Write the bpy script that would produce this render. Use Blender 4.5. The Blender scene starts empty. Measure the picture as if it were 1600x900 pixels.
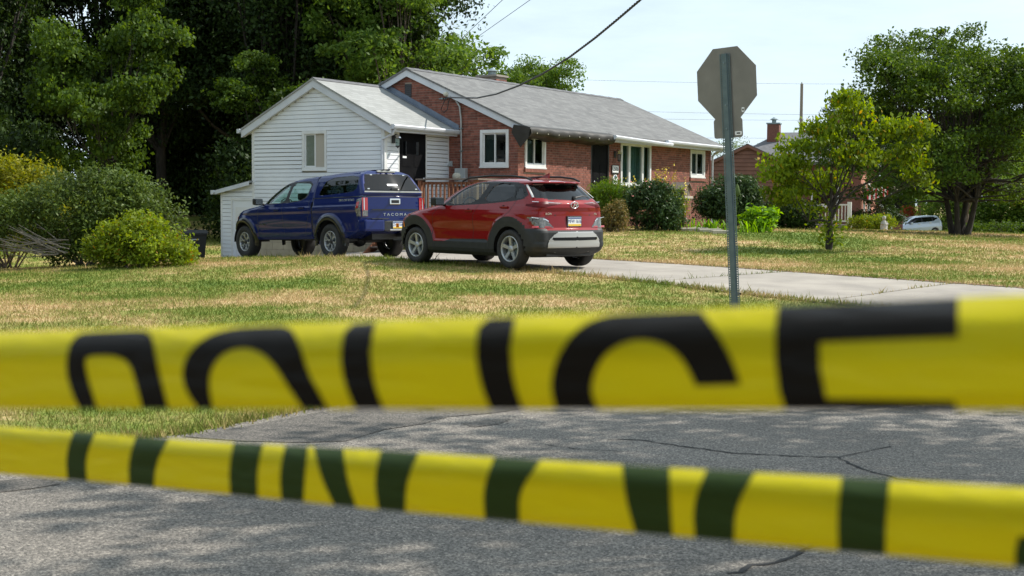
import bpy, bmesh, math, random
import numpy as np
from mathutils import Vector, Matrix
from mathutils.geometry import delaunay_2d_cdt
R = math.radians
rng = np.random.default_rng(7)
scn = bpy.context.scene
col = scn.collection

# ------------------------------------------------------------------ camera
F_PX, CAM_Z = 2100.0, 1.5
PITCH = math.atan((450 - 316) / F_PX)
ROLL = R(0.35)
cam_d = bpy.data.cameras.new('camera')
cam = bpy.data.objects.new('camera', cam_d)
col.objects.link(cam)
scn.camera = cam
cam_d.sensor_width = 36
cam_d.lens = F_PX / 1600 * 36
cam_d.clip_start, cam_d.clip_end = 0.05, 4000
_f = Vector((0, math.cos(PITCH), -math.sin(PITCH)))
_r0 = Vector((1, 0, 0))
_u0 = _r0.cross(_f)
_r = _r0 * math.cos(ROLL) + _u0 * math.sin(ROLL)
_u = _u0 * math.cos(ROLL) - _r0 * math.sin(ROLL)
cam.matrix_world = Matrix(((_r.x, _u.x, -_f.x, 0), (_r.y, _u.y, -_f.y, 0), (_r.z, _u.z, -_f.z, CAM_Z), (0, 0, 0, 1)))
cam_d.dof.use_dof = True
cam_d.dof.focus_distance = 27.0
cam_d.dof.aperture_fstop = 8.0

# ------------------------------------------------------------------ sun, sky, exposure
SUN_AZ = math.atan2(0.30, 0.954)          # direction towards the sun, measured from +X
SUN_EL = R(46)
sun_dir = Vector((math.cos(SUN_AZ) * math.cos(SUN_EL), math.sin(SUN_AZ) * math.cos(SUN_EL), math.sin(SUN_EL)))
sun_d = bpy.data.lights.new('sun', 'SUN')
sun_d.energy, sun_d.angle, sun_d.color = 4.8, R(0.53), (1.0, 0.95, 0.87)
sun = bpy.data.objects.new('sun', sun_d)
col.objects.link(sun)
sun.rotation_euler = sun_dir.to_track_quat('Z', 'Y').to_euler()
world = bpy.data.worlds.new('World')
scn.world = world
world.use_nodes = True
wn, wl = world.node_tree.nodes, world.node_tree.links
bg = wn['Background']
sky = wn.new('ShaderNodeTexSky')
sky.sky_type = 'NISHITA'
sky.sun_disc = False
sky.sun_elevation = SUN_EL
sky.sun_rotation = math.pi / 2 - SUN_AZ
sky.air_density, sky.dust_density, sky.ozone_density = 1.0, 1.6, 1.2
# thin high cloud: whitens the blue in soft streaks all round the sky
wtc = wn.new('ShaderNodeTexCoord')
wmap = wn.new('ShaderNodeMapping'); wmap.inputs['Scale'].default_value = (1.4, 1.4, 6.5)
wno = wn.new('ShaderNodeTexNoise'); wno.inputs['Scale'].default_value = 2.6; wno.inputs['Detail'].default_value = 7; wno.inputs['Roughness'].default_value = 0.6
wr = wn.new('ShaderNodeValToRGB')
wr.color_ramp.elements[0].position, wr.color_ramp.elements[0].color = 0.36, (0.66, 0.66, 0.66, 1)
wr.color_ramp.elements[1].position, wr.color_ramp.elements[1].color = 0.68, (1, 1, 1, 1)
wmx = wn.new('ShaderNodeMixRGB'); wmx.inputs['Color2'].default_value = (8.8, 10.6, 11.9, 1)
wl.new(wtc.outputs['Generated'], wmap.inputs['Vector']); wl.new(wmap.outputs['Vector'], wno.inputs['Vector'])
wl.new(wno.outputs['Fac'], wr.inputs['Fac']); wl.new(wr.outputs['Color'], wmx.inputs['Fac'])
wl.new(sky.outputs['Color'], wmx.inputs['Color1']); wl.new(wmx.outputs['Color'], bg.inputs['Color'])
bg.inputs['Strength'].default_value = 0.080
vs = scn.view_settings
vs.view_transform, vs.look, vs.exposure, vs.gamma, vs.use_curve_mapping = 'Standard', 'None', 0.42, 1.0, False

# ------------------------------------------------------------------ pixel -> place
def ray(x, y):
    return _f * F_PX + _r * (x - 800) - _u * (y - 450)
def at(x, y, Y):
    d = ray(x, y)
    return Vector((0, 0, CAM_Z)) + d * (Y / d.y)

# ------------------------------------------------------------------ materials
MATS = {}
def nt(name):
    m = bpy.data.materials.new(name)
    m.use_nodes = True
    MATS[name] = m
    return m, m.node_tree.nodes, m.node_tree.links, m.node_tree.nodes['Principled BSDF']
def ramp(n, stops):
    r = n.new('ShaderNodeValToRGB')
    e = r.color_ramp.elements
    while len(e) < len(stops): e.new(0.5)
    for k, (p, c) in enumerate(stops):
        e[k].position = p; e[k].color = (*c, 1)
    return r
def pm(name, c, rough=0.6, c2=None, scale=8.0, detail=4.0, bump=0.0, bscale=60.0, metal=0.0, coat=0.0, spec=0.5, stretch=None, lo=0.35, hi=0.65, island=0.0):
    m, n, l, b = nt(name)
    b.inputs['Roughness'].default_value = rough
    b.inputs['Metallic'].default_value = metal
    b.inputs['Specular IOR Level'].default_value = spec
    b.inputs['Coat Weight'].default_value = coat
    b.inputs['Coat Roughness'].default_value = 0.03
    b.inputs['Base Color'].default_value = (*c, 1)
    tc = n.new('ShaderNodeTexCoord')
    vec = tc.outputs['Object']
    if stretch:
        mp = n.new('ShaderNodeMapping'); mp.inputs['Scale'].default_value = stretch
        l.new(vec, mp.inputs['Vector']); vec = mp.outputs['Vector']
    out = None
    if c2:
        t = n.new('ShaderNodeTexNoise'); t.inputs['Scale'].default_value = scale; t.inputs['Detail'].default_value = detail
        l.new(vec, t.inputs['Vector'])
        r = n.new('ShaderNodeValToRGB')
        r.color_ramp.elements[0].position, r.color_ramp.elements[0].color = lo, (*c, 1)
        r.color_ramp.elements[1].position, r.color_ramp.elements[1].color = hi, (*c2, 1)
        l.new(t.outputs['Fac'], r.inputs['Fac'])
        out = r.outputs['Color']
    if island:
        g = n.new('ShaderNodeNewGeometry'); h = n.new('ShaderNodeHueSaturation')
        mr = n.new('ShaderNodeMapRange'); mr.inputs['To Min'].default_value = 1 - island; mr.inputs['To Max'].default_value = 1 + island
        l.new(g.outputs['Random Per Island'], mr.inputs['Value']); l.new(mr.outputs['Result'], h.inputs['Value'])
        if out: l.new(out, h.inputs['Color'])
        else: h.inputs['Color'].default_value = (*c, 1)
        out = h.outputs['Color']
    if out: l.new(out, b.inputs['Base Color'])
    if bump:
        t2 = n.new('ShaderNodeTexNoise'); t2.inputs['Scale'].default_value = bscale; t2.inputs['Detail'].default_value = 5
        l.new(vec, t2.inputs['Vector'])
        bp = n.new('ShaderNodeBump'); bp.inputs['Strength'].default_value = bump; bp.inputs['Distance'].default_value = 0.02
        l.new(t2.outputs['Fac'], bp.inputs['Height']); l.new(bp.outputs['Normal'], b.inputs['Normal'])
    return m
def leaf_mat(name, c1, c2, trans=0.35, rough=0.55, yellow=None):
    m, n, l, b = nt(name)
    g = n.new('ShaderNodeNewGeometry')
    stops = [(0.0, c1), (0.97 if yellow else 0.8, c2)] + ([(0.985, yellow)] if yellow else [])
    r = ramp(n, stops)
    l.new(g.outputs['Random Per Island'], r.inputs['Fac'])
    tc = n.new('ShaderNodeTexCoord'); t = n.new('ShaderNodeTexNoise'); t.inputs['Scale'].default_value = 0.7; t.inputs['Detail'].default_value = 2
    l.new(tc.outputs['Object'], t.inputs['Vector'])
    mr = n.new('ShaderNodeMapRange'); mr.inputs['From Min'].default_value = 0.3; mr.inputs['From Max'].default_value = 0.7
    mr.inputs['To Min'].default_value = 0.7; mr.inputs['To Max'].default_value = 1.35
    l.new(t.outputs['Fac'], mr.inputs['Value'])
    h = n.new('ShaderNodeHueSaturation'); l.new(r.outputs['Color'], h.inputs['Color']); l.new(mr.outputs['Result'], h.inputs['Value'])
    l.new(h.outputs['Color'], b.inputs['Base Color'])
    b.inputs['Roughness'].default_value = rough
    b.inputs['Specular IOR Level'].default_value = 0.18
    tr = n.new('ShaderNodeBsdfTranslucent')
    h2 = n.new('ShaderNodeHueSaturation'); h2.inputs['Hue'].default_value = 0.485; h2.inputs['Saturation'].default_value = 1.1; h2.inputs['Value'].default_value = 1.5
    l.new(h.outputs['Color'], h2.inputs['Color']); l.new(h2.outputs['Color'], tr.inputs['Color'])
    mx = n.new('ShaderNodeMixShader'); mx.inputs['Fac'].default_value = trans
    l.new(b.outputs['BSDF'], mx.inputs[1]); l.new(tr.outputs['BSDF'], mx.inputs[2])
    l.new(mx.outputs['Shader'], n['Material Output'].inputs['Surface'])
    return m
def glass_mat(name, tint, gloss=1.0, ior=1.5):
    m, n, l, b = nt(name)
    n.remove(b)
    t = n.new('ShaderNodeBsdfTransparent'); t.inputs['Color'].default_value = (*tint, 1)
    g = n.new('ShaderNodeBsdfGlossy'); g.inputs['Roughness'].default_value = 0.015; g.inputs['Color'].default_value = (gloss, gloss, gloss, 1)
    fr = n.new('ShaderNodeFresnel'); fr.inputs['IOR'].default_value = ior
    mx = n.new('ShaderNodeMixShader')
    gm = n.new('ShaderNodeNewGeometry'); mu = n.new('ShaderNodeMath'); mu.operation = 'MULTIPLY'; iv = n.new('ShaderNodeMath'); iv.operation = 'SUBTRACT'; iv.inputs[0].default_value = 1.0
    l.new(gm.outputs['Backfacing'], iv.inputs[1]); l.new(iv.outputs['Value'], mu.inputs[0]); l.new(fr.outputs['Fac'], mu.inputs[1])
    l.new(mu.outputs['Value'], mx.inputs['Fac']); l.new(t.outputs['BSDF'], mx.inputs[1]); l.new(g.outputs['BSDF'], mx.inputs[2])
    l.new(mx.outputs['Shader'], n['Material Output'].inputs['Surface'])
    return m
def paint_mat(name, c, flake):
    m, n, l, b = nt(name)
    g = n.new('ShaderNodeNewGeometry')
    mx = n.new('ShaderNodeMixRGB'); mx.inputs['Color1'].default_value = (*c, 1); mx.inputs['Color2'].default_value = (0.012, 0.012, 0.013, 1)
    l.new(g.outputs['Backfacing'], mx.inputs['Fac']); l.new(mx.outputs['Color'], b.inputs['Base Color'])
    b.inputs['Roughness'].default_value = 0.45
    b.inputs['Specular IOR Level'].default_value = 0.05
    b.inputs['Metallic'].default_value = flake
    b.inputs['Coat Weight'].default_value = 0.8
    b.inputs['Coat Roughness'].default_value = 0.025
    return m

pm('siding', (0.66, 0.68, 0.71), 0.5, c2=(0.73, 0.745, 0.765), scale=1.2, bump=0.03, bscale=30)
pm('white_trim', (0.70, 0.70, 0.69), 0.45, c2=(0.62, 0.62, 0.61), scale=3)
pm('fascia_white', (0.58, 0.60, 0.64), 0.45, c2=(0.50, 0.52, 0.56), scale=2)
pm('brick', (0.160, 0.052, 0.035), 0.85, c2=(0.250, 0.090, 0.062), scale=9, bump=0.25, bscale=90, island=0.30)
pm('mortar', (0.30, 0.245, 0.20), 0.95, c2=(0.24, 0.195, 0.16), scale=6, bump=0.2)
pm('block', (0.42, 0.36, 0.26), 0.9, c2=(0.34, 0.29, 0.21), scale=3, bump=0.2, island=0.08)
def shingle_mat(name, c1, c2, c3):
    m, n, l, b = nt(name)
    tc = n.new('ShaderNodeTexCoord')
    br = n.new('ShaderNodeTexBrick'); br.inputs['Scale'].default_value = 1.0; br.inputs['Brick Width'].default_value = 0.31; br.inputs['Row Height'].default_value = 0.13
    br.inputs['Mortar Size'].default_value = 0.007; br.inputs['Mortar Smooth'].default_value = 0.3; br.offset = 0.37; br.squash = 1.0
    br.inputs['Color1'].default_value = (*c1, 1); br.inputs['Color2'].default_value = (*c2, 1); br.inputs['Mortar'].default_value = (*c3, 1)
    l.new(tc.outputs['Object'], br.inputs['Vector'])
    t = n.new('ShaderNodeTexNoise'); t.inputs['Scale'].default_value = 0.9; t.inputs['Detail'].default_value = 7; t.inputs['Roughness'].default_value = 0.65
    l.new(tc.outputs['Object'], t.inputs['Vector'])
    r_ = ramp(n, [(0.3, (0.93, 0.93, 0.93)), (0.7, (1.06, 1.06, 1.05))]); l.new(t.outputs['Fac'], r_.inputs['Fac'])
    mx = n.new('ShaderNodeMixRGB'); mx.blend_type = 'MULTIPLY'; mx.inputs['Fac'].default_value = 1
    l.new(br.outputs['Color'], mx.inputs['Color1']); l.new(r_.outputs['Color'], mx.inputs['Color2']); l.new(mx.outputs['Color'], b.inputs['Base Color'])
    b.inputs['Roughness'].default_value = 0.95; b.inputs['Specular IOR Level'].default_value = 0.2
    t2 = n.new('ShaderNodeTexNoise'); t2.inputs['Scale'].default_value = 70; l.new(tc.outputs['Object'], t2.inputs['Vector'])
    bp = n.new('ShaderNodeBump'); bp.inputs['Strength'].default_value = 0.3; bp.inputs['Distance'].default_value = 0.01
    l.new(t2.outputs['Fac'], bp.inputs['Height']); l.new(bp.outputs['Normal'], b.inputs['Normal'])
shingle_mat('shingle', (0.19, 0.19, 0.187), (0.138, 0.138, 0.138), (0.10, 0.10, 0.10))
shingle_mat('shingle_pale', (0.31, 0.315, 0.305), (0.255, 0.26, 0.25), (0.21, 0.21, 0.205))
pm('flashing', (0.20, 0.235, 0.29), 0.45, c2=(0.15, 0.18, 0.23), scale=4, metal=0.3)
pm('dark_door', (0.008, 0.008, 0.009), 0.6, c2=(0.011, 0.011, 0.012), scale=3, spec=0.04)
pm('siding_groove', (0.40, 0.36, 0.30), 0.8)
pm('dark_metal', (0.02, 0.02, 0.022), 0.4)
pm('black_plastic', (0.012, 0.012, 0.013), 0.5, spec=0.3, c2=(0.016, 0.016, 0.017), scale=12, bump=0.04, bscale=200)
pm('clad', (0.020, 0.022, 0.023), 0.55, c2=(0.027, 0.029, 0.03), scale=10, spec=0.3)
pm('tarp', (0.026, 0.023, 0.019), 0.5, c2=(0.038, 0.034, 0.028), spec=0.3, scale=3, bump=0.25, bscale=9)
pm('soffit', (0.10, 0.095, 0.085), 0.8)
pm('galv', (0.24, 0.29, 0.30), 0.5, c2=(0.17, 0.22, 0.235), scale=14, metal=0.35, bump=0.05)
pm('post_green', (0.085, 0.125, 0.135), 0.5, c2=(0.115, 0.155, 0.165), scale=12, detail=7, metal=0.2, bump=0.06)
pm('sign_back', (0.225, 0.212, 0.19), 0.55, c2=(0.175, 0.165, 0.148), scale=3.5, detail=8, metal=0.25, bump=0.03)
pm('pvc_grey', (0.36, 0.37, 0.36), 0.5, c2=(0.30, 0.31, 0.30), scale=8)
pm('meter_grey', (0.40, 0.43, 0.44), 0.45, c2=(0.34, 0.37, 0.38), scale=5, metal=0.2)
pm('wood_rail', (0.23, 0.085, 0.035), 0.75, c2=(0.16, 0.06, 0.028), scale=6, stretch=(6, 6, 1), bump=0.2)
pm('wood_grey', (0.20, 0.155, 0.125), 0.8, c2=(0.14, 0.105, 0.085), scale=6, stretch=(1, 8, 8), bump=0.2)
pm('concrete', (0.33, 0.295, 0.25), 0.9, c2=(0.235, 0.21, 0.18), scale=1.6, detail=9, bump=0.2, bscale=45, lo=0.3, hi=0.7)
pm('stone', (0.47, 0.42, 0.34), 0.9, c2=(0.36, 0.32, 0.26), scale=4, detail=8, bump=0.3, bscale=20)
pm('soil', (0.16, 0.085, 0.045), 1.0, c2=(0.26, 0.16, 0.09), scale=7, detail=8, bump=0.5, bscale=25)
pm('bark', (0.085, 0.062, 0.045), 0.95, c2=(0.14, 0.11, 0.085), scale=6, stretch=(3, 3, 0.6), bump=0.6, bscale=14)
pm('bark_grey', (0.16, 0.135, 0.11), 0.95, c2=(0.24, 0.21, 0.18), scale=6, stretch=(3, 3, 0.6), bump=0.5, bscale=14)
pm('tyre', (0.016, 0.016, 0.016), 0.8, c2=(0.026, 0.025, 0.024), scale=20, bump=0.1, bscale=80)
pm('rim_silver', (0.40, 0.41, 0.42), 0.36, metal=0.55)
pm('rim_dark', (0.02, 0.02, 0.021), 0.4)
pm('chrome', (0.70, 0.70, 0.70), 0.12, metal=1.0)
pm('silver_plastic', (0.44, 0.44, 0.43), 0.35, metal=0.45)
pm('lamp_red', (0.075, 0.002, 0.004), 0.4, spec=0.15)
pm('lamp_bright_red', (0.34, 0.008, 0.010), 0.15, coat=1.0)
pm('lamp_clear', (0.16, 0.16, 0.155), 0.12, c2=(0.05, 0.05, 0.05), scale=30, coat=1.0)
pm('amber', (0.75, 0.20, 0.01), 0.2, coat=1.0)
pm('plate_white', (0.72, 0.73, 0.74), 0.4)
pm('plate_yellow', (0.72, 0.48, 0.04), 0.4)
pm('plate_blue', (0.03, 0.07, 0.20), 0.4)
pm('white_paint', (0.80, 0.80, 0.80), 0.4)
pm('ink', (0.02, 0.02, 0.025), 0.5)
pm('blue_plastic', (0.02, 0.05, 0.42), 0.4)
pm('seat', (0.028, 0.028, 0.030), 0.8)
pm('screen', (0.085, 0.085, 0.085), 0.75, c2=(0.12, 0.12, 0.12), scale=2)
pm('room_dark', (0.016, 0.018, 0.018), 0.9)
pm('curtain', (0.30, 0.40, 0.38), 0.8, c2=(0.22, 0.31, 0.30), scale=4, stretch=(6, 6, 0.5))
pm('blind', (0.52, 0.50, 0.42), 0.8)
pm('wire', (0.03, 0.03, 0.03), 0.6)
pm('pole_wood', (0.20, 0.17, 0.145), 0.9)
pm('brown_siding', (0.175, 0.085, 0.065), 0.75, c2=(0.145, 0.07, 0.054), scale=3)
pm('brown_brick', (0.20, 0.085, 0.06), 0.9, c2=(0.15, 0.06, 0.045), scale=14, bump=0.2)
pm('brown_brick_sunlit', (0.40, 0.17, 0.11), 0.9, c2=(0.32, 0.13, 0.085), scale=14, bump=0.2)  # the neighbour's brown brick with sunlight put into its colour
pm('roof_dark', (0.10, 0.10, 0.105), 0.95, c2=(0.135, 0.135, 0.14), scale=6, bump=0.3)
pm('roof_tan', (0.30, 0.215, 0.175), 0.95, c2=(0.25, 0.18, 0.15), scale=6, bump=0.3)
pm('car_silver', (0.42, 0.47, 0.54), 0.3, metal=0.5, coat=1.0)
pm('flag_red', (0.45, 0.03, 0.04), 0.8)
pm('flag_white', (0.75, 0.74, 0.72), 0.8)
pm('flag_blue', (0.03, 0.05, 0.20), 0.8)
pm('statue', (0.42, 0.41, 0.38), 0.9, c2=(0.32, 0.31, 0.29), scale=8)
pm('bin_black', (0.012, 0.013, 0.014), 0.45, bump=0.03)
pm('crack', (0.022, 0.021, 0.020), 0.95)
pm('petal_yellow', (0.70, 0.52, 0.03), 0.6)
pm('petal_pink', (0.60, 0.22, 0.18), 0.6)
paint_mat('paint_red', (0.19, 0.003, 0.005), 0.06)
paint_mat('paint_blue', (0.0010, 0.0085, 0.085), 0.06)
glass_mat('glass_clear', (0.62, 0.80, 0.76))
glass_mat('glass_house', (0.62, 0.70, 0.68), ior=1.5)
glass_mat('glass_tint', (0.035, 0.05, 0.06), ior=1.5)
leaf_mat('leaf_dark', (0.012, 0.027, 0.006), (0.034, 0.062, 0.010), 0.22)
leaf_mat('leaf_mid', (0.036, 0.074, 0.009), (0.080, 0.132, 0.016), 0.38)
leaf_mat('leaf_light', (0.055, 0.115, 0.015), (0.12, 0.19, 0.03), 0.42)
leaf_mat('leaf_pale', (0.075, 0.12, 0.04), (0.13, 0.18, 0.065), 0.40)
leaf_mat('leaf_lime', (0.11, 0.17, 0.012), (0.21, 0.26, 0.022), 0.40, yellow=(0.30, 0.16, 0.02))
leaf_mat('leaf_gold', (0.11, 0.14, 0.010), (0.26, 0.255, 0.018), 0.38)
leaf_mat('leaf_dogwood', (0.075, 0.130, 0.008), (0.18, 0.245, 0.016), 0.45, yellow=(0.36, 0.24, 0.02))
leaf_mat('leaf_gloss', (0.022, 0.050, 0.016), (0.06, 0.10, 0.03), 0.18, rough=0.42)
leaf_mat('leaf_yew', (0.06, 0.125, 0.010), (0.12, 0.21, 0.018), 0.35)
leaf_mat('leaf_bright', (0.10, 0.22, 0.012), (0.19, 0.34, 0.03), 0.45)
leaf_mat('leaf_bush', (0.040, 0.072, 0.012), (0.105, 0.150, 0.030), 0.3, rough=0.5)
pm('bark_dark', (0.028, 0.022, 0.017), 0.95, c2=(0.05, 0.042, 0.034), scale=6, stretch=(3, 3, 0.6), bump=0.5, bscale=14)
leaf_mat('leaf_red', (0.20, 0.045, 0.018), (0.33, 0.10, 0.03), 0.3)
leaf_mat('leaf_brown', (0.075, 0.085, 0.022), (0.20, 0.15, 0.05), 0.3)

def lawn_nodes(n, l):
    """colour of the half-dry lawn: green and straw patches by place in the world"""
    g = n.new('ShaderNodeNewGeometry')
    a = n.new('ShaderNodeTexNoise'); a.inputs['Scale'].default_value = 0.22; a.inputs['Detail'].default_value = 5; a.inputs['Roughness'].default_value = 0.62
    b = n.new('ShaderNodeTexNoise'); b.inputs['Scale'].default_value = 1.9; b.inputs['Detail'].default_value = 6; b.inputs['Roughness'].default_value = 0.7
    for t in (a, b): l.new(g.outputs['Position'], t.inputs['Vector'])
    m1 = n.new('ShaderNodeMath'); m1.operation = 'MULTIPLY_ADD'; m1.inputs[1].default_value = 0.45
    l.new(b.outputs['Fac'], m1.inputs[0]); l.new(a.outputs['Fac'], m1.inputs[2])
    return m1.outputs['Value'], g
def lawn_mat(name, blades):
    m, n, l, b = nt(name)
    v, g = lawn_nodes(n, l)
    r = ramp(n, [(0.52, (0.085, 0.138, 0.018)), (0.65, (0.155, 0.195, 0.032)), (0.735, (0.28, 0.25, 0.075)), (0.815, (0.48, 0.345, 0.175))])
    out = r.outputs['Color']
    if blades:
        sub = n.new('ShaderNodeMath'); sub.operation = 'MULTIPLY_ADD'; sub.inputs[1].default_value = 0.15
        ad = n.new('ShaderNodeMath'); ad.operation = 'ADD'; ad.inputs[1].default_value = -0.08
        l.new(g.outputs['Random Per Island'], sub.inputs[0]); l.new(v, sub.inputs[2]); l.new(sub.outputs['Value'], ad.inputs[0]); v = ad.outputs['Value']
    l.new(v, r.inputs['Fac'])
    l.new(out, b.inputs['Base Color'])
    b.inputs['Roughness'].default_value = 0.85
    b.inputs['Specular IOR Level'].default_value = 0.2
    if blades:
        tr = n.new('ShaderNodeBsdfTranslucent'); l.new(out, tr.inputs['Color'])
        mx = n.new('ShaderNodeMixShader'); mx.inputs['Fac'].default_value = 0.3
        l.new(b.outputs['BSDF'], mx.inputs[1]); l.new(tr.outputs['BSDF'], mx.inputs[2]); l.new(mx.outputs['Shader'], n['Material Output'].inputs['Surface'])
    else:
        t2 = n.new('ShaderNodeTexNoise'); t2.inputs['Scale'].default_value = 22; t2.inputs['Detail'].default_value = 6
        l.new(g.outputs['Position'], t2.inputs['Vector'])
        bp = n.new('ShaderNodeBump'); bp.inputs['Strength'].default_value = 0.8; bp.inputs['Distance'].default_value = 0.05
        l.new(t2.outputs['Fac'], bp.inputs['Height']); l.new(bp.outputs['Normal'], b.inputs['Normal'])
lawn_mat('lawn', False)
lawn_mat('blade', True)

def asphalt_mat(name, mul):
    m, n, l, b = nt(name)
    g = n.new('ShaderNodeNewGeometry')
    v = n.new('ShaderNodeTexVoronoi'); v.inputs['Scale'].default_value = 130
    f = n.new('ShaderNodeTexNoise'); f.inputs['Scale'].default_value = 60; f.inputs['Detail'].default_value = 6; f.inputs['Roughness'].default_value = 0.8
    big = n.new('ShaderNodeTexNoise'); big.inputs['Scale'].default_value = 0.7; big.inputs['Detail'].default_value = 5
    for t in (v, f, big): l.new(g.outputs['Position'], t.inputs['Vector'])
    sep = n.new('ShaderNodeSeparateColor'); l.new(v.outputs['Color'], sep.inputs['Color'])
    r = ramp(n, [(0.0, (0.062, 0.060, 0.058)), (0.55, (0.180, 0.175, 0.168)), (0.85, (0.25, 0.242, 0.23)), (1.0, (0.38, 0.365, 0.345))])
    l.new(sep.outputs['Red'], r.inputs['Fac'])
    r2 = ramp(n, [(0.34, (0.30, 0.30, 0.31)), (0.56, (1.12, 1.12, 1.12))]); l.new(f.outputs['Fac'], r2.inputs['Fac'])
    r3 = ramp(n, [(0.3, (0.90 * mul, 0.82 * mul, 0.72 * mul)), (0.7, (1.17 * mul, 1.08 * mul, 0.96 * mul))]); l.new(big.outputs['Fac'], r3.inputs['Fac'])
    m1 = n.new('ShaderNodeMixRGB'); m1.blend_type = 'MULTIPLY'; m1.inputs['Fac'].default_value = 1
    m2 = n.new('ShaderNodeMixRGB'); m2.blend_type = 'MULTIPLY'; m2.inputs['Fac'].default_value = 1
    l.new(r.outputs['Color'], m1.inputs['Color1']); l.new(r2.outputs['Color'], m1.inputs['Color2'])
    l.new(m1.outputs['Color'], m2.inputs['Color1']); l.new(r3.outputs['Color'], m2.inputs['Color2'])
    l.new(m2.outputs['Color'], b.inputs['Base Color'])
    b.inputs['Roughness'].default_value = 0.9
    bp = n.new('ShaderNodeBump'); bp.inputs['Strength'].default_value = 0.9; bp.inputs['Distance'].default_value = 0.008
    l.new(f.outputs['Fac'], bp.inputs['Height']); l.new(bp.outputs['Normal'], b.inputs['Normal'])
asphalt_mat('asphalt', 1.02)
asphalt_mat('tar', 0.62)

def tape_mat(name, c, tr_c, tr):
    m, n, l, b = nt(name)
    b.inputs['Base Color'].default_value = (*c, 1); b.inputs['Roughness'].default_value = 0.38; b.inputs['Specular IOR Level'].default_value = 0.14
    t = n.new('ShaderNodeBsdfTranslucent'); t.inputs['Color'].default_value = (*tr_c, 1)
    mx = n.new('ShaderNodeMixShader'); mx.inputs['Fac'].default_value = tr
    l.new(b.outputs['BSDF'], mx.inputs[1]); l.new(t.outputs['BSDF'], mx.inputs[2]); l.new(mx.outputs['Shader'], n['Material Output'].inputs['Surface'])
def crease(name):
    m = MATS[name]; n, l = m.node_tree.nodes, m.node_tree.links; b = n['Principled BSDF']
    tc = n.new('ShaderNodeTexCoord'); mp = n.new('ShaderNodeMapping'); mp.inputs['Scale'].default_value = (14, 14, 70); mp.inputs['Rotation'].default_value = (0, 0.5, 0)
    t = n.new('ShaderNodeTexNoise'); t.inputs['Scale'].default_value = 1.6; t.inputs['Detail'].default_value = 3; t.inputs['Distortion'].default_value = 0.6
    bp = n.new('ShaderNodeBump'); bp.inputs['Strength'].default_value = 0.5; bp.inputs['Distance'].default_value = 0.006
    l.new(tc.outputs['Object'], mp.inputs['Vector']); l.new(mp.outputs['Vector'], t.inputs['Vector']); l.new(t.outputs['Fac'], bp.inputs['Height']); l.new(bp.outputs['Normal'], b.inputs['Normal'])
    b.inputs['Roughness'].default_value = 0.27; b.inputs['Specular IOR Level'].default_value = 0.25 if 'yellow' in name else 0.10
tape_mat('tape_yellow', (0.60, 0.535, 0.0015), (0.68, 0.57, 0.0015), 0.40)
tape_mat('tape_ink', (0.009, 0.007, 0.005), (0.01, 0.008, 0.004), 0.08)
tape_mat('tape_ink_reverse', (0.030, 0.052, 0.012), (0.05, 0.08, 0.01), 0.25)
for k_ in ('tape_yellow', 'tape_ink', 'tape_ink_reverse'): crease(k_)

# ------------------------------------------------------------------ objects
def tag(o, label=None, cat=None, group=None, kind=None):
    if label: o['label'] = label
    if cat: o['category'] = cat
    if group: o['group'] = group
    if kind: o['kind'] = kind
    return o
def empty(name, loc, rz=0.0, label=None, cat=None, group=None, rot=None):
    o = bpy.data.objects.new(name, None)
    o.empty_display_size = 0.2
    col.objects.link(o)
    o.location = loc
    o.rotation_euler = rot if rot else (0, 0, rz)
    return tag(o, label, cat, group)
def link(name, me, mat=None, parent=None, loc=None, rot=None, scale=None):
    o = bpy.data.objects.new(name, me)
    col.objects.link(o)
    if mat is not None and not me.materials: me.materials.append(MATS[mat])
    if parent: o.parent = parent
    if loc is not None: o.location = loc
    if rot is not None: o.rotation_euler = rot
    if scale is not None: o.scale = scale
    return o
def mesh_np(name, V, Fq, smooth=False):
    """V (n,3), Fq (m,k) arrays -> mesh, quickly"""
    me = bpy.data.meshes.new(name)
    V = np.asarray(V, np.float32); Fq = np.asarray(Fq, np.int32)
    k = Fq.shape[1]
    me.vertices.add(len(V)); me.vertices.foreach_set('co', V.ravel())
    me.loops.add(Fq.size); me.loops.foreach_set('vertex_index', Fq.ravel())
    me.polygons.add(len(Fq)); me.polygons.foreach_set('loop_start', np.arange(0, Fq.size, k, dtype=np.int32))
    me.update(calc_edges=True)
    if smooth: me.polygons.foreach_set('use_smooth', np.ones(len(Fq), bool))
    return me
def mesh_pd(name, V, Fs, smooth=False):
    me = bpy.data.meshes.new(name)
    me.from_pydata([tuple(v) for v in V], [], [tuple(f) for f in Fs])
    me.update()
    if smooth: me.polygons.foreach_set('use_smooth', np.ones(len(me.polygons), bool))
    return me
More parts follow.
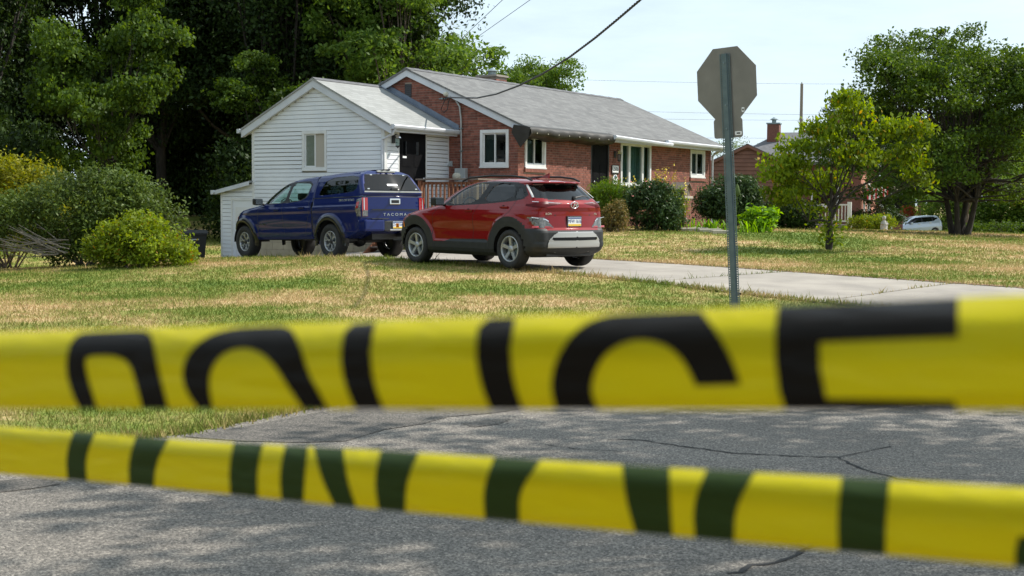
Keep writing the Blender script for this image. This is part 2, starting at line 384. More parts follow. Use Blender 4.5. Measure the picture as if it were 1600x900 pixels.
class MB:
    def __init__(s): s.v, s.f = [], []
    def add(s, V, Fs):
        b = len(s.v); s.v += [tuple(p) for p in V]; s.f += [tuple(b + i for i in f) for f in Fs]; return s
    def box(s, x0, x1, y0, y1, z0, z1):
        V = [(x, y, z) for z in (z0, z1) for y in (y0, y1) for x in (x0, x1)]
        return s.add(V, [(0, 2, 3, 1), (4, 5, 7, 6), (0, 1, 5, 4), (2, 6, 7, 3), (0, 4, 6, 2), (1, 3, 7, 5)])
    def prism(s, poly, d):
        """closed polygon of 3D points swept by vector d"""
        n = len(poly); A = [Vector(p) for p in poly]; B = [p + Vector(d) for p in A]
        return s.add(A + B, [tuple(range(n))[::-1], tuple(range(n, 2 * n))] + [(i, (i + 1) % n, n + (i + 1) % n, n + i) for i in range(n)])
    def tube(s, pts, rad, n=8, cap=True):
        P = [Vector(p) for p in pts]
        rr = rad if hasattr(rad, '__len__') else [rad] * len(P)
        base = len(s.v)
        up = Vector((0, 0, 1))
        for i, p in enumerate(P):
            t = (P[min(i + 1, len(P) - 1)] - P[max(i - 1, 0)]).normalized()
            a = t.cross(up)
            if a.length < 1e-3: a = t.cross(Vector((1, 0, 0)))
            a.normalize(); b = t.cross(a)
            for k in range(n):
                q = 2 * math.pi * k / n
                s.v.append(tuple(p + (a * math.cos(q) + b * math.sin(q)) * rr[i]))
        for i in range(len(P) - 1):
            for k in range(n):
                k2 = (k + 1) % n
                s.f.append((base + i * n + k, base + i * n + k2, base + (i + 1) * n + k2, base + (i + 1) * n + k))
        if cap:
            s.f.append(tuple(base + k for k in range(n)))
            s.f.append(tuple(base + (len(P) - 1) * n + k for k in range(n))[::-1])
        return s
    def lathe(s, prof, axis='z', n=24, c=(0, 0, 0)):
        """profile of (radius, height) turned about the axis"""
        base = len(s.v)
        for r_, h in prof:
            for k in range(n):
                q = 2 * math.pi * k / n
                x, y = r_ * math.cos(q), r_ * math.sin(q)
                p = (x, y, h) if axis == 'z' else ((x, h, y) if axis == 'y' else (h, x, y))
                s.v.append((p[0] + c[0], p[1] + c[1], p[2] + c[2]))
        for i in range(len(prof) - 1):
            for k in range(n):
                k2 = (k + 1) % n
                s.f.append((base + i * n + k, base + i * n + k2, base + (i + 1) * n + k2, base + (i + 1) * n + k))
        return s
    def build(s, name, mat, parent=None, smooth=False, loc=None, rot=None):
        return link(name, mesh_pd(name, s.v, s.f, smooth), mat, parent, loc, rot)
def box(name, mat, parent, x0, x1, y0, y1, z0, z1, bevel=0.0):
    o = MB().box(x0, x1, y0, y1, z0, z1).build(name, mat, parent)
    if bevel:
        bm = bmesh.new(); bm.from_mesh(o.data)
        bmesh.ops.bevel(bm, geom=bm.edges[:], offset=bevel, segments=2, affect='EDGES', profile=0.6)
        bm.to_mesh(o.data); bm.free()
    return o
def text(name, s, size, mat, parent, loc, rot, ext=0.002, align='CENTER', shear=0.0, sx=1.0):
    c = bpy.data.curves.new(name, 'FONT')
    c.body, c.size, c.extrude, c.align_x, c.align_y, c.shear = s, size, ext, align, 'CENTER', shear
    c.materials.append(MATS[mat])
    tmp = bpy.data.objects.new(name, c)
    me = bpy.data.meshes.new_from_object(tmp)
    bpy.data.objects.remove(tmp)
    o = bpy.data.objects.new(name, me); col.objects.link(o)
    if not me.materials: me.materials.append(MATS[mat])
    o.parent = parent; o.location = loc; o.rotation_euler = rot; o.scale = (sx, 1, 1)
    return o

# ------------------------------------------------------------------ terrain
CTRL = [(0, -6, 0), (-8, -4, 0), (8, -4, 0), (-6, 5, 0), (0, 3, 0), (6, 6, 0), (0, 10, 0), (-2.1, 8.5, 0), (-8, 8, .03), (3, 14.6, .03), (10, 13, 0), (22, 14, 0), (35, 16, 0), (-20, 10, .05),
        (.17, 23.3, .35), (1.9, 26.6, .36), (3.99, 19, .16), (7.7, 20.2, .25), (14, 19, .15), (-1.7, 24.85, .365), (0.9, 24.2, .355), (-.3, 26.2, .37),
        (-3.9, 30, .215), (-6.4, 33, .06), (-2.6, 31.5, .23), (-5.1, 34.2, .08), (-4.8, 28.4, .29), (-6.6, 29.3, .23), (-2.5, 25.6, .385), (-10, 25, .08), (-6, 20, .13), (-3, 14, .12), (0, 17, .2), (-12, 18, .08),
        (-8.75, 37, -.36), (-8, 37.4, -.25), (-6.2, 36.2, -.02), (-15, 45, .1), (-14, 60, .9), (-28, 60, 1.2), (-25, 40, -.1), (-10.5, 50, .25),
        (.13, 34.6, .7), (3.4, 37.6, .78), (6.7, 44, .75), (3, 32, .55), (7.25, 30.6, .45), (12, 29, .38), (16, 45, .42), (17, 52, .46), (24, 75, -.45), (31, 100, -.86), (20, 100, -.7),
        (11, 58, .5), (8, 52, .62), (15, 66, .3), (4, 60, .9), (-3, 60, 1.0), (0, 90, 1.0), (40, 60, 0), (30, 35, .2), (-50, 90, 1.5), (50, 120, -.5), (-45, 10, 0), (50, 5, 0)]
_C = np.array(CTRL, float)
def _tps(d2): return 0.5 * d2 * np.log(d2 + 1e-9)
def _fit():
    n = len(_C); d2 = ((_C[:, None, :2] - _C[None, :, :2]) ** 2).sum(-1)
    A = np.zeros((n + 3, n + 3)); A[:n, :n] = _tps(d2) + np.eye(n) * 0.6
    A[:n, n] = 1; A[:n, n + 1:] = _C[:, :2]; A[n:, :n] = A[:n, n:].T
    return np.linalg.solve(A, np.concatenate([_C[:, 2], np.zeros(3)]))
_W = _fit()
def gz(x, y):
    x = np.asarray(x, float); y = np.asarray(y, float)
    sh = x.shape
    p = np.stack([x.ravel(), y.ravel()], 1)
    pc = np.clip(p, [-55, -12], [60, 125])
    out = np.empty(len(p))
    for i in range(0, len(p), 20000):
        q = pc[i:i + 20000]
        d2 = ((q[:, None, :] - _C[None, :, :2]) ** 2).sum(-1)
        out[i:i + 20000] = _tps(d2) @ _W[:-3] + _W[-3] + q @ _W[-2:]
    return out.reshape(sh) if sh else float(out[0])
def inside(poly, x, y):
    poly = np.asarray(poly, float); r_ = np.zeros(np.shape(x), bool)
    j = len(poly) - 1
    for i in range(len(poly)):
        xi, yi = poly[i]; xj, yj = poly[j]
        c = ((yi > y) != (yj > y)) & (x < (xj - xi) * (y - yi) / (yj - yi + 1e-12) + xi)
        r_ ^= c; j = i
    return r_
# the street runs past the camera; its far kerb-less edge bends towards the driveway mouth
ROAD = [(-60, -14), (60, -14), (60, 13.5), (30, 15.2), (12, 16.2), (8.6, 16.4), (4.6, 16.0), (3.0, 15.0), (1.6, 13.4), (0.2, 11.7), (-1.45, 9.6), (-2.1, 8.55), (-3.4, 7.5), (-6, 6.0), (-12, 3.6), (-60, -8)]
FW = Vector((-0.667, 0.745, 0)); LT = Vector((-0.745, -0.667, 0))
_d0 = Vector((0.17, 23.3, 0)) + LT * 0.12; _d1 = _d0 - LT * 3.7
DRIVE = [tuple((_d0 - FW * 8.2)[:2]), tuple((_d0 - FW * 5.7)[:2]), tuple((_d0 + FW * 6.0)[:2]), (-4.6, 29.0), (-7.3, 32.6), (-8.2, 36.5), (-6.6, 36.0), (-3.3, 34.0), (-1.2, 31.6), tuple((_d1 + FW * 4.0)[:2]), tuple((_d1 - FW * 8.4)[:2]), (12.0, 16.3), (8.6, 16.5), (4.65, 16.1)]
def ground_mesh():
    xs = np.concatenate([[-1500, -600, -250, -120, -80], np.arange(-56, -20, 2.), np.arange(-20, 26, 0.3), np.arange(26, 62, 2.), [80, 120, 250, 600, 1500]])
    ys = np.concatenate([[-600, -200, -60, -30], np.arange(-14, 4, 2.), np.arange(4, 48, 0.3), np.arange(48, 126, 1.5), [140, 180, 260, 500, 1000, 2200]])
    X, Y = np.meshgrid(xs, ys)
    Z = gz(X, Y)
    for p in (ROAD, DRIVE): Z = Z - 0.05 * inside(p, X, Y)
    nx = len(xs)
    i, j = np.meshgrid(np.arange(len(ys) - 1), np.arange(nx - 1), indexing='ij')
    a = (i * nx + j).ravel()
    o = link('ground', mesh_np('ground', np.stack([X.ravel(), Y.ravel(), Z.ravel()], 1), np.stack([a, a + 1, a + nx + 1, a + nx], 1), True), 'lawn')
    tag(o, 'half-dry lawn of green and straw coloured patches around the houses', 'lawn', kind='structure')
    return o
ground_mesh()
def sheet(name, poly, dz, mat, parent=None, step=0.35, clip=None):
    """a polygon laid on the terrain, dz above it"""
    P = [Vector(p) for p in poly]
    pts, edges = [], []
    n = len(P)
    for i in range(n):
        a, b = P[i], P[(i + 1) % n]
        k = max(1, min(60, int((b - a).length / step)))
        for q in range(k): pts.append(a + (b - a) * (q / k))
    m = len(pts); edges = [(i, (i + 1) % m) for i in range(m)]
    xs = [p[0] for p in poly]; ys = [p[1] for p in poly]
    x0, x1, y0, y1 = max(min(xs), -25), min(max(xs), 30), max(min(ys), -4), max(ys)
    gx, gy = np.meshgrid(np.arange(x0 + step / 2, x1, step), np.arange(y0 + step / 2, y1, step))
    ins = inside(poly, gx, gy)
    pts += [Vector((float(a), float(b))) for a, b in zip(gx[ins], gy[ins])]
    r_ = delaunay_2d_cdt(pts, edges, [], 1, 1e-4)
    V = np.array([(v.x, v.y) for v in r_[0]])
    Z = gz(V[:, 0], V[:, 1]) + dz
    me = mesh_pd(name, np.column_stack([V, Z]), r_[2], True)
    return link(name, me, mat, parent)
# ------------------------------------------------------------------ road, driveway
road = tag(sheet('road', ROAD, 0.0, 'asphalt', step=0.6), kind='structure')
def onground(x, y, z0=0.0):
    """place on the ground seen at a pixel (two refinement steps)"""
    z = z0
    for _ in range(4):
        d = ray(x, y); p = Vector((0, 0, CAM_Z)) + d * ((z - CAM_Z) / d.z); z = gz(p.x, p.y)
    return p
def crack(pts, wid):
    P = [onground(*p) for p in pts]
    rr = random.Random(len(pts) * 31 + int(pts[0][0]))
    Q = []
    for a, b in zip(P[:-1], P[1:]):
        k = max(2, int((b - a).length / 0.05))
        Q += [a + (b - a) * (i / k) + Vector((rr.uniform(-.012, .012), rr.uniform(-.02, .02), 0)) for i in range(k)]
    V, Fs = [], []
    for i, p in enumerate(Q):
        t = (Q[min(i + 1, len(Q) - 1)] - Q[max(i - 1, 0)]); s = Vector((-t.y, t.x, 0)).normalized() * wid * rr.uniform(.25, 1.0) * (0.4 if i in (0, len(Q) - 1) else 1)
        for q in (p + s, p - s): V.append((q.x, q.y, gz(q.x, q.y) + 0.004))
        if i: Fs.append((2 * i - 2, 2 * i - 1, 2 * i + 1, 2 * i))
    link('crack', mesh_pd('crack', V, Fs), 'crack', road)
crack([(948, 687), (1000, 688), (1060, 697), (1140, 708), (1200, 711), (1308, 715), (1345, 733), (1400, 748), (1470, 757)], 0.013)
crack([(1308, 715), (1345, 708), (1400, 695)], 0.008)
crack([(850, 695), (910, 703), (985, 707)], 0.008)
crack([(1140, 898), (1175, 885), (1225, 876), (1262, 858), (1300, 846)], 0.018)
crack([(1262, 858), (1240, 850), (1200, 842)], 0.007)
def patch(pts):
    sheet('dark_patch', [tuple(onground(*p)[:2]) for p in pts], 0.004, 'tar', road, step=0.3)  # darker tone of the same asphalt over an irregular area
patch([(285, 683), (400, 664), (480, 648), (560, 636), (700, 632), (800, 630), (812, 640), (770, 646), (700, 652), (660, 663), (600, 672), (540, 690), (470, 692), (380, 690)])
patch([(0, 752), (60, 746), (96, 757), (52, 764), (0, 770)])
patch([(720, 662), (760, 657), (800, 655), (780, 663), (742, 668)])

drive = tag(sheet('driveway', DRIVE, -0.02, 'soil', step=0.4), kind='structure')
def clip_half(poly, p, n):
    out = []
    for i in range(len(poly)):
        a, b = Vector(poly[i]), Vector(poly[(i + 1) % len(poly)])
        da, db = (a - p).dot(n), (b - p).dot(n)
        if da >= 0: out.append(tuple(a))
        if (da >= 0) != (db >= 0): out.append(tuple(a + (b - a) * (da / (da - db))))
    return out
f2 = Vector(FW[:2]); o2 = Vector(_d0[:2])
cuts = [-9.4, -6.2, -3.0, 0.2, 3.4, 6.6, 10.2, 14.5]
for a, b in zip(cuts[:-1], cuts[1:]):
    pl = clip_half(clip_half(DRIVE, o2 + f2 * (a + 0.012), f2), o2 + f2 * (b - 0.012), -f2)
    if len(pl) > 2: sheet('slab', pl, 0.008, 'concrete', drive, step=0.35)
def strip(name, a, b, w, dz, mat, parent, n=40):
    a, b = Vector(a), Vector(b); t = (b - a).normalized(); s = Vector((-t.y, t.x)); V, Fs = [], []
    for i in range(n + 1):
        p = a + (b - a) * (i / n)
        for q, m in ((p + s * w * rng.uniform(.3, 1.1), 0), (p - s * w * rng.uniform(.2, .8), 0)): V.append((q.x, q.y, gz(q.x, q.y) + dz))
        if i: Fs.append((2 * i - 2, 2 * i - 1, 2 * i + 1, 2 * i))
    return link(name, mesh_pd(name, V, Fs), mat, parent)
strip('soil_edge', (_d1 + FW * 3.0)[:2], (_d1 - FW * 8.6)[:2], 0.14, 0.016, 'soil', drive, 90)

# ------------------------------------------------------------------ house
HROT = math.atan2(0.845, 0.535)
house = empty('brick_house', (0.13, 35.3, 0), HROT, 'red brick ranch house with grey shingle roof and white siding wing at the driveway', 'house')
HR = Matrix.Rotation(HROT, 3, 'Z'); HO = Vector((0.13, 35.3, 0))
def HW(x, y, z): return HO + HR @ Vector((x, y, z))
L, Wd, FLOOR, EAVE, RIDGE = 12.3, 7.08, 1.15, 3.6, 5.13
SL = (RIDGE - EAVE) / (Wd / 2)                      # main roof slope
def roof_z(y): return RIDGE - SL * abs(y - Wd / 2)
AX, AY0, AY1, AEZ, ARZ = -2.82, 2.21, 6.68, 3.56, 4.66
ASL = (ARZ - AEZ) / ((AY1 - AY0) / 2)
def aroof_z(y): return ARZ - ASL * abs(y - (AY0 + AY1) / 2)

def cut(lo, hi, holes):
    """interval minus holes"""
    iv = [(lo, hi)]
    for a, b in holes:
        nx = []
        for p, q in iv:
            if b <= p or a >= q: nx.append((p, q)); continue
            if a > p: nx.append((p, a))
            if b < q: nx.append((b, q))
        iv = nx
    return iv
def brick_faces(fn, u0, u1, z0, z1, openings, top=None, seed=1):
    """bricks on a wall; fn(u, d, z) -> local point, d = distance proud of the mortar face"""
    rr = random.Random(seed); m = MB()
    ch, bl, j = 0.0677, 0.213, 0.010
    n = int((z1 - z0) / ch)
    for k in range(n):
        za, zb = z0 + k * ch, z0 + (k + 1) * ch - j
        lo, hi = u0, u1
        if top:
            lo, hi = top(zb)
            if hi - lo < 0.1: break
        holes = [(a - 0.004, b + 0.004) for a, b, c, d in openings if zb > c and za < d]
        for p, q in cut(lo, hi, holes):
            u = u0 - (0.5 * bl if k % 2 else 0) - bl
            while u < q:
                a, b = max(u, p), min(u + bl - j, q)
                if b - a > 0.025:
                    d = 0.007 + rr.uniform(-0.002, 0.003)
                    P = [fn(a, 0, za), fn(b, 0, za), fn(b, 0, zb), fn(a, 0, zb), fn(a, d, za), fn(b, d, za), fn(b, d, zb), fn(a, d, zb)]
                    m.add(P, [(4, 5, 6, 7), (0, 1, 5, 4), (1, 2, 6, 5), (2, 3, 7, 6), (3, 0, 4, 7)])
                u += bl
    return m
# openings on the front wall (x range, z range) and on the gable wall (y range, z range)
W1 = (0.33, 1.38, 2.42, 3.30); DOOR = (3.92, 5.02, 1.15, 3.28); PIC = (5.72, 7.72, 2.02, 3.30); W2 = (10.62, 11.76, 2.36, 3.26)
GW = (0.27, 1.17, 2.43, 3.41); VENT = (3.45, 3.68, 4.36, 4.72)
def wall_poly(fn, outline, holes, name, mat, parent, thick):
    """flat wall with openings, as faces plus reveals going inwards"""
    pts, ed = [], []
    def ring(r_):
        b = len(pts); pts.extend(Vector(p) for p in r_); ed.extend((b + i, b + (i + 1) % len(r_)) for i in range(len(r_)))
    ring(outline)
    for a, b, c, d in holes: ring([(a, c), (b, c), (b, d), (a, d)])
    r_ = delaunay_2d_cdt(pts, ed, [], 1, 1e-6)
    V = [fn(v.x, 0, v.y) for v in r_[0]]; Fs = []
    for f in r_[2]:
        cx = sum(r_[0][i].x for i in f) / len(f); cz = sum(r_[0][i].y for i in f) / len(f)
        if not any(a < cx < b and c < cz < d for a, b, c, d in holes): Fs.append(tuple(f))
    m = MB().add(V, Fs)
    for a, b, c, d in holes:
        q = [(a, c), (b, c), (b, d), (a, d)]
        for i in range(4):
            p1, p2 = q[i], q[(i + 1) % 4]
            m.add([fn(p1[0], 0, p1[1]), fn(p2[0], 0, p2[1]), fn(p2[0], -thick, p2[1]), fn(p1[0], -thick, p1[1])], [(0, 1, 2, 3)])
    return m.build(name, mat, parent)
front = lambda u, d, z: (u, -d, z)
gable = lambda u, d, z: (-d, u, z)
wf = wall_poly(front, [(0, -.2), (L, -.2), (L, EAVE - .05), (0, EAVE - .05)], [W1, DOOR, PIC, W2], 'front_wall', 'mortar', house, 0.12)
wg = wall_poly(gable, [(0, -.4), (Wd, -.4), (Wd, EAVE - .05), (Wd / 2, RIDGE - .06), (0, EAVE - .05)], [GW, VENT], 'gable_wall', 'mortar', house, 0.12)
def gtop(z):
    h = (z + 0.06 - EAVE) / SL
    return (max(0, h), min(Wd, Wd - h)) if h > 0 else (0, Wd)
sills_f = [(W1[0] - .02, W1[1] + .02, W1[2] - .12, W1[2]), (W2[0] - .02, W2[1] + .02, W2[2] - .12, W2[2])]
b1 = brick_faces(front, 0.0, L, 0.3, EAVE - .08, [W1, DOOR, PIC, W2] + sills_f, seed=3).build('brick_facing', 'brick', wf)
b2 = brick_faces(gable, 0.0, Wd, 0.3, RIDGE - .05, [GW, VENT], gtop, seed=4).build('brick_facing', 'brick', wg)
for b in (b1, b2): b['kind'] = 'stuff'
MB().box(L - .02, L, 0, Wd, -.2, EAVE - .05).box(0, L, Wd - .02, Wd, -.4, EAVE - .05).prism([(L - .02, 0, EAVE - .05), (L - .02, Wd, EAVE - .05), (L - .02, Wd / 2, RIDGE - .06)], (.02, 0, 0)).build('rear_wall', 'brown_brick', house)
for a, b, c, d in sills_f:                       # rowlock sill: each brick on its own
    n = int((b - a) / 0.075)
    for i in range(n):
        MB().box(a + i * (b - a) / n + .004, a + (i + 1) * (b - a) / n - .004, -.05, -.0005, c, d - .002).build('sill_brick', 'brick', wf)
# dark room shell behind the openings, so glass looks into depth
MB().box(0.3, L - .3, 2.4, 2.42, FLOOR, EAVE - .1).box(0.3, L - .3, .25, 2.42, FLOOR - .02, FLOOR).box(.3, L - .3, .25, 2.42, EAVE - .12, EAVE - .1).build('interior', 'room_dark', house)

def slider(name, fn, o, parent, screen_first=True, fw=0.085, proud=0.035, lit=None):
    """two-sash sliding window: frame, sashes, panes; the first half carries an insect screen"""
    a, b, c, d = o
    root = empty(name, (0, 0, 0)); root.parent = parent
    m = MB()
    def bx(m, u0, u1, d0, d1, z0, z1):
        P = [fn(u, q, z) for z in (z0, z1) for q in (d0, d1) for u in (u0, u1)]
        m.add(P, [(0, 2, 3, 1), (4, 5, 7, 6), (0, 1, 5, 4), (2, 6, 7, 3), (0, 4, 6, 2), (1, 3, 7, 5)])
    e = 0.0
    bx(m, a + e, a + fw, -.06, proud, c, d); bx(m, b - fw, b - e, -.06, proud, c, d)
    bx(m, a + fw, b - fw, -.06, proud, d - fw, d); bx(m, a + fw, b - fw, -.06, proud, c, c + fw)
    bx(m, a - .015, b + .015, proud, proud + .02, c - .025, c + .012)
    m.build('frame', 'white_trim', root)
    mid = (a + b) / 2; s = 0.038
    for k, (u0, u1, dd) in enumerate(((a + fw, mid + .02, -.03), (mid - .02, b - fw, -.005))):
        m = MB(); z0, z1 = c + fw, d - fw
        bx(m, u0, u0 + s, dd - .03, dd, z0, z1); bx(m, u1 - s, u1, dd - .03, dd, z0, z1); bx(m, u0 + s, u1 - s, dd - .03, dd, z0, z0 + s); bx(m, u0 + s, u1 - s, dd - .03, dd, z1 - s, z1)
        sa = m.build('sash', 'white_trim', root)
        m = MB(); bx(m, u0 + s, u1 - s, dd - .02, dd - .014, z0 + s, z1 - s); m.build('pane', 'glass_house', root)
        if (k == 0) == screen_first:
            m = MB(); bx(m, u0 + s, u1 - s, dd - .060, dd - .055, z0 + s, z1 - s); m.build('insect_screen', 'screen', root)
        elif lit:
            m = MB(); bx(m, u0 + s - .03, u1 - s + .03, dd - .12, dd - .115, z0, z1); m.build('blind', lit, root)
    return root
slider('window', front, W1, house)
slider('window', front, W2, house)
slider('window', gable, (GW[0], GW[1], GW[2], GW[3]), house, screen_first=False)
# picture window: three lights, curtains inside
pw = empty('picture_window', (0, 0, 0)); pw.parent = house
a, b, c, d = PIC
m = MB().box(a, a + .09, -.04, .06, c, d).box(b - .09, b, -.04, .06, c, d).box(a + .09, b - .09, -.04, .06, d - .09, d).box(a + .09, b - .09, -.04, .06, c, c + .09).box(a - .02, b + .02, -.065, -.04, c - .03, c + .015)
m.build('frame', 'white_trim', pw)
for u in (a + .56, b - .56): MB().box(u - .055, u + .055, -.035, .055, c + .09, d - .09).build('mullion', 'white_trim', pw)
for u0, u1 in ((a + .09, a + .505), (a + .615, b - .615), (b - .505, b - .09)): MB().box(u0, u1, .01, .016, c + .09, d - .09).build('pane', 'glass_house', pw)
us = np.linspace(a + .02, b - .02, 90)
V = [(u, .16 + .03 * math.sin(u * 42) + .012 * math.sin(u * 97), z) for u in us for z in (c, d)]
link('curtain', mesh_pd('curtain', V, [(2 * i, 2 * i + 1, 2 * i + 3, 2 * i + 2) for i in range(89)], True), 'curtain', pw)
# front door
dr = empty('front_door', (0, 0, 0)); dr.parent = house
a, b, c, d = DOOR
MB().box(a + .002, a + .07, -.01, .1, c, d).box(b - .07, b - .002, -.01, .1, c, d).box(a + .07, b - .07, -.01, .1, d - .06, d - .002).build('door_frame', 'dark_metal', dr)
MB().box(a + .07, b - .07, .03, .07, c, d - .06).build('door_leaf', 'dark_door', dr)
for u0, u1, z0, z1 in ((.2, .48, .25, .8), (.58, .86, .25, .8), (.2, .48, .95, 1.45), (.58, .86, .95, 1.45), (.25, .81, 1.58, 1.9)):
    MB().box(a + u0, a + u1, .022, .031, c + z0, c + z1).build('door_panel', 'dark_door', dr)
MB().lathe([(.0, -.06), (.03, -.06), (.035, -.03), (.02, -.01), (.02, .03)], 'y', 14, (a + .16, .0, c + .95)).build('door_knob', 'chrome', dr, True)
MB().box(a - .02, b + .02, -.055, -.012, d - .0, d + .07).build('door_head', 'white_trim', dr)
# vent in the gable
m = MB().box(-.012, .03, VENT[0], VENT[1], VENT[2], VENT[3])
for i in range(6):
    z = VENT[2] + .03 + i * .055
    m.prism([(-.02, VENT[0] + .02, z), (-.012, VENT[0] + .02, z + .03), (-.008, VENT[0] + .02, z + .03), (-.016, VENT[0] + .02, z)], (0, VENT[1] - VENT[0] - .04, 0))
m.build('gable_vent', 'dark_metal', house)

# main roof
OV, RK = 0.42, 0.13
def roof_slab(name, x0, x1, ye0, yr, ye1, zr, sl, th, mat, parent):
    P = [(x0, ye0, zr - sl * (yr - ye0)), (x0, yr, zr), (x0, ye1, zr - sl * (ye1 - yr)), (x0, ye1, zr - sl * (ye1 - yr) - th), (x0, yr, zr - th), (x0, ye0, zr - sl * (yr - ye0) - th)]
    n = 6; A = P; B = [(x1, p[1], p[2]) for p in P]
    return MB().add(A + B, [(0, 1, 7, 6), (1, 2, 8, 7), (2, 3, 9, 8), (3, 4, 10, 9), (4, 5, 11, 10), (5, 0, 6, 11), (0, 5, 4, 1), (1, 4, 3, 2), (6, 7, 10, 11), (7, 8, 9, 10)]).build(name, mat, parent)
roof = roof_slab('roof', -RK - .03, L + RK, -OV, Wd / 2, Wd + OV, RIDGE + .02, SL, .05, 'shingle', house)
for i in range(40):                                   # ridge caps
    x = -RK - .03 + i * (L + 2 * RK + .03) / 40
    MB().prism([(x, Wd / 2 - .15, RIDGE - .15 * SL + .032), (x, Wd / 2, RIDGE + .04 + .006 * (i % 2)), (x, Wd / 2 + .15, RIDGE - .15 * SL + .032), (x, Wd / 2, RIDGE + .015)], ((L + 2 * RK) / 40 - .004, 0, 0)).build('ridge_cap', 'roof_dark', roof)
def rake(name, x, yr, ye, zr, sl, h, mat, parent, th=.03):
    s = 1 if ye > yr else -1
    P = [(x, yr, zr), (x, ye, zr - sl * abs(ye - yr)), (x, ye, zr - sl * abs(ye - yr) - h), (x, yr, zr - h)]
    if s > 0: P = P[::-1]
    return MB().prism(P, (th, 0, 0)).build(name, mat, parent)
for ye in (-OV, Wd + OV): rake('rake_board', -RK, Wd / 2, ye, RIDGE - .035, SL, .17, 'fascia_white', house)
rake('rake_board', L + RK - .03, Wd / 2, -OV, RIDGE - .035, SL, .17, 'fascia_white', house)
ez = roof_z(-OV)
MB().box(4.4, L + RK - .04, -OV + .02, -.02, ez - .15, ez - .13).build('soffit_board', 'white_trim', house)
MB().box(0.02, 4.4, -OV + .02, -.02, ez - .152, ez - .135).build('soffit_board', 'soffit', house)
MB().box(4.38, L + RK - .04, -OV, -OV + .02, ez - .17, ez - .04).build('fascia_board', 'fascia_white', house)
MB().box(7.75, 11.9, -.03, -.0105, EAVE - .33, EAVE - .27).build('frieze_board', 'white_trim', house)
# black sheeting wrapped round the damaged left end of the eave
V, Fs = [], []
nx, prof = 46, [(-OV + .12, ez + .075), (-OV - .02, ez + .03), (-OV - .07, ez - .03), (-OV - .08, ez - .13), (-OV - .03, ez - .20), (-OV + .16, ez - .235), (-.04, ez - .26)]
for i in range(nx):
    x = 0.0 - .16 + i * 4.62 / (nx - 1)
    sag = .018 * math.sin(x * 3.1) + .012 * math.sin(x * 7.7 + 1)
    for k, (y, z) in enumerate(prof):
        puff = .016 * math.sin(x * 9.5 + k) * (1 if 1 < k < 6 else .2)
        V.append((x, y - puff, z + sag * (k / 4) - (.05 * max(0, (x - 3.9)) if k > 3 else 0)))
for i in range(nx - 1):
    for k in range(len(prof) - 1):
        q = i * len(prof) + k; Fs.append((q, q + 1, q + len(prof) + 1, q + len(prof)))
Fs += [tuple(range(len(prof))), tuple((nx - 1) * len(prof) + k for k in range(len(prof)))[::-1]]
sheeting = link('eave_sheeting', mesh_pd('eave_sheeting', V, Fs, True), 'tarp', house)
for i in range(8):
    x = .12 + i * .56
    MB().box(x, x + .022, -OV - .098, -OV - .080, ez - .135, ez - .11).build('staple_tab', 'blind', sheeting)
# sheeting corner folded down over the end of the eave
MB().add([(-.19, -OV - .08, ez + .02), (-.19, -OV - .02, ez - .26), (-.17, -.18, ez - .50), (-.16, .10, ez - .10), (-.18, .02, ez + .10)], [(0, 1, 2, 3, 4)]).build('sheeting_flap', 'tarp', sheeting)
def gutter(name, x0, x1, y, z0, z1, parent, mat='fascia_white'):
    pr = [(0, 0), (-.10, 0.0), (-.125, -.03), (-.11, -.08), (-.08, -.115), (0, -.115)]
    A = [(x0, y + p, z0 + q) for p, q in pr]; B = [(x1, y + p, z1 + q) for p, q in pr]
    return MB().add(A + B, [tuple(range(6))[::-1], tuple(range(6, 12))] + [(i, (i + 1) % 6, 6 + (i + 1) % 6, 6 + i) for i in range(6)]).build(name, mat, parent)
gutter('gutter', 4.38, 8.15, -OV - .05, ez + .015, ez - .07, house)
gutter('gutter', 7.9, L + RK + .12, -OV - .003, ez + .02, ez - .0, house)
MB().tube([(L - .03, -OV - .06, ez - .1), (L - .03, -.2, ez - .22), (L - .03, -.07, ez - .32), (L - .03, -.07, .85)], .042, 8).build('downspout', 'fascia_white', house)
# chimney
ch = MB().box(5.55, 6.15, 4.3, 5.0, 4.3, 5.42).build('chimney', 'mortar', roof)
brick_faces(lambda u, d, z: (5.55 - d, u, z), 4.3, 5.0, 4.6, 5.40, [], seed=5).build('chimney_bricks', 'brick', roof)['kind'] = 'stuff'
brick_faces(lambda u, d, z: (u, 4.3 - d, z), 5.55, 6.15, 4.6, 5.40, [], seed=6).build('chimney_bricks', 'brick', roof)['kind'] = 'stuff'
MB().box(5.5, 6.2, 4.25, 5.05, 5.42, 5.48).build('chimney_cap', 'concrete', roof)
MB().lathe([(.0, 5.48), (.13, 5.48), (.13, 5.60), (.20, 5.62), (.02, 5.72)], 'z', 12, (5.85, 4.65, 0)).build('flue_cowl', 'galv', roof)

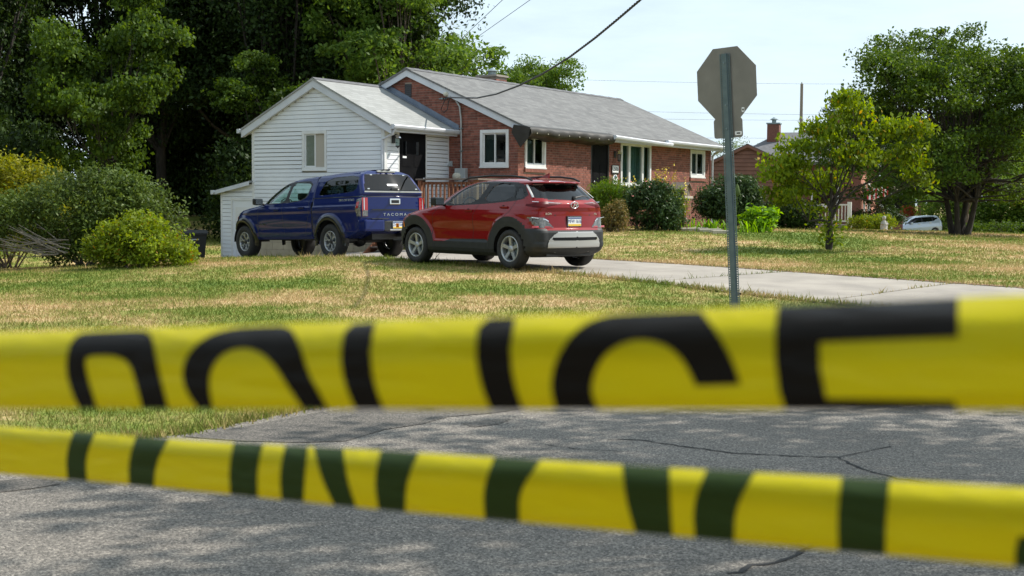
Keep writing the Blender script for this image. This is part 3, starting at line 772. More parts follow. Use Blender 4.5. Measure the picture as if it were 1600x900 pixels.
# lamps, number plaque
def wall_lamp(x, y, z, parent, label):
    r_ = empty('wall_lamp', HW(x, y, z), HROT, label, 'lamp')
    MB().box(-.06, .06, -.022, -.001, -.10, .10).build('back_plate', 'dark_metal', r_)
    MB().tube([(0, -.02, .05), (0, -.09, .13), (0, -.15, .10)], .012, 6).build('arm', 'dark_metal', r_)
    MB().lathe([(.0, .12), (.05, .10), (.085, .03), (.075, .02)], 'z', 6, (0, -.15, 0)).build('lamp_cap', 'chrome', r_)
    MB().lathe([(.07, .02), (.05, -.17), (.0, -.17)], 'z', 6, (0, -.15, 0)).build('lamp_glass', 'glass_house', r_)
    MB().lathe([(.055, -.165), (.055, -.185), (.015, -.22), (.0, -.24)], 'z', 6, (0, -.15, 0)).build('lamp_base', 'dark_metal', r_)
wall_lamp(5.36, -.012, 2.93, house, 'black wall lantern between the dark front door and picture window')
wall_lamp(-2.50, AY0 - .03, 3.08, house, 'black lantern on white siding beside the side door')
pl = empty('number_plaque', HW(5.37, -.012, 2.48), HROT, 'black plaque with white house number 2506 on the brick', 'sign')
box('board', 'dark_metal', pl, -.21, .21, -.025, -.001, -.14, .14, .006)
MB().box(-.185, .185, -.029, -.0255, -.085, .115).build('plate', 'white_paint', pl)
text('number', '2506', .19, 'ink', pl, (0, -.031, .015), (R(90), 0, 0), .001, sx=.85)
ss = empty('security_sign', HW(5.38, -.012, 2.18), HROT, 'small white sign with blue top on the brick under the number plaque', 'sign')
MB().prism([(-.14, -.02, -.13), (.14, -.02, -.13), (.15, -.02, .06), (.07, -.02, .15), (-.07, -.02, .15), (-.15, -.02, .06)], (0, .018, 0)).build('plate', 'white_paint', ss)
MB().prism([(-.06, -.024, .03), (.06, -.024, .03), (.07, -.024, .10), (0, -.024, .135), (-.07, -.024, .10)], (0, .003, 0)).build('emblem', 'plate_blue', ss)

# ---- white siding wing
wing = empty('siding_wing', (0, 0, 0)); wing.parent = house
AWIN = (4.13, 4.87, 2.36, 3.28); ADOOR = (-2.23, -1.08, 1.15, 3.33)
agab = lambda u, d, z: (AX - d, u, z)
aside = lambda u, d, z: (u, AY0 - d, z)
BASE = 0.62
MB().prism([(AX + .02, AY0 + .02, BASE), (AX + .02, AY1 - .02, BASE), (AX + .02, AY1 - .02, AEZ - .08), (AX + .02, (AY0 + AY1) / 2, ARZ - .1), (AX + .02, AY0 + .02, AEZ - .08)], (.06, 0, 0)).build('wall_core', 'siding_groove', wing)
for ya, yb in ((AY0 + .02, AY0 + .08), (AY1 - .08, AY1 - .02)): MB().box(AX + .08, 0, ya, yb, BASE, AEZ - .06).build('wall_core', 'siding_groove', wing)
def boards(fn, u0, u1, z0, z1, holes, parent, top=None, ex=0.1085):
    k = 0
    while z0 + k * ex < z1 - .02:
        za, zb = z0 + k * ex, min(z0 + (k + 1) * ex, z1)
        k += 1
        lo, hi = u0, u1
        if top:
            lo, hi = top(zb - .0)
            lo, hi = max(lo, u0), min(hi, u1)
            if hi - lo < .12: continue
        hs = [(a, b) for a, b, c, d in holes if zb > c + .02 and za < d - .02]
        for a, b in cut(lo, hi, hs):
            if b - a < .02: continue
            zb -= .009; P = [fn(a, .030, za), fn(b, .030, za), fn(b, .022, zb), fn(a, .022, zb), fn(a, .001, za), fn(b, .001, za)]
            P += [fn(a, .001, zb), fn(b, .001, zb)]
            MB().add(P, [(0, 1, 2, 3), (4, 5, 1, 0), (0, 3, 6, 4), (1, 5, 7, 2), (3, 2, 7, 6)]).build('siding_board', 'siding', parent)
def atop(z):
    h = (z + .13 - AEZ) / ASL
    return (AY0 + max(0, h), AY1 - max(0, h))
wa = empty('gable_siding', (0, 0, 0)); wa.parent = house
boards(agab, AY0 + .09, AY1 - .07, BASE, ARZ - .15, [(AWIN[0] - .06, AWIN[1] + .06, AWIN[2] - .06, AWIN[3] + .06)], wa, atop)
ws = empty('side_siding', (0, 0, 0)); ws.parent = house
boards(aside, AX + .09, -.05, BASE, AEZ - .20, [(ADOOR[0] - .05, ADOOR[1] + .05, ADOOR[2] - .5, ADOOR[3] + .05)], ws)
MB().box(AX - .028, AX + .09, AY0 - .028, AY0 + .02, BASE, AEZ - .1).box(AX - .028, AX + .0, AY0 + .02, AY0 + .09, BASE, AEZ - .1).build('corner_board', 'white_trim', wing)
MB().box(AX - .028, AX + .02, AY1 - .07, AY1 + .02, BASE - 0.6, AEZ - .1).build('corner_board', 'white_trim', wing)
MB().box(-.05, -.012, AY0 - .028, AY0 + .02, BASE, AEZ - .15).build('corner_board', 'white_trim', wing)
slider('window', agab, (AWIN[0] - .05, AWIN[1] + .05, AWIN[2] - .05, AWIN[3] + .05), house, screen_first=False, fw=.075, proud=.03, lit=None)
# masonry blocks under the wing, each its own piece
bw = MB().box(AX + .012, AX + .15, AY0, AY1, -.5, BASE).build('foundation', 'mortar', house)
for k in range(5):
    for i in range(12):
        y0 = AY0 + i * .4 - (.2 if k % 2 else 0); y1 = y0 + .39
        y0, y1 = max(y0, AY0), min(y1, AY1)
        if y1 - y0 > .05: MB().box(AX + .002, AX + .02, y0, y1, -.40 + k * .2, -.21 + k * .2).build('block', 'block', bw)
MB().box(AX + .02, 0, AY0 + .01, AY0 + .1, -.4, BASE).build('foundation', 'brown_brick', house)
# roof of the wing
AOV = .30
ar = roof_slab('wing_roof', AX - .16, -.012, AY0 - AOV, (AY0 + AY1) / 2, AY1 + AOV, ARZ + .03, ASL, .05, 'shingle_pale', house)
MB().prism([(AX - .16, (AY0 + AY1) / 2 - .13, ARZ + .045 - .13 * ASL), (AX - .16, (AY0 + AY1) / 2, ARZ + .055), (AX - .16, (AY0 + AY1) / 2 + .13, ARZ + .045 - .13 * ASL), (AX - .16, (AY0 + AY1) / 2, ARZ + .02)], (2.9, 0, 0)).build('ridge_cap', 'roof_dark', ar)
for ye in (AY0 - AOV, AY1 + AOV): rake('rake_board', AX - .14, (AY0 + AY1) / 2, ye, ARZ - .022, ASL, .19, 'fascia_white', house)
# soffit returns under the rake
for ye in (AY0 - AOV, AY1 + AOV):
    yr = (AY0 + AY1) / 2
    MB().prism([(AX - .11, yr, ARZ - .20), (AX - .11, ye, ARZ - .20 - ASL * abs(ye - yr)), (AX - .11, ye, ARZ - .185 - ASL * abs(ye - yr)), (AX - .11, yr, ARZ - .185)], (.11, 0, 0)).build('rake_soffit', 'white_trim', house)
aez = aroof_z(AY0 - AOV)
MB().box(AX, -.014, AY0 - AOV + .01, AY0 - .03, aez - .15, aez - .13).build('soffit_board', 'white_trim', house)
MB().box(AX - .1, -.014, AY0 - AOV, AY0 - AOV + .02, aez - .16, aez - .03).build('fascia_board', 'fascia_white', house)
gutter('gutter', AX - .12, -.02, AY0 - AOV - .002, aez + .02, aez + .01, house)
gutter('gutter', AX - .2, AX + 1.0, AY1 + AOV + .11, aez + .02, aez + .02, house)
MB().tube([(AX - .03, AY0 - AOV - .06, aez - .08), (AX - .03, AY0 - AOV + .02, aez - .22), (AX - .055, AY0 + .03, aez - .36), (AX - .06, AY0 + .03, .2)], .035, 8).build('downspout', 'fascia_white', house)
# blue-grey step flashing where the wing roof meets the brick gable
yr = (AY0 + AY1) / 2
MB().prism([(-.20, yr, ARZ + .045), (-.20, AY0 - AOV - .05, ARZ + .045 - ASL * (yr - AY0 + AOV + .05)), (-.20, AY0 - AOV - .05, ARZ + .055 - ASL * (yr - AY0 + AOV + .05)), (-.20, yr, ARZ + .055)], (.186, 0, 0)).build('flashing', 'flashing', house)
MB().prism([(-.034, yr + .4, ARZ + .05 - ASL * .4), (-.034, yr, ARZ + .05), (-.034, AY0 - AOV - .05, ARZ + .05 - ASL * (yr - AY0 + AOV + .05)), (-.034, AY0 - AOV - .05, ARZ + .17 - ASL * (yr - AY0 + AOV + .05)), (-.034, yr, ARZ + .17), (-.034, yr + .4, ARZ + .17 - ASL * .4)], (.022, 0, 0)).build('flashing', 'flashing', house)
# side door
sd = empty('side_door', (0, 0, 0)); sd.parent = house
a, b, c, d = ADOOR
MB().box(a - .05, a, AY0 - .03, AY0 + .015, c, d + .05).box(b, b + .05, AY0 - .03, AY0 + .015, c, d + .05).box(a, b, AY0 - .03, AY0 + .015, d, d + .05).build('door_frame', 'white_trim', sd)
MB().box(a, b, AY0 - .02, AY0 + .012, c, d).build('door_leaf', 'dark_door', sd)
for u0, u1, z0, z1 in ((.12, .5, .2, 1.1), (.64, 1.02, .2, 1.1), (.12, .5, 1.25, 2.0), (.64, 1.02, 1.25, 2.0)):
    MB().box(a + u0, a + u1, AY0 - .027, AY0 - .0205, c + z0, c + z1).build('door_panel', 'dark_door', sd)
for u in (.17, .72): MB().box(a + u, a + u + .14, AY0 - .032, AY0 - .0275, c + 1.55, c + 1.9).build('door_light', 'glass_tint', sd)
MB().lathe([(.0, -.07), (.03, -.07), (.033, -.03), (.02, .0)], 'y', 12, (b - .14, AY0 - .02, c + .95)).build('door_knob', 'chrome', sd, True)
MB().box(a + .14, a + .30, AY0 - .034, AY0 - .0275, c + 1.47, c + 1.52).build('door_notice', 'white_paint', sd)
# lean-to at the far end of the wing, with its own door
lt = empty('lean_to', (0, 0, 0)); lt.parent = house
LY = 7.86; LZ0, LZ1 = 2.02, 1.80
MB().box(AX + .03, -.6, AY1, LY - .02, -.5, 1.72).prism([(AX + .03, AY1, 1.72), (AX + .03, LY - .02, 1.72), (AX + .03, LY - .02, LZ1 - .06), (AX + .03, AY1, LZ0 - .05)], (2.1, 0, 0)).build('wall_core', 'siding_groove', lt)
boards(agab, AY1 + .02, LY - .06, -.45, LZ1 - .05, [(AY1, LY - .38, -.5, 1.52)], lt)
MB().prism([(AX - .015, AY1 + .02, LZ1 - .05), (AX - .015, LY - .05, LZ1 - .05), (AX - .015, AY1 + .02, LZ0 - .06)], (.04, 0, 0)).build('siding_board', 'siding', lt)
MB().box(AX - .03, AX + .03, LY - .06, LY + .01, -.5, LZ1 - .06).box(AX - .03, AX + .0, LY - .44, LY - .38, -.5, 1.58).box(AX - .03, AX + .0, AY1 + .02, LY - .44, 1.52, 1.58).build('corner_board', 'white_trim', lt)
MB().box(AX - .012, AX + .01, AY1 + .02, LY - .44, -.4, 1.52).build('door_leaf', 'siding', lt)
for k in range(3): MB().box(AX - .018, AX - .0125, AY1 + .1, LY - .54, -.2 + k * .55, .22 + k * .55).build('door_panel', 'white_trim', lt)
MB().prism([(AX - .14, AY1 + .0, LZ0 + .02), (AX - .14, LY + .12, LZ1 - .02), (AX - .14, LY + .12, LZ1 - .07), (AX - .14, AY1 + .0, LZ0 - .03)], (2.3, 0, 0)).build('lean_to_roof', 'shingle_pale', lt)
MB().prism([(AX - .15, AY1 + .02, LZ0 - .0), (AX - .15, LY + .12, LZ1 - .03), (AX - .15, LY + .12, LZ1 - .13), (AX - .15, AY1 + .02, LZ0 - .10)], (.012, 0, 0)).build('rake_board', 'fascia_white', lt)
gutter('gutter', AX - .18, AX + 1.2, LY + .24, LZ1 - .02, LZ1 - .02, lt)

# electric meter, conduit, weatherhead, service bracket
em = empty('electric_meter', HW(0, 1.76, 2.1), HROT, 'grey electric meter box with pipe up the shaded brick gable', 'meter')
box('meter_box', 'meter_grey', em, -.15, -.012, -.19, .15, -.18, .30, .012)
MB().lathe([(.0, -.30), (.075, -.29), (.10, -.25), (.105, -.15)], 'x', 18, (0, .05, .08)).build('meter_glass', 'blind', em, True)
MB().tube([(-.06, .0, .30), (-.06, 0, 1.6), (-.06, .05, 1.95), (-.06, .22, 2.18), (-.09, .40, 2.28)], .026, 8).build('conduit', 'pvc_grey', em, True)
MB().lathe([(.0, -.1), (.05, -.09), (.075, 0), (.06, .09), (.0, .11)], 'x', 12, (-.12, .44, 2.29)).build('weatherhead', 'blind', em, True)
for z in (.75, 1.35): MB().box(-.09, -.012, -.035, .035, z, z + .03).build('strap', 'galv', em)
MB().box(-.10, -.012, .58, .64, 2.16, 2.20).tube([(-.02, .5, 2.18), (-.02, .75, 2.18)], .02, 6).build('wire_bracket', 'galv', em)
MB().tube([(-.12, .44, 2.24), (-.14, .52, 2.05), (-.12, .62, 1.88), (-.12, .52, 1.80), (-.13, .40, 1.88), (-.15, .36, 2.05), (-.14, .30, 2.22)], .012, 6).build('drip_loop', 'wire', em, True)
dv = empty('dryer_vent', HW(0, 2.15, 2.52), HROT, 'small grey vent hood on shaded brick left of the meter', 'vent')
MB().prism([(-.012, -.06, -.05), (-.10, -.06, -.05), (-.012, -.06, .06)], (0, .12, 0)).build('hood', 'meter_grey', dv)
MB().box(-.02, -.012, -.08, .08, -.07, .08).build('flange', 'meter_grey', dv)

# deck by the side door
dk = empty('wooden_deck', HW(-1.2, 1.0, 0), HROT, 'brown wooden deck with railing between wing and brick gable', 'deck')
for i in range(14): MB().box(-1.15, 1.17, -1.3 + i * .178, -1.3 + i * .178 + .168, 1.08, 1.12).build('deck_board', 'wood_grey', dk)
for y in (-1.27, .42): box('post', 'wood_rail', dk, -1.2, -1.1, y - .05, y + .05, -.1, 2.04)
for z0 in (1.18,): box('rail', 'wood_rail', dk, -1.17, -1.13, -1.22, .37, z0, z0 + .08)
box('top_rail', 'wood_grey', dk, -1.23, -1.07, -1.38, .52, 2.042, 2.082)
box('rail', 'wood_rail', dk, -1.17, -1.13, -1.22, .37, 1.93, 2.0)
for i in range(12): box('baluster', 'wood_rail', dk, -1.21, -1.172, -1.14 + i * .128, -1.10 + i * .128, 1.1, 1.98)
for x in (-.1, 1.0): box('post', 'wood_rail', dk, x - .05, x + .05, -1.32, -1.22, -.1, 2.04)
box('top_rail', 'wood_grey', dk, -1.06, 1.1, -1.36, -1.20, 2.044, 2.084)
for i in range(15): box('baluster', 'wood_rail', dk, -.98 + i * .135, -.94 + i * .135, -1.34, -1.30, 1.1, 2.0)
box('skirt', 'wood_rail', dk, -1.19, -1.16, -1.3, 1.1, .85, 1.06)
for i in range(5): box('step', 'wood_grey', dk, -1.5 - i * .27, -1.21 - i * .27, .5, 1.15, .88 - i * .18, .92 - i * .18)
for y in (.48, 1.13): MB().prism([(-1.2, y, 1.06), (-1.2, y, .75), (-2.7, y, -.1), (-2.75, y, .1)], (0, .04, 0)).build('stringer', 'wood_rail', dk)

# mailbox pillar by the front path
pb = HW(3.55, -2.65, 0); pb = at(1063, 340, 37.4); pz = gz(pb.x, pb.y)
pil = empty('mailbox_pillar', (pb.x, pb.y, pz), HROT, 'short brick pillar with a weathered wooden letterbox on top', 'pillar')
MB().box(-.22, .22, -.22, .22, -.1, .86).build('core', 'mortar', pil)
for q, fn in enumerate((lambda u, d, z: (u, -.22 - d, z), lambda u, d, z: (-.22 - d, u, z), lambda u, d, z: (u, .22 + d, z), lambda u, d, z: (.22 + d, u, z))):
    brick_faces(fn, -.225, .225, 0, .86, [], seed=20 + q).build('pillar_bricks', 'brick', pil)['kind'] = 'stuff'
box('cap', 'stone', pil, -.26, .26, -.26, .26, .862, .93, .01)
lb = empty('letterbox', (pb.x, pb.y, pz + .932), HROT, 'grey wooden gabled letterbox standing on the brick pillar', 'letterbox')
MB().box(-.17, .17, -.2, .2, 0, .2).prism([(-.17, -.2, .2), (.17, -.2, .2), (0, -.2, .34)], (0, .4, 0)).build('box', 'wood_grey', lb)
MB().prism([(-.24, -.26, .155), (0, -.26, .36), (0, -.26, .385), (-.26, -.26, .165)], (0, .52, 0)).build('roof_board', 'wood_grey', lb)
MB().prism([(.24, -.26, .155), (.26, -.26, .165), (0, -.26, .386), (0, -.26, .361)], (0, .52, 0)).build('roof_board', 'wood_grey', lb)
# stepping stones / path edge
k = 0
for (x, y, Y, sx, sy, lab) in ((1085, 357, 36.6, .75, .35, 'pale slab beside the brick pillar, first of the path stones'), (1110, 361, 36.2, .6, .3, 'pale path stone in the middle of the row by the lilies'), (1128, 366, 35.6, .55, .28, 'lowest pale path stone just left of the sign post'), (1100, 354, 37.5, .8, .3, 'long pale path slab behind the other path stones')):
    p = at(x, y, Y); z = gz(p.x, p.y)
    o = box('path_stone', 'stone', None, -sx / 2, sx / 2, -sy / 2, sy / 2, -.03, .09, .02)
    o.location = (p.x, p.y, z); o.rotation_euler = (R(2 - k), R(k - 1.5), R(8 * k - 10)); k += 1
    tag(o, lab, 'stone', 'stones of the front path')
# ------------------------------------------------------------------ cars
def seg_near(poly, x, z):
    """nearest point on a closed polyline and distance (vectorised)"""
    P = np.asarray(poly, float); best = np.full(x.shape, 1e9); bx = x.copy(); bz = z.copy()
    for i in range(len(P)):
        a, b = P[i], P[(i + 1) % len(P)]; d = b - a; L2 = (d ** 2).sum() + 1e-12
        t = np.clip(((x - a[0]) * d[0] + (z - a[1]) * d[1]) / L2, 0, 1)
        qx, qz = a[0] + t * d[0], a[1] + t * d[1]; dd = np.hypot(x - qx, z - qz)
        m = dd < best; best[m] = dd[m]; bx[m] = qx[m]; bz[m] = qz[m]
    return bx, bz, best
def chaikin(P, k=2, closed=True):
    P = [np.array(p, float) for p in P]
    for _ in range(k):
        Q = []
        for i in range(len(P)):
            a, b = P[i], P[(i + 1) % len(P)]; Q += [a * .8 + b * .2, a * .2 + b * .8]
        P = Q
    return [tuple(p) for p in P]
def circle(cx, cz, r_, n=48): return [(cx + r_ * math.cos(2 * math.pi * i / n), cz + r_ * math.sin(2 * math.pi * i / n)) for i in range(n)]
class CarBody:
    """body as a stack of plan outlines: xf(z), xr(z) and half width w(z); faces are sorted into parts by their place"""
    def __init__(s, xf, xr, w, rr, rf, cr, cf, bow_r=.05, bow_f=.12, dz=.010, dx=.013, taper=None, bump=None):
        s.xf, s.xr, s.w = (np.array(k, float).T for k in (xf, xr, w))
        s.rr, s.rf, s.cr, s.cf, s.bow_r, s.bow_f = rr, rf, cr, cf, bow_r, bow_f
        s.taper, s.bump = taper, bump
        z0, z1 = s.w[0][0], s.w[0][-1]
        zs = [z0]
        while zs[-1] < z1 - 1e-6:
            z = zs[-1]
            dw = abs(np.interp(z + dz, *s.w) - np.interp(z, *s.w)) + .15 * abs(np.interp(z + dz, *s.xf) - np.interp(z, *s.xf))
            zs.append(min(z1, z + dz / max(1, dw / .015)))
        s.zs = np.array(zs)
        x0, x1 = s.xr[1].min(), s.xf[1].max()
        s.ns = int((x1 - x0) / dx)
        s.nr, s.nc = 34, 16
    def W(s, x, z):
        w = np.interp(z, *s.w)
        if s.taper is not None: w = w * s.taper(x, z)
        xr = np.interp(z, *s.xr) + s.bow_r; xf = np.interp(z, *s.xf) - s.bow_f
        n = 2.6
        u = np.clip((xr + s.rr - x) / s.rr, 0, 1); y = w - s.cr * (1 - (1 - u ** n) ** (1 / n))
        u = np.clip((x - (xf - s.rf)) / s.rf, 0, 1); y = y - s.cf * (1 - (1 - u ** n) ** (1 / n))
        if s.bump is not None: y = y + s.bump(x, z)
        return np.maximum(y, .001)
    def grid(s):
        T = []
        for z in s.zs:
            xr0, xf0 = np.interp(z, *s.xr), np.interp(z, *s.xf)
            xr, xf = xr0 + s.bow_r, xf0 - s.bow_f
            ph = np.linspace(0, 1, s.nc + 1)[1:]
            xa = xr + s.rr * (1 - np.cos(ph * math.pi / 2)) ** 1.35       # dense near the rear end
            xb = np.linspace(xr + s.rr, max(xf - s.rf, xr + s.rr + .02), s.ns)[1:]
            xc = (xf - s.rf) + s.rf * np.sin(ph * math.pi / 2)
            xs = np.concatenate([[xr], xa, xb, np.minimum(xc, xf)])
            ys = s.W(xs, np.full_like(xs, z))
            ye, yf = ys[0], ys[-1]
            t = np.linspace(0, 1, s.nr)[:-1]
            yr = ye * t; rear = np.stack([xr0 + s.bow_r * (yr / max(ye, 1e-6)) ** 2, yr], 1)
            t = np.linspace(1, 0, 14)[1:]; yy = yf * t
            fr_ = np.stack([xf + s.bow_f * (1 - (yy / max(yf, 1e-6)) ** 2), yy], 1)
            T.append(np.concatenate([rear, np.stack([xs, ys], 1), fr_]))
        G = np.array(T)
        s.i_side0, s.i_side1 = s.nr - 1, s.nr - 1 + len(xs)
        return np.dstack([G, np.repeat(s.zs[:, None], G.shape[1], 1)])
    def XR(s, y, z):
        ye = s.W(np.interp(z, *s.xr) + s.bow_r, z)
        return np.interp(z, *s.xr) + s.bow_r * (np.abs(y) / np.maximum(ye, 1e-6)) ** 2
    def build(s, side_polys, rear_polys, classify, snap=.5):
        G = s.grid(); nz, nt, _ = G.shape
        a = s.i_side0
        # pull grid points onto the part outlines so that edges come out clean
        X, Y, Z = G[..., 0], G[..., 1], G[..., 2]
        sl = (slice(1, nz - 1), slice(a + 2, s.i_side1 - 4))
        for P in side_polys:
            bx, bz, d = seg_near(P, X[sl], Z[sl]); m = d < .006
            x, z = X[sl], Z[sl]
            x[m] = bx[m]; z[m] = bz[m]
        y = s.W(X[sl], Z[sl]); Y[sl] = y
        sr = (slice(1, nz - 1), slice(0, a))
        for P in rear_polys:
            by, bz, d = seg_near(P, Y[sr], Z[sr]); m = d < .0048
            y, z = Y[sr], Z[sr]; y[m] = by[m]; z[m] = bz[m]
        X[sr] = s.XR(Y[sr], Z[sr])
        i, j = np.meshgrid(np.arange(nz - 1), np.arange(nt - 1), indexing='ij')
        q = (i * nt + j).ravel()
        Fq = np.stack([q, q + nt, q + nt + 1, q + 1], 1)
        V = G.reshape(-1, 3); C = V[Fq].mean(1)
        reg = np.where(j.ravel() < a, 2, np.where(j.ravel() < s.i_side1 - 1, 0, 1))     # 2 rear, 0 side, 1 front
        cls = classify(C[:, 0], C[:, 1], C[:, 2], reg)
        return V, Fq, cls, nt, nz
    def part(s, V, Fq, sel, both=True, side=1, inset=0.0, cap=False, nt=0):
        out_v, out_f, base = [], [], 0
        Fs = Fq[sel]
        used, inv = np.unique(Fs, return_inverse=True)
        P = V[used].copy()
        Fi = inv.reshape(Fs.shape)
        if inset:
            e1 = P[Fi[:, 2]] - P[Fi[:, 0]]; e2 = P[Fi[:, 3]] - P[Fi[:, 1]]; nrm = np.cross(e1, e2)
            N = np.zeros_like(P)
            for k in range(4): np.add.at(N, Fi[:, k], nrm)
            N /= np.linalg.norm(N, axis=1)[:, None] + 1e-9
            sg = np.sign((N * (P - np.array([0, 0, .8]))).sum(1).mean())
            P = P + N * inset * (sg if sg else 1)
        for sg in ((1, -1) if both else (side,)):
            Q = P.copy(); Q[:, 1] *= sg
            out_v.append(Q); out_f.append((Fi[:, ::-1] if sg < 0 else Fi) + base); base += len(Q)
        return np.concatenate(out_v), np.concatenate(out_f)
def car_part(cb, D, sel, name, mat, root, both=True, side=1, inset=0.0):
    if not sel.any(): return None
    V, Fq = cb.part(D[0], D[1], sel, both, side, inset)
    return link(name, mesh_np(name, V, Fq, True), mat, root)
def roof_cap(cb, D, root, mat, name='roof_skin'):
    V, nt, nz = D[0], D[3], D[4]
    top = V[(nz - 1) * nt:]
    P = [(p[0], p[1], p[2]) for p in top] + [(p[0], -p[1], p[2]) for p in top[::-1]]
    return link(name, mesh_pd(name, P, [tuple(range(len(P)))[::-1]]), mat, root)
def line_strip(cb, pts, wid, name, mat, root, off=.0015, sides=(1, -1)):
    """thin dark shut line lying on the body side"""
    P = []
    for a, b in zip(pts[:-1], pts[1:]):
        k = max(2, int(math.hypot(b[0] - a[0], b[1] - a[1]) / .03))
        P += [(a[0] + (b[0] - a[0]) * i / k, a[1] + (b[1] - a[1]) * i / k) for i in range(k)]
    P.append(pts[-1]); P = np.array(P)
    t = np.gradient(P, axis=0); t /= np.linalg.norm(t, axis=1)[:, None] + 1e-9
    n = np.stack([-t[:, 1], t[:, 0]], 1) * wid
    for sg in sides:
        V = []
        for p, q in zip(P, n):
            for e in (p + q, p - q): V.append((e[0], sg * (float(cb.W(np.array([e[0]]), np.array([e[1]]))[0]) + off), e[1]))
        link(name, mesh_pd(name, V, [(2 * i, 2 * i + 1, 2 * i + 3, 2 * i + 2) for i in range(len(P) - 1)]), mat, root)
def side_panel(cb, poly, name, mat, root, off, sides=(1, -1), grid=.03):
    """a patch laid on the body side, off proud of it"""
    pts = [Vector(p) for p in poly]; n = len(pts); ed = [(i, (i + 1) % n) for i in range(n)]
    xs = [p[0] for p in poly]; zs = [p[1] for p in poly]
    gx, gy = np.meshgrid(np.arange(min(xs), max(xs), grid), np.arange(min(zs), max(zs), grid)); ins = inside(poly, gx, gy)
    pts += [Vector((float(a), float(b))) for a, b in zip(gx[ins], gy[ins])]
    r_ = delaunay_2d_cdt(pts, ed, [], 1, 1e-5)
    v = np.array([(p.x, p.y) for p in r_[0]]); y = cb.W(v[:, 0], v[:, 1]) + off
    out = []
    for sg in sides:
        out.append(link(name, mesh_pd(name, np.stack([v[:, 0], sg * y, v[:, 1]], 1), [tuple(f) for f in r_[2]], True), mat, root))
    return out
def rear_panel(cb, poly, name, mat, root, off, grid=.03):
    pts = [Vector(p) for p in poly]; n = len(pts); ed = [(i, (i + 1) % n) for i in range(n)]
    ys = [p[0] for p in poly]; zs = [p[1] for p in poly]
    gx, gy = np.meshgrid(np.arange(min(ys), max(ys), grid), np.arange(min(zs), max(zs), grid)); ins = inside(poly, gx, gy)
    pts += [Vector((float(a), float(b))) for a, b in zip(gx[ins], gy[ins])]
    r_ = delaunay_2d_cdt(pts, ed, [], 1, 1e-5)
    v = np.array([(p.x, p.y) for p in r_[0]]); x = cb.XR(v[:, 0], v[:, 1]) - off
    return link(name, mesh_pd(name, np.stack([x, v[:, 0], v[:, 1]], 1), [tuple(f)[::-1] for f in r_[2]], True), mat, root)
def wheel(root, x, y, r_, rim, wid, spokes, label_side):
    """tyre and alloy rim; label_side = +1 left, -1 right"""
    w = empty('wheel', (x, y, r_)); w.parent = root
    s = label_side
    h = wid / 2
    prof = [(rim, -h * .8), (rim + .02, -h), (r_ - .035, -h * 1.02), (r_ - .008, -h * .82), (r_, -h * .4), (r_, h * .4), (r_ - .008, h * .82), (r_ - .035, h * 1.02), (rim + .02, h), (rim, h * .8), (rim - .01, h * .5)]
    MB().lathe(prof, 'y', 48).build('tyre', 'tyre', w, True)
    for k in range(60):
        pass
    m = MB().lathe([(rim, h * .82 * s), (rim - .008, h * .90 * s), (rim - .022, h * .86 * s), (rim - .028, h * .55 * s), (rim - .03, -h * .6 * s)], 'y', 48)
    m.build('rim_barrel', 'rim_silver', w, True)
    MB().lathe([(.0, h * .02 * s), (rim - .03, h * .02 * s)], 'y', 32).build('brake_shadow', 'rim_dark', w)
    MB().lathe([(.0, h * .18 * s), (.12, h * .18 * s), (.13, h * .1 * s)], 'y', 28).build('brake_disc', 'galv', w)
    m = MB()
    def bar(a0, r0, r1, w0, w1, d0, d1):
        ca, sa = math.cos(a0), math.sin(a0)
        def pt(rad, off, d): return (rad * ca - off * sa, d * s, rad * sa + off * ca)
        P = [pt(r0, -w0, d0), pt(r0, w0, d0), pt(r1, w1, d1), pt(r1, -w1, d1), pt(r0, -w0 * 1.2, d0 - .03), pt(r0, w0 * 1.2, d0 - .03), pt(r1, w1 * 1.2, d1 - .03), pt(r1, -w1 * 1.2, d1 - .03)]
        m.add(P, [(0, 1, 2, 3), (4, 7, 6, 5), (0, 4, 5, 1), (1, 5, 6, 2), (2, 6, 7, 3), (3, 7, 4, 0)])
    n, kind = spokes
    for k in range(n):
        a = 2 * math.pi * k / n + .31
        if kind == 'twin':
            for e in (-1, 1): bar(a + e * .085, .05, rim - .02, .020, .013, h * .62, h * .80)
        else:
            bar(a, .04, rim * .62, .018, .014, h * .6, h * .72)
            for e in (-1, 1):
                ca, sa = math.cos(a), math.sin(a); b = a + e * .26
                p0 = Vector((rim * .52 * ca, 0, rim * .52 * sa)); p1 = Vector(((rim - .02) * math.cos(b), 0, (rim - .02) * math.sin(b)))
                t = (p1 - p0).normalized(); nn = Vector((-t.z, 0, t.x)) * .012
                P = [p0 - nn, p0 + nn, p1 + nn, p1 - nn]
                P = [Vector((p.x, (h * .72 if i in (0, 1) else h * .82) * s, p.z)) for i, p in enumerate(P)]
                m.add([tuple(p) for p in P] + [(p.x, p.y - .03 * s, p.z) for p in P], [(0, 1, 2, 3), (4, 7, 6, 5), (0, 4, 5, 1), (1, 5, 6, 2), (2, 6, 7, 3), (3, 7, 4, 0)])
    m.build('spokes', 'rim_silver', w)
    MB().lathe([(.0, h * .74 * s), (.035, h * .73 * s), (.06, h * .62 * s), (.065, h * .4 * s)], 'y', 20).build('hub_cap', 'rim_silver' if kind == 'twin' else 'rim_dark', w, True)
    return w
def seats(root, rows, z0, top):
    for x in rows:
        for y in (-.36, .36):
            box('seat', 'seat', root, x - .02, x + .10, y - .24, y + .24, z0, top, .03)
            box('head_rest', 'seat', root, x - .03, x + .06, y - .12, y + .12, top + .02, top + .17, .03)
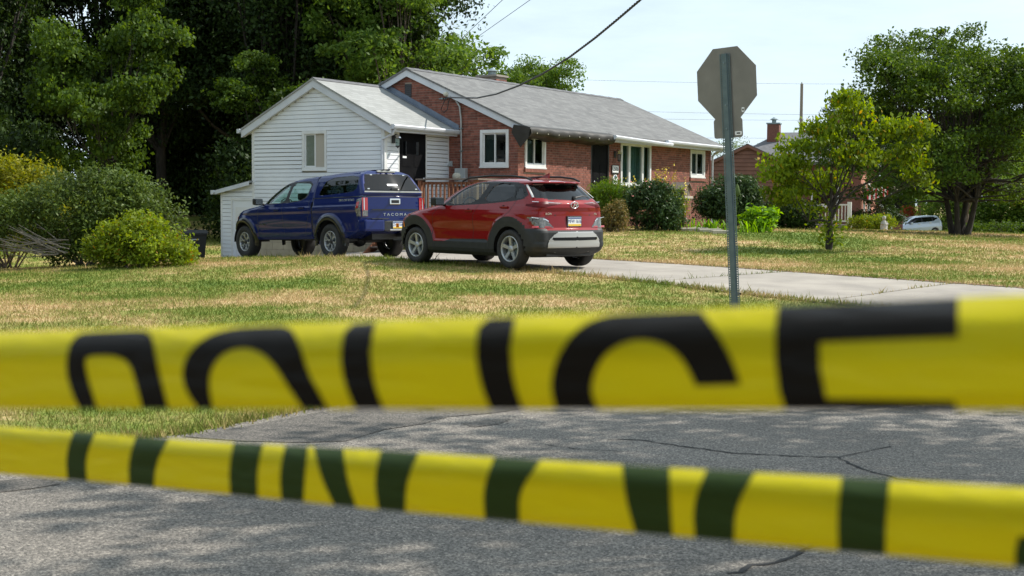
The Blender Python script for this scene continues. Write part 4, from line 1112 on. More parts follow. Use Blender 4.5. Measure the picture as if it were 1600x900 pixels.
def mirror(root, x, y, z, mat, s):
    mr_ = empty('door_mirror', (x, s * y, z)); mr_.parent = root
    b = box('shell', mat, mr_, -.05, .09, -.11, .11, -.075, .075, .035)
    MB().box(-.058, -.051, -.095, .095, -.06, .06).build('mirror_glass', 'chrome', mr_)
    MB().tube([(0.02, -s * .08, -.03), (0.04, -s * .22, -.08)], .025, 8).build('stalk', 'black_plastic', mr_)
def plate(root, x, y, z, txt, w=.31, h=.155):
    p = empty('licence_plate', (x, y, z)); p.parent = root
    box('plate', 'plate_white', p, -.006, .004, -w / 2, w / 2, -h / 2, h / 2, .003)
    MB().box(-.0075, -.0062, -w / 2 + .005, w / 2 - .005, -h / 2 + .004, -h / 2 + .036).build('yellow_band', 'plate_yellow', p)
    MB().box(-.0075, -.0062, -w / 2 + .005, w / 2 - .005, h / 2 - .030, h / 2 - .004).build('blue_band', 'plate_blue', p)
    text('plate_number', txt, .085, 'plate_blue', p, (-.008, 0, .004), (R(90), 0, R(-90)), .0006, sx=.82)

# ---------------------------------------------------------------- red SUV
sz = 0.36
suv = empty('suv', (-.266, 24.39, sz + .012), R(131.8), 'dark red compact SUV with grey wheel-arch cladding parked behind the pickup', 'car')
RW, FWX, WR = -1.30, 1.30, 0.335
def suv_bump(x, z):
    d = np.zeros(np.shape(x))
    for c in (RW, FWX):
        q = np.hypot(x - c, z - WR)
        d = d + .030 * np.clip((.60 - q) / .05, 0, 1) * (z < 1.0)
    low = np.clip((.47 - z) / .04, 0, 1); d = np.maximum(d, .020 * low)
    d = d - .022 * np.exp(-((z - .64) / .10) ** 2) * np.clip(1 - np.abs(x + .1) / .95, 0, 1) ** .5
    d = d + .014 * np.exp(-((z - .93) / .05) ** 2) * np.exp(-((x + 1.25) / .55) ** 2) + .012 * np.exp(-((z - .88) / .05) ** 2) * np.exp(-((x - 1.2) / .5) ** 2)
    return d
def suv_taper(x, z):
    g = np.clip((z - 1.05) / .4, 0, 1)
    return 1 - (.02 + .10 * g) * np.clip((-x - .3) / 1.6, 0, 1) ** 2 - .03 * np.clip((x - .3) / 1.8, 0, 1) ** 2
SV = CarBody(xf=[(.20, 2.0), (.32, 2.10), (.55, 2.14), (.72, 2.12), (.82, 2.06), (.90, 1.92), (.96, 1.66), (1.01, 1.36), (1.05, 1.14), (1.08, 1.04), (1.2, .86), (1.32, .66), (1.42, .45), (1.48, .25), (1.52, .0), (1.545, -.3), (1.555, -.5)],
             xr=[(.20, -1.80), (.30, -1.98), (.38, -2.04), (.50, -2.05), (.62, -2.045), (.66, -2.03), (.70, -1.985), (.90, -1.965), (.98, -1.965), (1.04, -1.985), (1.10, -1.975), (1.16, -1.93), (1.20, -1.885), (1.32, -1.77), (1.42, -1.665), (1.445, -1.655), (1.455, -1.78), (1.48, -1.775), (1.505, -1.55), (1.53, -1.2), (1.555, -.8)],
             w=[(.20, .78), (.26, .845), (.32, .865), (.50, .872), (.66, .880), (.80, .892), (.92, .890), (1.00, .875), (1.06, .848), (1.10, .828), (1.2, .785), (1.3, .738), (1.4, .685), (1.46, .63), (1.50, .555), (1.53, .44), (1.555, .22)],
             rr=.42, rf=.62, cr=.26, cf=.34, bow_r=.07, bow_f=.16, taper=suv_taper, bump=suv_bump)
fwin = chaikin([(.42, 1.075), (-.36, 1.115), (-.56, 1.455), (-.23, 1.455), (.05, 1.375), (.28, 1.245)], 1)
rwin = chaikin([(-.53, 1.12), (-1.27, 1.18), (-1.23, 1.435), (-.70, 1.462)], 1)
qwin = chaikin([(-1.31, 1.42), (-1.52, 1.27), (-1.50, 1.205), (-1.31, 1.185)], 1)
dlo = chaikin([(.58, 1.05), (-.6, 1.095), (-1.5, 1.165), (-1.60, 1.25), (-1.35, 1.465), (-.7, 1.495), (-.2, 1.485), (.06, 1.41), (.34, 1.25)], 1)
cpil = chaikin([(-1.50, 1.46), (-1.60, 1.46), (-1.80, 1.20), (-1.74, 1.20)], 0)
sill = [(.9, .2), (.9, .42), (.45, .425), (.28, .475), (-.65, .49), (-.86, .425), (-1.1, .42), (-1.1, .2)]
arch = [circle(c, WR, .385) for c in (RW, FWX)]
clad_o = [circle(c, WR, .555) for c in (RW, FWX)]
rgl = chaikin([(0, 1.165), (.5, 1.185), (.70, 1.215), (.60, 1.425), (0, 1.44)], 0)
tail_s = [(-1.62, 1.085), (-1.85, 1.14), (-2.1, 1.14), (-2.1, 1.045), (-1.80, 1.045)]
tail_r = [(.26, 1.115), (.45, 1.125), (1.0, 1.14), (1.0, 1.04), (.66, 1.045), (.5, 1.07)]
low_s = [(-1.72, .885), (-2.1, .86), (-2.1, .70), (-1.86, .70)]
low_r = [(.45, .70), (.545, .80), (.60, .835), (.9, .87), (.9, .70)]
recess = [(0, .93), (.42, .905), (.30, .715), (0, .715)]
skid = [(0, .635), (.40, .635), (.47, .60), (.68, .42), (.68, .375), (0, .375)]
slot = [(0, .545), (.50, .545), (.54, .52), (.50, .49), (0, .485)]
def suv_cls(x, y, z, reg):
    c = np.full(x.shape, 'body', dtype=object)
    s, r_ = reg == 0, reg == 2
    rear_ish = r_ | (s & (x < np.interp(z, *SV.xr) + .22))
    c[(z < .665) & rear_ish] = 'bumper'
    for ring in clad_o: c[s & inside(ring, x, z) & (x > -1.9)] = 'clad'
    c[s & inside(sill, x, z)] = 'clad'
    c[s & (z < .69) & (x < -1.62)] = 'bumper'
    c[s & (z < .50) & (x > 1.55)] = 'clad'
    c[s & inside(dlo, x, z)] = 'trim'
    c[s & inside(cpil, x, z)] = 'trim'
    c[s & inside(fwin, x, z)] = 'fwin'; c[s & inside(rwin, x, z)] = 'rwin'; c[s & inside(qwin, x, z)] = 'qwin'
    ay = np.abs(y)
    wrap = s & (x < np.interp(z, *SV.xr) + .24)
    c[(r_ | wrap) & inside(rgl, ay, z)] = 'rgl'
    c[r_ & (z > 1.175) & (z < 1.45) & ~inside(rgl, ay, z)] = 'trim'
    c[(reg == 1) & (z > 1.09) & (z < 1.46)] = 'wind'
    c[s & inside(tail_s, x, z)] = 'tail'; c[r_ & inside(tail_r, ay, z)] = 'tail'
    c[s & inside(low_s, x, z)] = 'low'; c[r_ & inside(low_r, ay, z)] = 'low'
    c[r_ & inside(skid, ay, z)] = 'skid'; c[r_ & inside(slot, ay, z)] = 'slot'
    for ring in arch: c[s & inside(ring, x, z)] = 'hole'
    c[(reg == 1) & (z < .62) & (np.abs(y) < .8)] = 'clad'
    return c
SD = SV.build([fwin, rwin, qwin, dlo, sill, tail_s, low_s] + arch + clad_o, [rgl, tail_r, low_r, skid, slot], suv_cls)
cl = SD[2]
car_part(SV, SD, cl == 'body', 'body', 'paint_red', suv)
roof_cap(SV, SD, suv, 'paint_red')
car_part(SV, SD, cl == 'bumper', 'rear_bumper', 'clad', suv)
car_part(SV, SD, cl == 'clad', 'cladding', 'clad', suv)
car_part(SV, SD, cl == 'trim', 'window_trim', 'black_plastic', suv)
for sd_ in (1, -1):
    car_part(SV, SD, cl == 'fwin', 'window', 'glass_clear', suv, False, sd_, -.006)
    car_part(SV, SD, cl == 'rwin', 'window', 'glass_tint', suv, False, sd_, -.006)
    car_part(SV, SD, cl == 'qwin', 'window', 'glass_tint', suv, False, sd_, -.006)
    car_part(SV, SD, cl == 'tail', 'tail_light', 'lamp_red', suv, False, sd_, .004)
    lo_ = car_part(SV, SD, cl == 'low', 'rear_lamp', 'lamp_clear', suv, False, sd_, .004)
car_part(SV, SD, cl == 'rgl', 'rear_window', 'glass_tint', suv, True, 1, -.008)
car_part(SV, SD, cl == 'wind', 'windscreen', 'glass_clear', suv)
car_part(SV, SD, cl == 'skid', 'skid_plate', 'silver_plastic', suv, True, 1, .012)
car_part(SV, SD, cl == 'slot', 'bumper_slot', 'black_plastic', suv, True, 1, -.01)
for sg in (1, -1):
    rear_panel(SV, [(sg * a, b) for a, b in ((.47, .703), (.86, .703), (.86, .735), (.53, .728))], 'reflector', 'lamp_bright_red', suv, .010)
    rear_panel(SV, [(sg * a, b) for a, b in ((.545, .815), (.60, .85), (.86, .885), (.86, .872), (.61, .836), (.56, .805))], 'lamp_chrome', 'chrome', suv, .012)
    rear_panel(SV, [(sg * a, b) for a, b in ((.24, 1.118), (.50, 1.135), (.80, 1.147), (.80, 1.138), (.5, 1.126))], 'light_bar', 'chrome', suv, .009)
    rear_panel(SV, [(sg * a, b) for a, b in ((.70, 1.215), (.60, 1.43), (.63, 1.43), (.735, 1.215))], 'pillar_trim', 'silver_plastic', suv, .008)
# tailgate recess lines, plate, badges
rear_panel(SV, [(-.42, .905), (-.42, .925), (.42, .925), (.42, .905), (0, .90)], 'grip_shadow', 'black_plastic', suv, .002)
xr_ = float(SV.XR(np.array([0.]), np.array([.8]))[0])
plate(suv, xr_ - .010, 0, .805, 'MFW 1616')
box('plate_frame', 'black_plastic', suv, xr_ - .006, xr_ + .01, -.175, .175, .71, .90, .004)
em_ = empty('emblem', (float(SV.XR(np.array([0.]), np.array([1.08]))[0]) - .006, 0, 1.085)); em_.parent = suv
ring_ = []
for k in range(32):
    q = 2 * math.pi * k / 32
    ring_.append((0, .088 * math.cos(q), .052 * math.sin(q)))
MB().tube(ring_ + [ring_[0]], .008, 6, False).build('ring', 'chrome', em_, True)
text('letter', 'H', .105, 'chrome', em_, (-.004, 0, -.002), (R(90), 0, R(-90)), .004, shear=.35, sx=1.25)
text('model_name', 'KONA', .052, 'chrome', suv, (float(SV.XR(np.array([.52]), np.array([.93]))[0]) - .006, .52, .935), (R(90), 0, R(-90)), .002, sx=1.3)
text('trim_badge', 'SEL', .04, 'chrome', suv, (float(SV.XR(np.array([.58]), np.array([.93]))[0]) - .006, -.58, .935), (R(90), 0, R(-90)), .002, sx=1.2)
wp = empty('rear_wiper', (-1.92, -.04, 1.205)); wp.parent = suv
MB().tube([(0, 0, 0), (.01, -.20, .035), (.02, -.36, .03)], [.016, .011, .008], 6).build('arm', 'black_plastic', wp)
MB().lathe([(.0, -.03), (.03, -.025), (.035, .02)], 'x', 14).build('pivot', 'black_plastic', wp)
# exhaust shield under the bumper
box('lower_valance', 'silver_plastic', suv, -1.93, -1.80, -.42, .42, .28, .365, .02)
# shut lines, handles
line_strip(SV, [(-.46, 1.10), (-.35, .89), (-.335, .45)], .0045, 'shut_line', 'black_plastic', suv)
line_strip(SV, [(-1.39, 1.18), (-1.30, .97), (-1.05, .79)], .0045, 'shut_line', 'black_plastic', suv)
line_strip(SV, [(.62, 1.05), (.78, .9), (.78, .48)], .0045, 'shut_line', 'black_plastic', suv)
line_strip(SV, [(-1.55, .97), (-1.62, .93), (-1.62, .86), (-1.55, .82), (-1.45, .84), (-1.43, .93), (-1.5, .97)], .003, 'fuel_flap', 'black_plastic', suv, sides=(-1,))
for sg in (1, -1):
    for x, z in ((-.24, .98), (-1.14, 1.045)):
        y = float(SV.W(np.array([x]), np.array([z]))[0])
        hd = empty('door_handle', (x, sg * (y + .012), z)); hd.parent = suv
        box('grip', 'paint_red', hd, -.10, .10, -.016, .016, -.017, .017, .010)
        MB().lathe([(.0, .0), (.045, .0)], 'y', 14, (0.02, -sg * .009, -.01)).build('cup', 'black_plastic', hd)
    # roof rails
    P = [(x, sg * (.60 - .035 * abs(x + .4)), z) for x, z in ((.30, 1.50), (.10, 1.555), (-.5, 1.588), (-1.05, 1.578), (-1.38, 1.545), (-1.52, 1.50))]
    MB().tube(P, .018, 8).build('roof_rail', 'black_plastic', suv, True)
    mirror(suv, .46, 1.02, 1.135, 'black_plastic', sg)
    MB().box(1.93, 1.97, sg * .80 - .02, sg * .80 + .02, .64, .72).build('side_marker', 'amber', suv)
side_panel(SV, [(1.60, .66), (1.64, .66), (1.675, .77), (1.645, .77)], 'side_marker', 'amber', suv, .008)
MB().add([(-1.12, -.02, 1.55), (-1.12, .02, 1.55), (-1.34, 0.02, 1.545), (-1.34, -.02, 1.545), (-1.36, 0, 1.64)], [(0, 1, 4), (1, 2, 4), (2, 3, 4), (3, 0, 4), (0, 3, 2, 1)]).build('roof_antenna', 'paint_red', suv)
for sg in (1, -1):
    wheel(suv, RW, sg * .775, WR, .225, .225, (5, 'twin'), sg)
    wheel(suv, FWX, sg * .775, WR, .225, .225, (5, 'twin'), sg)
MB().box(-1.85, 1.9, -.52, .52, .22, .62).box(-.85, .85, -.80, .80, .20, .55).build('underbody', 'rim_dark', suv)
for c in (RW, FWX):
    for sg in (1, -1):
        V, Fs = [], []
        for k in range(19):
            q = math.pi * k / 18
            for y in (.52, .87): V.append((c + .40 * math.cos(q), sg * y, WR + .40 * math.sin(q)))
            if k: Fs.append((2 * k - 2, 2 * k - 1, 2 * k + 1, 2 * k))
        link('wheel_liner', mesh_pd('wheel_liner', V, Fs), 'rim_dark', suv)
seats(suv, (-.35, -1.2), .6, 1.16)
box('dashboard', 'seat', suv, .45, .95, -.7, .7, .75, 1.06, .04)
st = MB().tube([(.30 + .05 * math.sin(q), .36 + .18 * math.cos(q), 1.04 + .17 * math.sin(q)) for q in np.linspace(0, 2 * math.pi, 25)], .014, 6, False).build('steering_wheel', 'seat', suv, True)

# ---------------------------------------------------------------- blue pickup with canopy
trk = empty('pickup_truck', (-4.604, 31.874, .165), label='dark blue crew-cab pickup truck with matching bed canopy by the white wing', cat='truck', rot=(0, R(1.6), R(132.8)))
TRX, TFX, TWR = -1.785, 1.785, .392
def trk_bump(x, z):
    d = np.zeros(np.shape(x))
    for c in (TRX, TFX):
        q = np.hypot(x - c, z - TWR)
        d = d + .045 * np.clip((.64 - q) / .09, 0, 1) * np.clip((1.12 - z) / .1, 0, 1)
    bed = np.clip((-1.08 - x) / .05, 0, 1)
    d = d - .02 * np.exp(-((z - .70) / .12) ** 2) * np.clip(1 - np.abs(x) / 1.15, 0, 1) ** .4
    d = d + .012 * np.clip((z - 1.02) / .06, 0, 1) * np.clip((1.2 - z) / .05, 0, 1)
    d = d - .03 * bed * np.clip((z - 1.33) / .03, 0, 1) * np.clip((1.45 - z) / .05, 0, 1) * 0
    # gap between cab and canopy / bed
    d = d - .05 * np.exp(-((x + 1.10) / .016) ** 2)
    return d
def trk_taper(x, z):
    g = np.clip((z - 1.28) / .5, 0, 1)
    return 1 - .05 * g * np.clip((x + .2) / 1.2, 0, 1) - (.02 + .0 * g) * np.clip((x - 1.5) / 1.0, 0, 1) ** 2 - .055 * g * np.clip((x + 1.10) * 50, 0, 1)
TR = CarBody(xf=[(.44, 2.25), (.56, 2.46), (.72, 2.53), (.85, 2.53), (.98, 2.49), (1.08, 2.38), (1.14, 2.24), (1.19, 1.95), (1.23, 1.62), (1.26, 1.42), (1.29, 1.30), (1.40, 1.17), (1.52, 1.00), (1.64, .80), (1.74, .56), (1.80, .30), (1.84, -.02), (1.865, -.45), (1.885, -.95), (1.92, -1.25), (1.95, -1.55), (1.975, -1.95)],
             xr=[(.44, -2.35), (.60, -2.88), (.66, -2.96), (1.35, -2.965), (1.38, -2.93), (1.42, -2.955), (1.50, -2.945), (1.86, -2.72), (1.93, -2.63), (1.975, -2.40)],
             w=[(.44, .84), (.50, .875), (.60, .90), (.80, .915), (1.0, .92), (1.15, .915), (1.25, .895), (1.33, .87), (1.38, .862), (1.5, .83), (1.62, .79), (1.74, .745), (1.82, .70), (1.86, .655), (1.90, .57), (1.935, .45), (1.96, .30), (1.975, .12)],
             rr=.10, rf=.75, cr=.07, cf=.32, bow_r=.03, bow_f=.16, taper=trk_taper, bump=trk_bump)
tf = chaikin([(.98, 1.275), (.03, 1.285), (-.01, 1.72), (.20, 1.715), (.40, 1.66), (.68, 1.52)], 1)
tr_ = chaikin([(-.10, 1.30), (-.52, 1.325), (-.82, 1.40), (-.88, 1.74), (-.15, 1.745)], 1)
tdlo = chaikin([(1.08, 1.255), (-.5, 1.295), (-.86, 1.385), (-.94, 1.765), (-.10, 1.775), (.24, 1.745), (.46, 1.685), (.75, 1.53)], 1)
cw = chaikin([(-1.30, 1.44), (-1.50, 1.80), (-2.66, 1.84), (-2.72, 1.56), (-2.60, 1.465), (-1.40, 1.42)], 1)
crw = chaikin([(0, 1.475), (.78, 1.475), (.60, 1.855), (0, 1.87)], 0)
tarch = [circle(c, TWR, .475) for c in (TRX, TFX)]
flare = [circle(c, TWR, .60) for c in (TRX, TFX)]
gate = [(0, 1.345), (.70, 1.345), (.70, .70), (0, .70)]
def trk_cls(x, y, z, reg):
    c = np.full(x.shape, 'body', dtype=object); s, r_ = reg == 0, reg == 2; ay = np.abs(y)
    c[s & (z > 1.375) & (x < -1.10)] = 'cap'; c[r_ & (z > 1.375)] = 'cap'
    c[s & (np.abs(x + 1.10) < .02)] = 'gap'
    c[(z > 1.352) & (z < 1.375) & (x < -1.08)] = 'gap'
    c[s & inside(tdlo, x, z)] = 'trim'
    c[s & inside(tf, x, z)] = 'fwin'; c[s & inside(tr_, x, z)] = 'rwin'
    c[s & inside(cw, x, z)] = 'capwin'
    c[r_ & inside(crw, ay, z)] = 'caprear'
    c[(reg == 1) & (z > 1.31) & (z < 1.76)] = 'wind'
    c[r_ & inside(gate, ay, z)] = 'gate'
    c[s & (z < .55) & (x < 1.2) & (x > -1.2)] = 'rocker'
    c[(reg == 1) & (z < .98) & (z > .6)] = 'grille'
    c[s & (x > 2.05) & (z < .80)] = 'fbump'
    for ring in tarch: c[s & inside(ring, x, z)] = 'hole'
    return c
TD = TR.build([tf, tr_, tdlo, cw] + tarch, [crw, gate], trk_cls)
cl = TD[2]
car_part(TR, TD, cl == 'body', 'body', 'paint_blue', trk)
cap_o = car_part(TR, TD, cl == 'cap', 'bed_canopy', 'paint_blue', trk)
roof_cap(TR, TD, trk, 'paint_blue')
for nm, k_, mt in (('panel_gap', 'gap', 'dark_metal'), ('window_trim', 'trim', 'black_plastic'), ('rocker', 'rocker', 'paint_blue'), ('grille', 'grille', 'black_plastic'), ('front_bumper', 'fbump', 'clad')):
    car_part(TR, TD, cl == k_, nm, mt, trk, True, 1, -.006 if k_ == 'gap' else 0)
tg = car_part(TR, TD, cl == 'gate', 'tailgate', 'paint_blue', trk)
for sg in (1, -1):
    car_part(TR, TD, cl == 'fwin', 'window', 'glass_clear', trk, False, sg, -.008)
    car_part(TR, TD, cl == 'rwin', 'window', 'glass_clear', trk, False, sg, -.008)
    car_part(TR, TD, cl == 'capwin', 'canopy_window', 'glass_tint', trk, False, sg, -.004)
car_part(TR, TD, cl == 'caprear', 'canopy_rear_window', 'glass_tint', trk, True, 1, .004)
car_part(TR, TD, cl == 'wind', 'windscreen', 'glass_clear', trk)
xz = lambda y, z: float(TR.XR(np.array([float(y)]), np.array([float(z)]))[0])
# canopy fittings: hinges, latches, wiper-like cable, handle, brake light, sticker
for y, z in ((.45, 1.845), (-.45, 1.845), (.66, 1.53), (-.66, 1.53)): box('glass_fitting', 'chrome', trk, xz(y, z) - .022, xz(y, z) - .006, y - .03, y + .03, z - .014, z + .014, .004)
box('window_rail', 'silver_plastic', trk, xz(0, 1.455) - .016, xz(0, 1.455) - .006, -.80, .80, 1.452, 1.482)
box('canopy_handle', 'dark_metal', trk, xz(0, 1.53) - .035, xz(0, 1.53) - .008, -.12, .06, 1.50, 1.555, .008)
rear_panel(TR, [(-.16, 1.60), (.12, 1.60), (.12, 1.64), (-.16, 1.64)], 'canopy_sticker', 'white_paint', trk, .012)
box('brake_light', 'silver_plastic', trk, xz(0, 1.90) - .02, xz(0, 1.90) + .02, -.26, .24, 1.905, 1.945, .006)
MB().lathe([(.07, 1.885), (.06, 1.925), (.0, 1.945)], 'z', 16, (-1.35, .15, 0)).build('roof_beacon', 'black_plastic', trk, True)
# tailgate: handle, pressed letters
box('tailgate_handle', 'chrome', trk, xz(0, 1.25) - .022, xz(0, 1.25) + .0, -.16, .13, 1.19, 1.32, .012)
box('handle_cup', 'black_plastic', trk, xz(0, 1.25) - .027, xz(0, 1.25) - .0225, -.12, .09, 1.215, 1.285)
text('tailgate_lettering', 'T A C O M A', .085, 'meter_grey', trk, (xz(0, .96) - .004, -.02, .965), (R(90), 0, R(-90)), .002, sx=1.35)
MB().prism([(xz(0, 1.08), -.68, 1.06), (xz(0, 1.08), .66, 1.06), (xz(0, 1.08), .60, 1.085), (xz(0, 1.08), -.62, 1.085)], (-.010, 0, 0)).build('tailgate_crease', 'paint_blue', trk)
line_strip(TR, [(.12, 1.26), (.06, .58)], .005, 'shut_line', 'dark_metal', trk)
line_strip(TR, [(-.96, 1.32), (-.98, 1.0), (-.90, .82), (-.80, .58)], .005, 'shut_line', 'dark_metal', trk)
line_strip(TR, [(1.10, 1.25), (1.16, 1.0), (1.16, .62)], .005, 'shut_line', 'dark_metal', trk)
for sg in (1, -1):
    for x, z in ((.32, 1.135), (-.70, 1.165)):
        y = float(TR.W(np.array([x]), np.array([z]))[0]); box('door_handle', 'paint_blue', trk, x - .11, x + .11, sg * (y + .014) - .016, sg * (y + .014) + .016, z - .018, z + .018, .012)
    mirror(trk, .93, 1.04, 1.335, 'black_plastic', sg)
    # rear lamp block wraps the corner
    lamp = empty('tail_light', (0, 0, 0)); lamp.parent = trk
    side_panel(TR, [(-2.80, 1.30), (-2.93, 1.335), (-2.93, .93), (-2.84, .93), (-2.79, 1.1)], 'lens', 'lamp_clear', lamp, .012, (sg,))
    side_panel(TR, [(-2.82, 1.24), (-2.90, 1.26), (-2.90, 1.12), (-2.82, 1.10)], 'red_lens', 'lamp_bright_red', lamp, .020, (sg,))
    rear_panel(TR, [(sg * .715, .93), (sg * .86, .93), (sg * .86, 1.335), (sg * .715, 1.335)], 'lens', 'lamp_bright_red', lamp, .014)
    rear_panel(TR, [(sg * .72, .935), (sg * .855, .935), (sg * .855, 1.06), (sg * .72, 1.06)], 'reverse_lens', 'lamp_clear', lamp, .020)
    rear_panel(TR, [(sg * .80, 1.07), (sg * .82, 1.07), (sg * .82, 1.33), (sg * .80, 1.33)], 'chrome_strip', 'chrome', lamp, .020)
    wheel(trk, TRX, sg * .79, TWR, .235, .265, (6, 'split'), sg)
    wheel(trk, TFX, sg * .79, TWR, .235, .265, (6, 'split'), sg)
    side_panel(TR, [(2.20, 1.02), (2.34, 1.00), (2.33, .92), (2.22, .93)], 'head_light', 'amber', trk, .012, (sg,))
text('bed_decal', 'TRD OFF ROAD', .085, 'meter_grey', trk, (-2.40, float(TR.W(np.array([-2.4]), np.array([1.285]))[0]) + .004, 1.285), (R(90), 0, R(180)), .0008, shear=.3, sx=.95)
text('door_badge', 'TACOMA', .06, 'chrome', trk, (.95, float(TR.W(np.array([.95]), np.array([.80]))[0]) + .006, .80), (R(90), 0, R(180)), .0015, sx=1.2)
for c in (TRX, TFX):                                  # raised arch flares
    for sg in (1, -1):
        V, Fs = [], []
        for k in range(29):
            q = math.pi * (-.06 + 1.12 * k / 28)
            for rad, off in ((.470, .012), (.500, .030), (.565, .026), (.590, .004)):
                x, z = c + rad * math.cos(q), TWR + rad * math.sin(q)
                V.append((x, sg * (float(TR.W(np.array([x]), np.array([max(z, .45)]))[0]) + off), z))
            if k:
                for e in range(3): Fs.append((4 * k - 4 + e, 4 * k - 3 + e, 4 * k + 1 + e, 4 * k + e))
        link('arch_flare', mesh_pd('arch_flare', V, Fs, True), 'paint_blue', trk)
        V, Fs = [], []
        for k in range(19):
            q = math.pi * k / 18
            for y in (.5, .90): V.append((c + .485 * math.cos(q), sg * y, TWR + .485 * math.sin(q)))
            if k: Fs.append((2 * k - 2, 2 * k - 1, 2 * k + 1, 2 * k))
        link('wheel_liner', mesh_pd('wheel_liner', V, Fs), 'rim_dark', trk)
# rear bumper: blue end caps, chrome-grey step pad, plate recess
rb = empty('rear_bumper', (0, 0, 0)); rb.parent = trk
for sg in (1, -1):
    o = box('end_cap', 'paint_blue', rb, -3.15, -2.86, min(sg * .40, sg * .93), max(sg * .40, sg * .93), .60, .86, .045)
    box('step_pad', 'clad', rb, -3.14, -2.95, min(sg * .28, sg * .74), max(sg * .28, sg * .74), .862, .882, .006)
box('centre_panel', 'clad', rb, -3.12, -2.92, -.395, .395, .60, .83, .02)
box('chrome_strip', 'silver_plastic', rb, -3.135, -3.10, -.25, .25, .612, .645, .008)
plate(trk, -3.135, .02, .735, 'ZHC 5066')
MB().tube([(-3.18, -.28, .50), (-2.7, -.28, .52)], .045, 12).build('tow_hitch', 'rim_dark', trk)
MB().tube([(-2.95, -.62, .50), (-2.2, -.60, .52)], .035, 10).build('exhaust_pipe', 'galv', trk)
MB().box(-2.7, 2.2, -.42, .42, .42, .62).box(-1.15, 1.15, -.84, .84, .44, .58).tube([(TRX, -.7, TWR), (TRX, .7, TWR)], .05, 10).build('underbody', 'rim_dark', trk)
MB().lathe([(.0, -.14), (.12, -.1), (.14, 0), (.12, .1), (.0, .14)], 'x', 14, (TRX, .1, TWR)).build('differential', 'rim_dark', trk, True)
seats(trk, (.05, -.78), .75, 1.34)
box('dashboard', 'seat', trk, .85, 1.25, -.7, .7, .9, 1.26, .04)
MB().tube([(.68 + .05 * math.sin(q), .38 + .19 * math.cos(q), 1.24 + .17 * math.sin(q)) for q in np.linspace(0, 2 * math.pi, 25)], .014, 6, False).build('steering_wheel', 'seat', trk, True)
# ------------------------------------------------------------------ vegetation
def unit(v): return v / (np.linalg.norm(v, axis=-1, keepdims=True) + 1e-9)
def leaves(r_, C, size, aspect=.55, droop=.25, up=.6, outward=None):
    """one folded, pointed leaf (two faces) at every point of C"""
    n = len(C)
    d = unit(r_.normal(size=(n, 3)) + np.array([0, 0, -droop]))
    nrm = unit(r_.normal(size=(n, 3)) * .8 + np.array([0, 0, up]) + (outward * .7 if outward is not None else 0))
    s = unit(np.cross(d, nrm)); nrm = np.cross(s, d)
    L_ = (size * r_.uniform(.6, 1.35, n))[:, None]; w = L_ * aspect
    p0 = C - d * L_ * .5; p2 = C + d * L_ * .5
    p1 = C + s * w * .5 + nrm * w * .16 - d * L_ * .06; p3 = C - s * w * .5 + nrm * w * .16 - d * L_ * .06
    V = np.stack([p0, p1, p2, p3], 1).reshape(-1, 3)
    return V, np.arange(4 * n).reshape(n, 4)
def crown_points(r_, lobes, n_cl, per, spread, hollow=.55, flat=.7):
    """leaf clusters over the shells of several lobes (cx, cy, cz, rx, ry, rz)"""
    lobes = np.array(lobes, float); vol = lobes[:, 3] * lobes[:, 4] + lobes[:, 4] * lobes[:, 5] + lobes[:, 3] * lobes[:, 5]
    k = r_.choice(len(lobes), n_cl, p=vol / vol.sum())
    u = unit(r_.normal(size=(n_cl, 3)))
    rad = (hollow + (1 - hollow) * r_.random(n_cl) ** .6) * r_.normal(1, .06, n_cl)
    c = lobes[k, :3] + u * rad[:, None] * lobes[k, 3:]
    m = np.maximum(3, (per * r_.lognormal(0, .45, n_cl)).astype(int))
    idx = np.repeat(np.arange(n_cl), m)
    sp = spread * r_.uniform(.6, 1.4, n_cl)
    P = c[idx] + np.clip(r_.normal(size=(len(idx), 3)), -1.7, 1.7) * sp[idx][:, None] * np.array([1, 1, flat])
    return P, u[idx]
def limb_mesh(r_, h, r0, lobes, lean=(0, 0), stems=1, spread=.3, n_limb=3):
    m = MB()
    for s in range(stems):
        a = 2 * math.pi * s / stems + .4
        b0 = Vector((math.cos(a) * spread * .5, math.sin(a) * spread * .5, -.15)) if stems > 1 else Vector((0, 0, -.15))
        top = Vector((lean[0] + math.cos(a) * spread * 3.0 * (stems > 1), lean[1] + math.sin(a) * spread * 3.0 * (stems > 1), h * .72))
        P = [b0 + (top - b0) * t + Vector((r_.normal(0, .05), r_.normal(0, .05), 0)) * h * .12 * math.sin(t * 3.1) for t in np.linspace(0, 1, 8)]
        rad = [r0 * (1.35 if i == 0 else 1) * (1 - .75 * i / 7) / (1 if stems == 1 else 1.3) for i in range(8)]
        m.tube(P, rad, 9)
        for lb in lobes:
            for q in range(n_limb):
                k = r_.integers(2, 6); st = P[k]
                e = Vector(lb[:3]) + Vector(tuple(unit(r_.normal(size=3)) * .7 * np.array(lb[3:])))
                mid = (st + e) / 2 + Vector((r_.normal(0, .1), r_.normal(0, .1), -.06 * (e - st).length + r_.normal(0, .1)))
                rr_ = rad[k] * .5
                m.tube([st, st.lerp(mid, .5) + Vector((0, 0, .05)), mid, mid.lerp(e, .5) + Vector((0, 0, .04)), e], [rr_, rr_ * .8, rr_ * .55, rr_ * .35, rr_ * .12], 6, False)
                for w in range(2):
                    e2 = e + Vector(tuple(r_.normal(0, .3, 3))) * .9
                    m.tube([mid, mid.lerp(e2, .5) + Vector(tuple(r_.normal(0, .08, 3))), e2], [rr_ * .4, rr_ * .25, rr_ * .08], 5, False)
    return m
TREE = {}
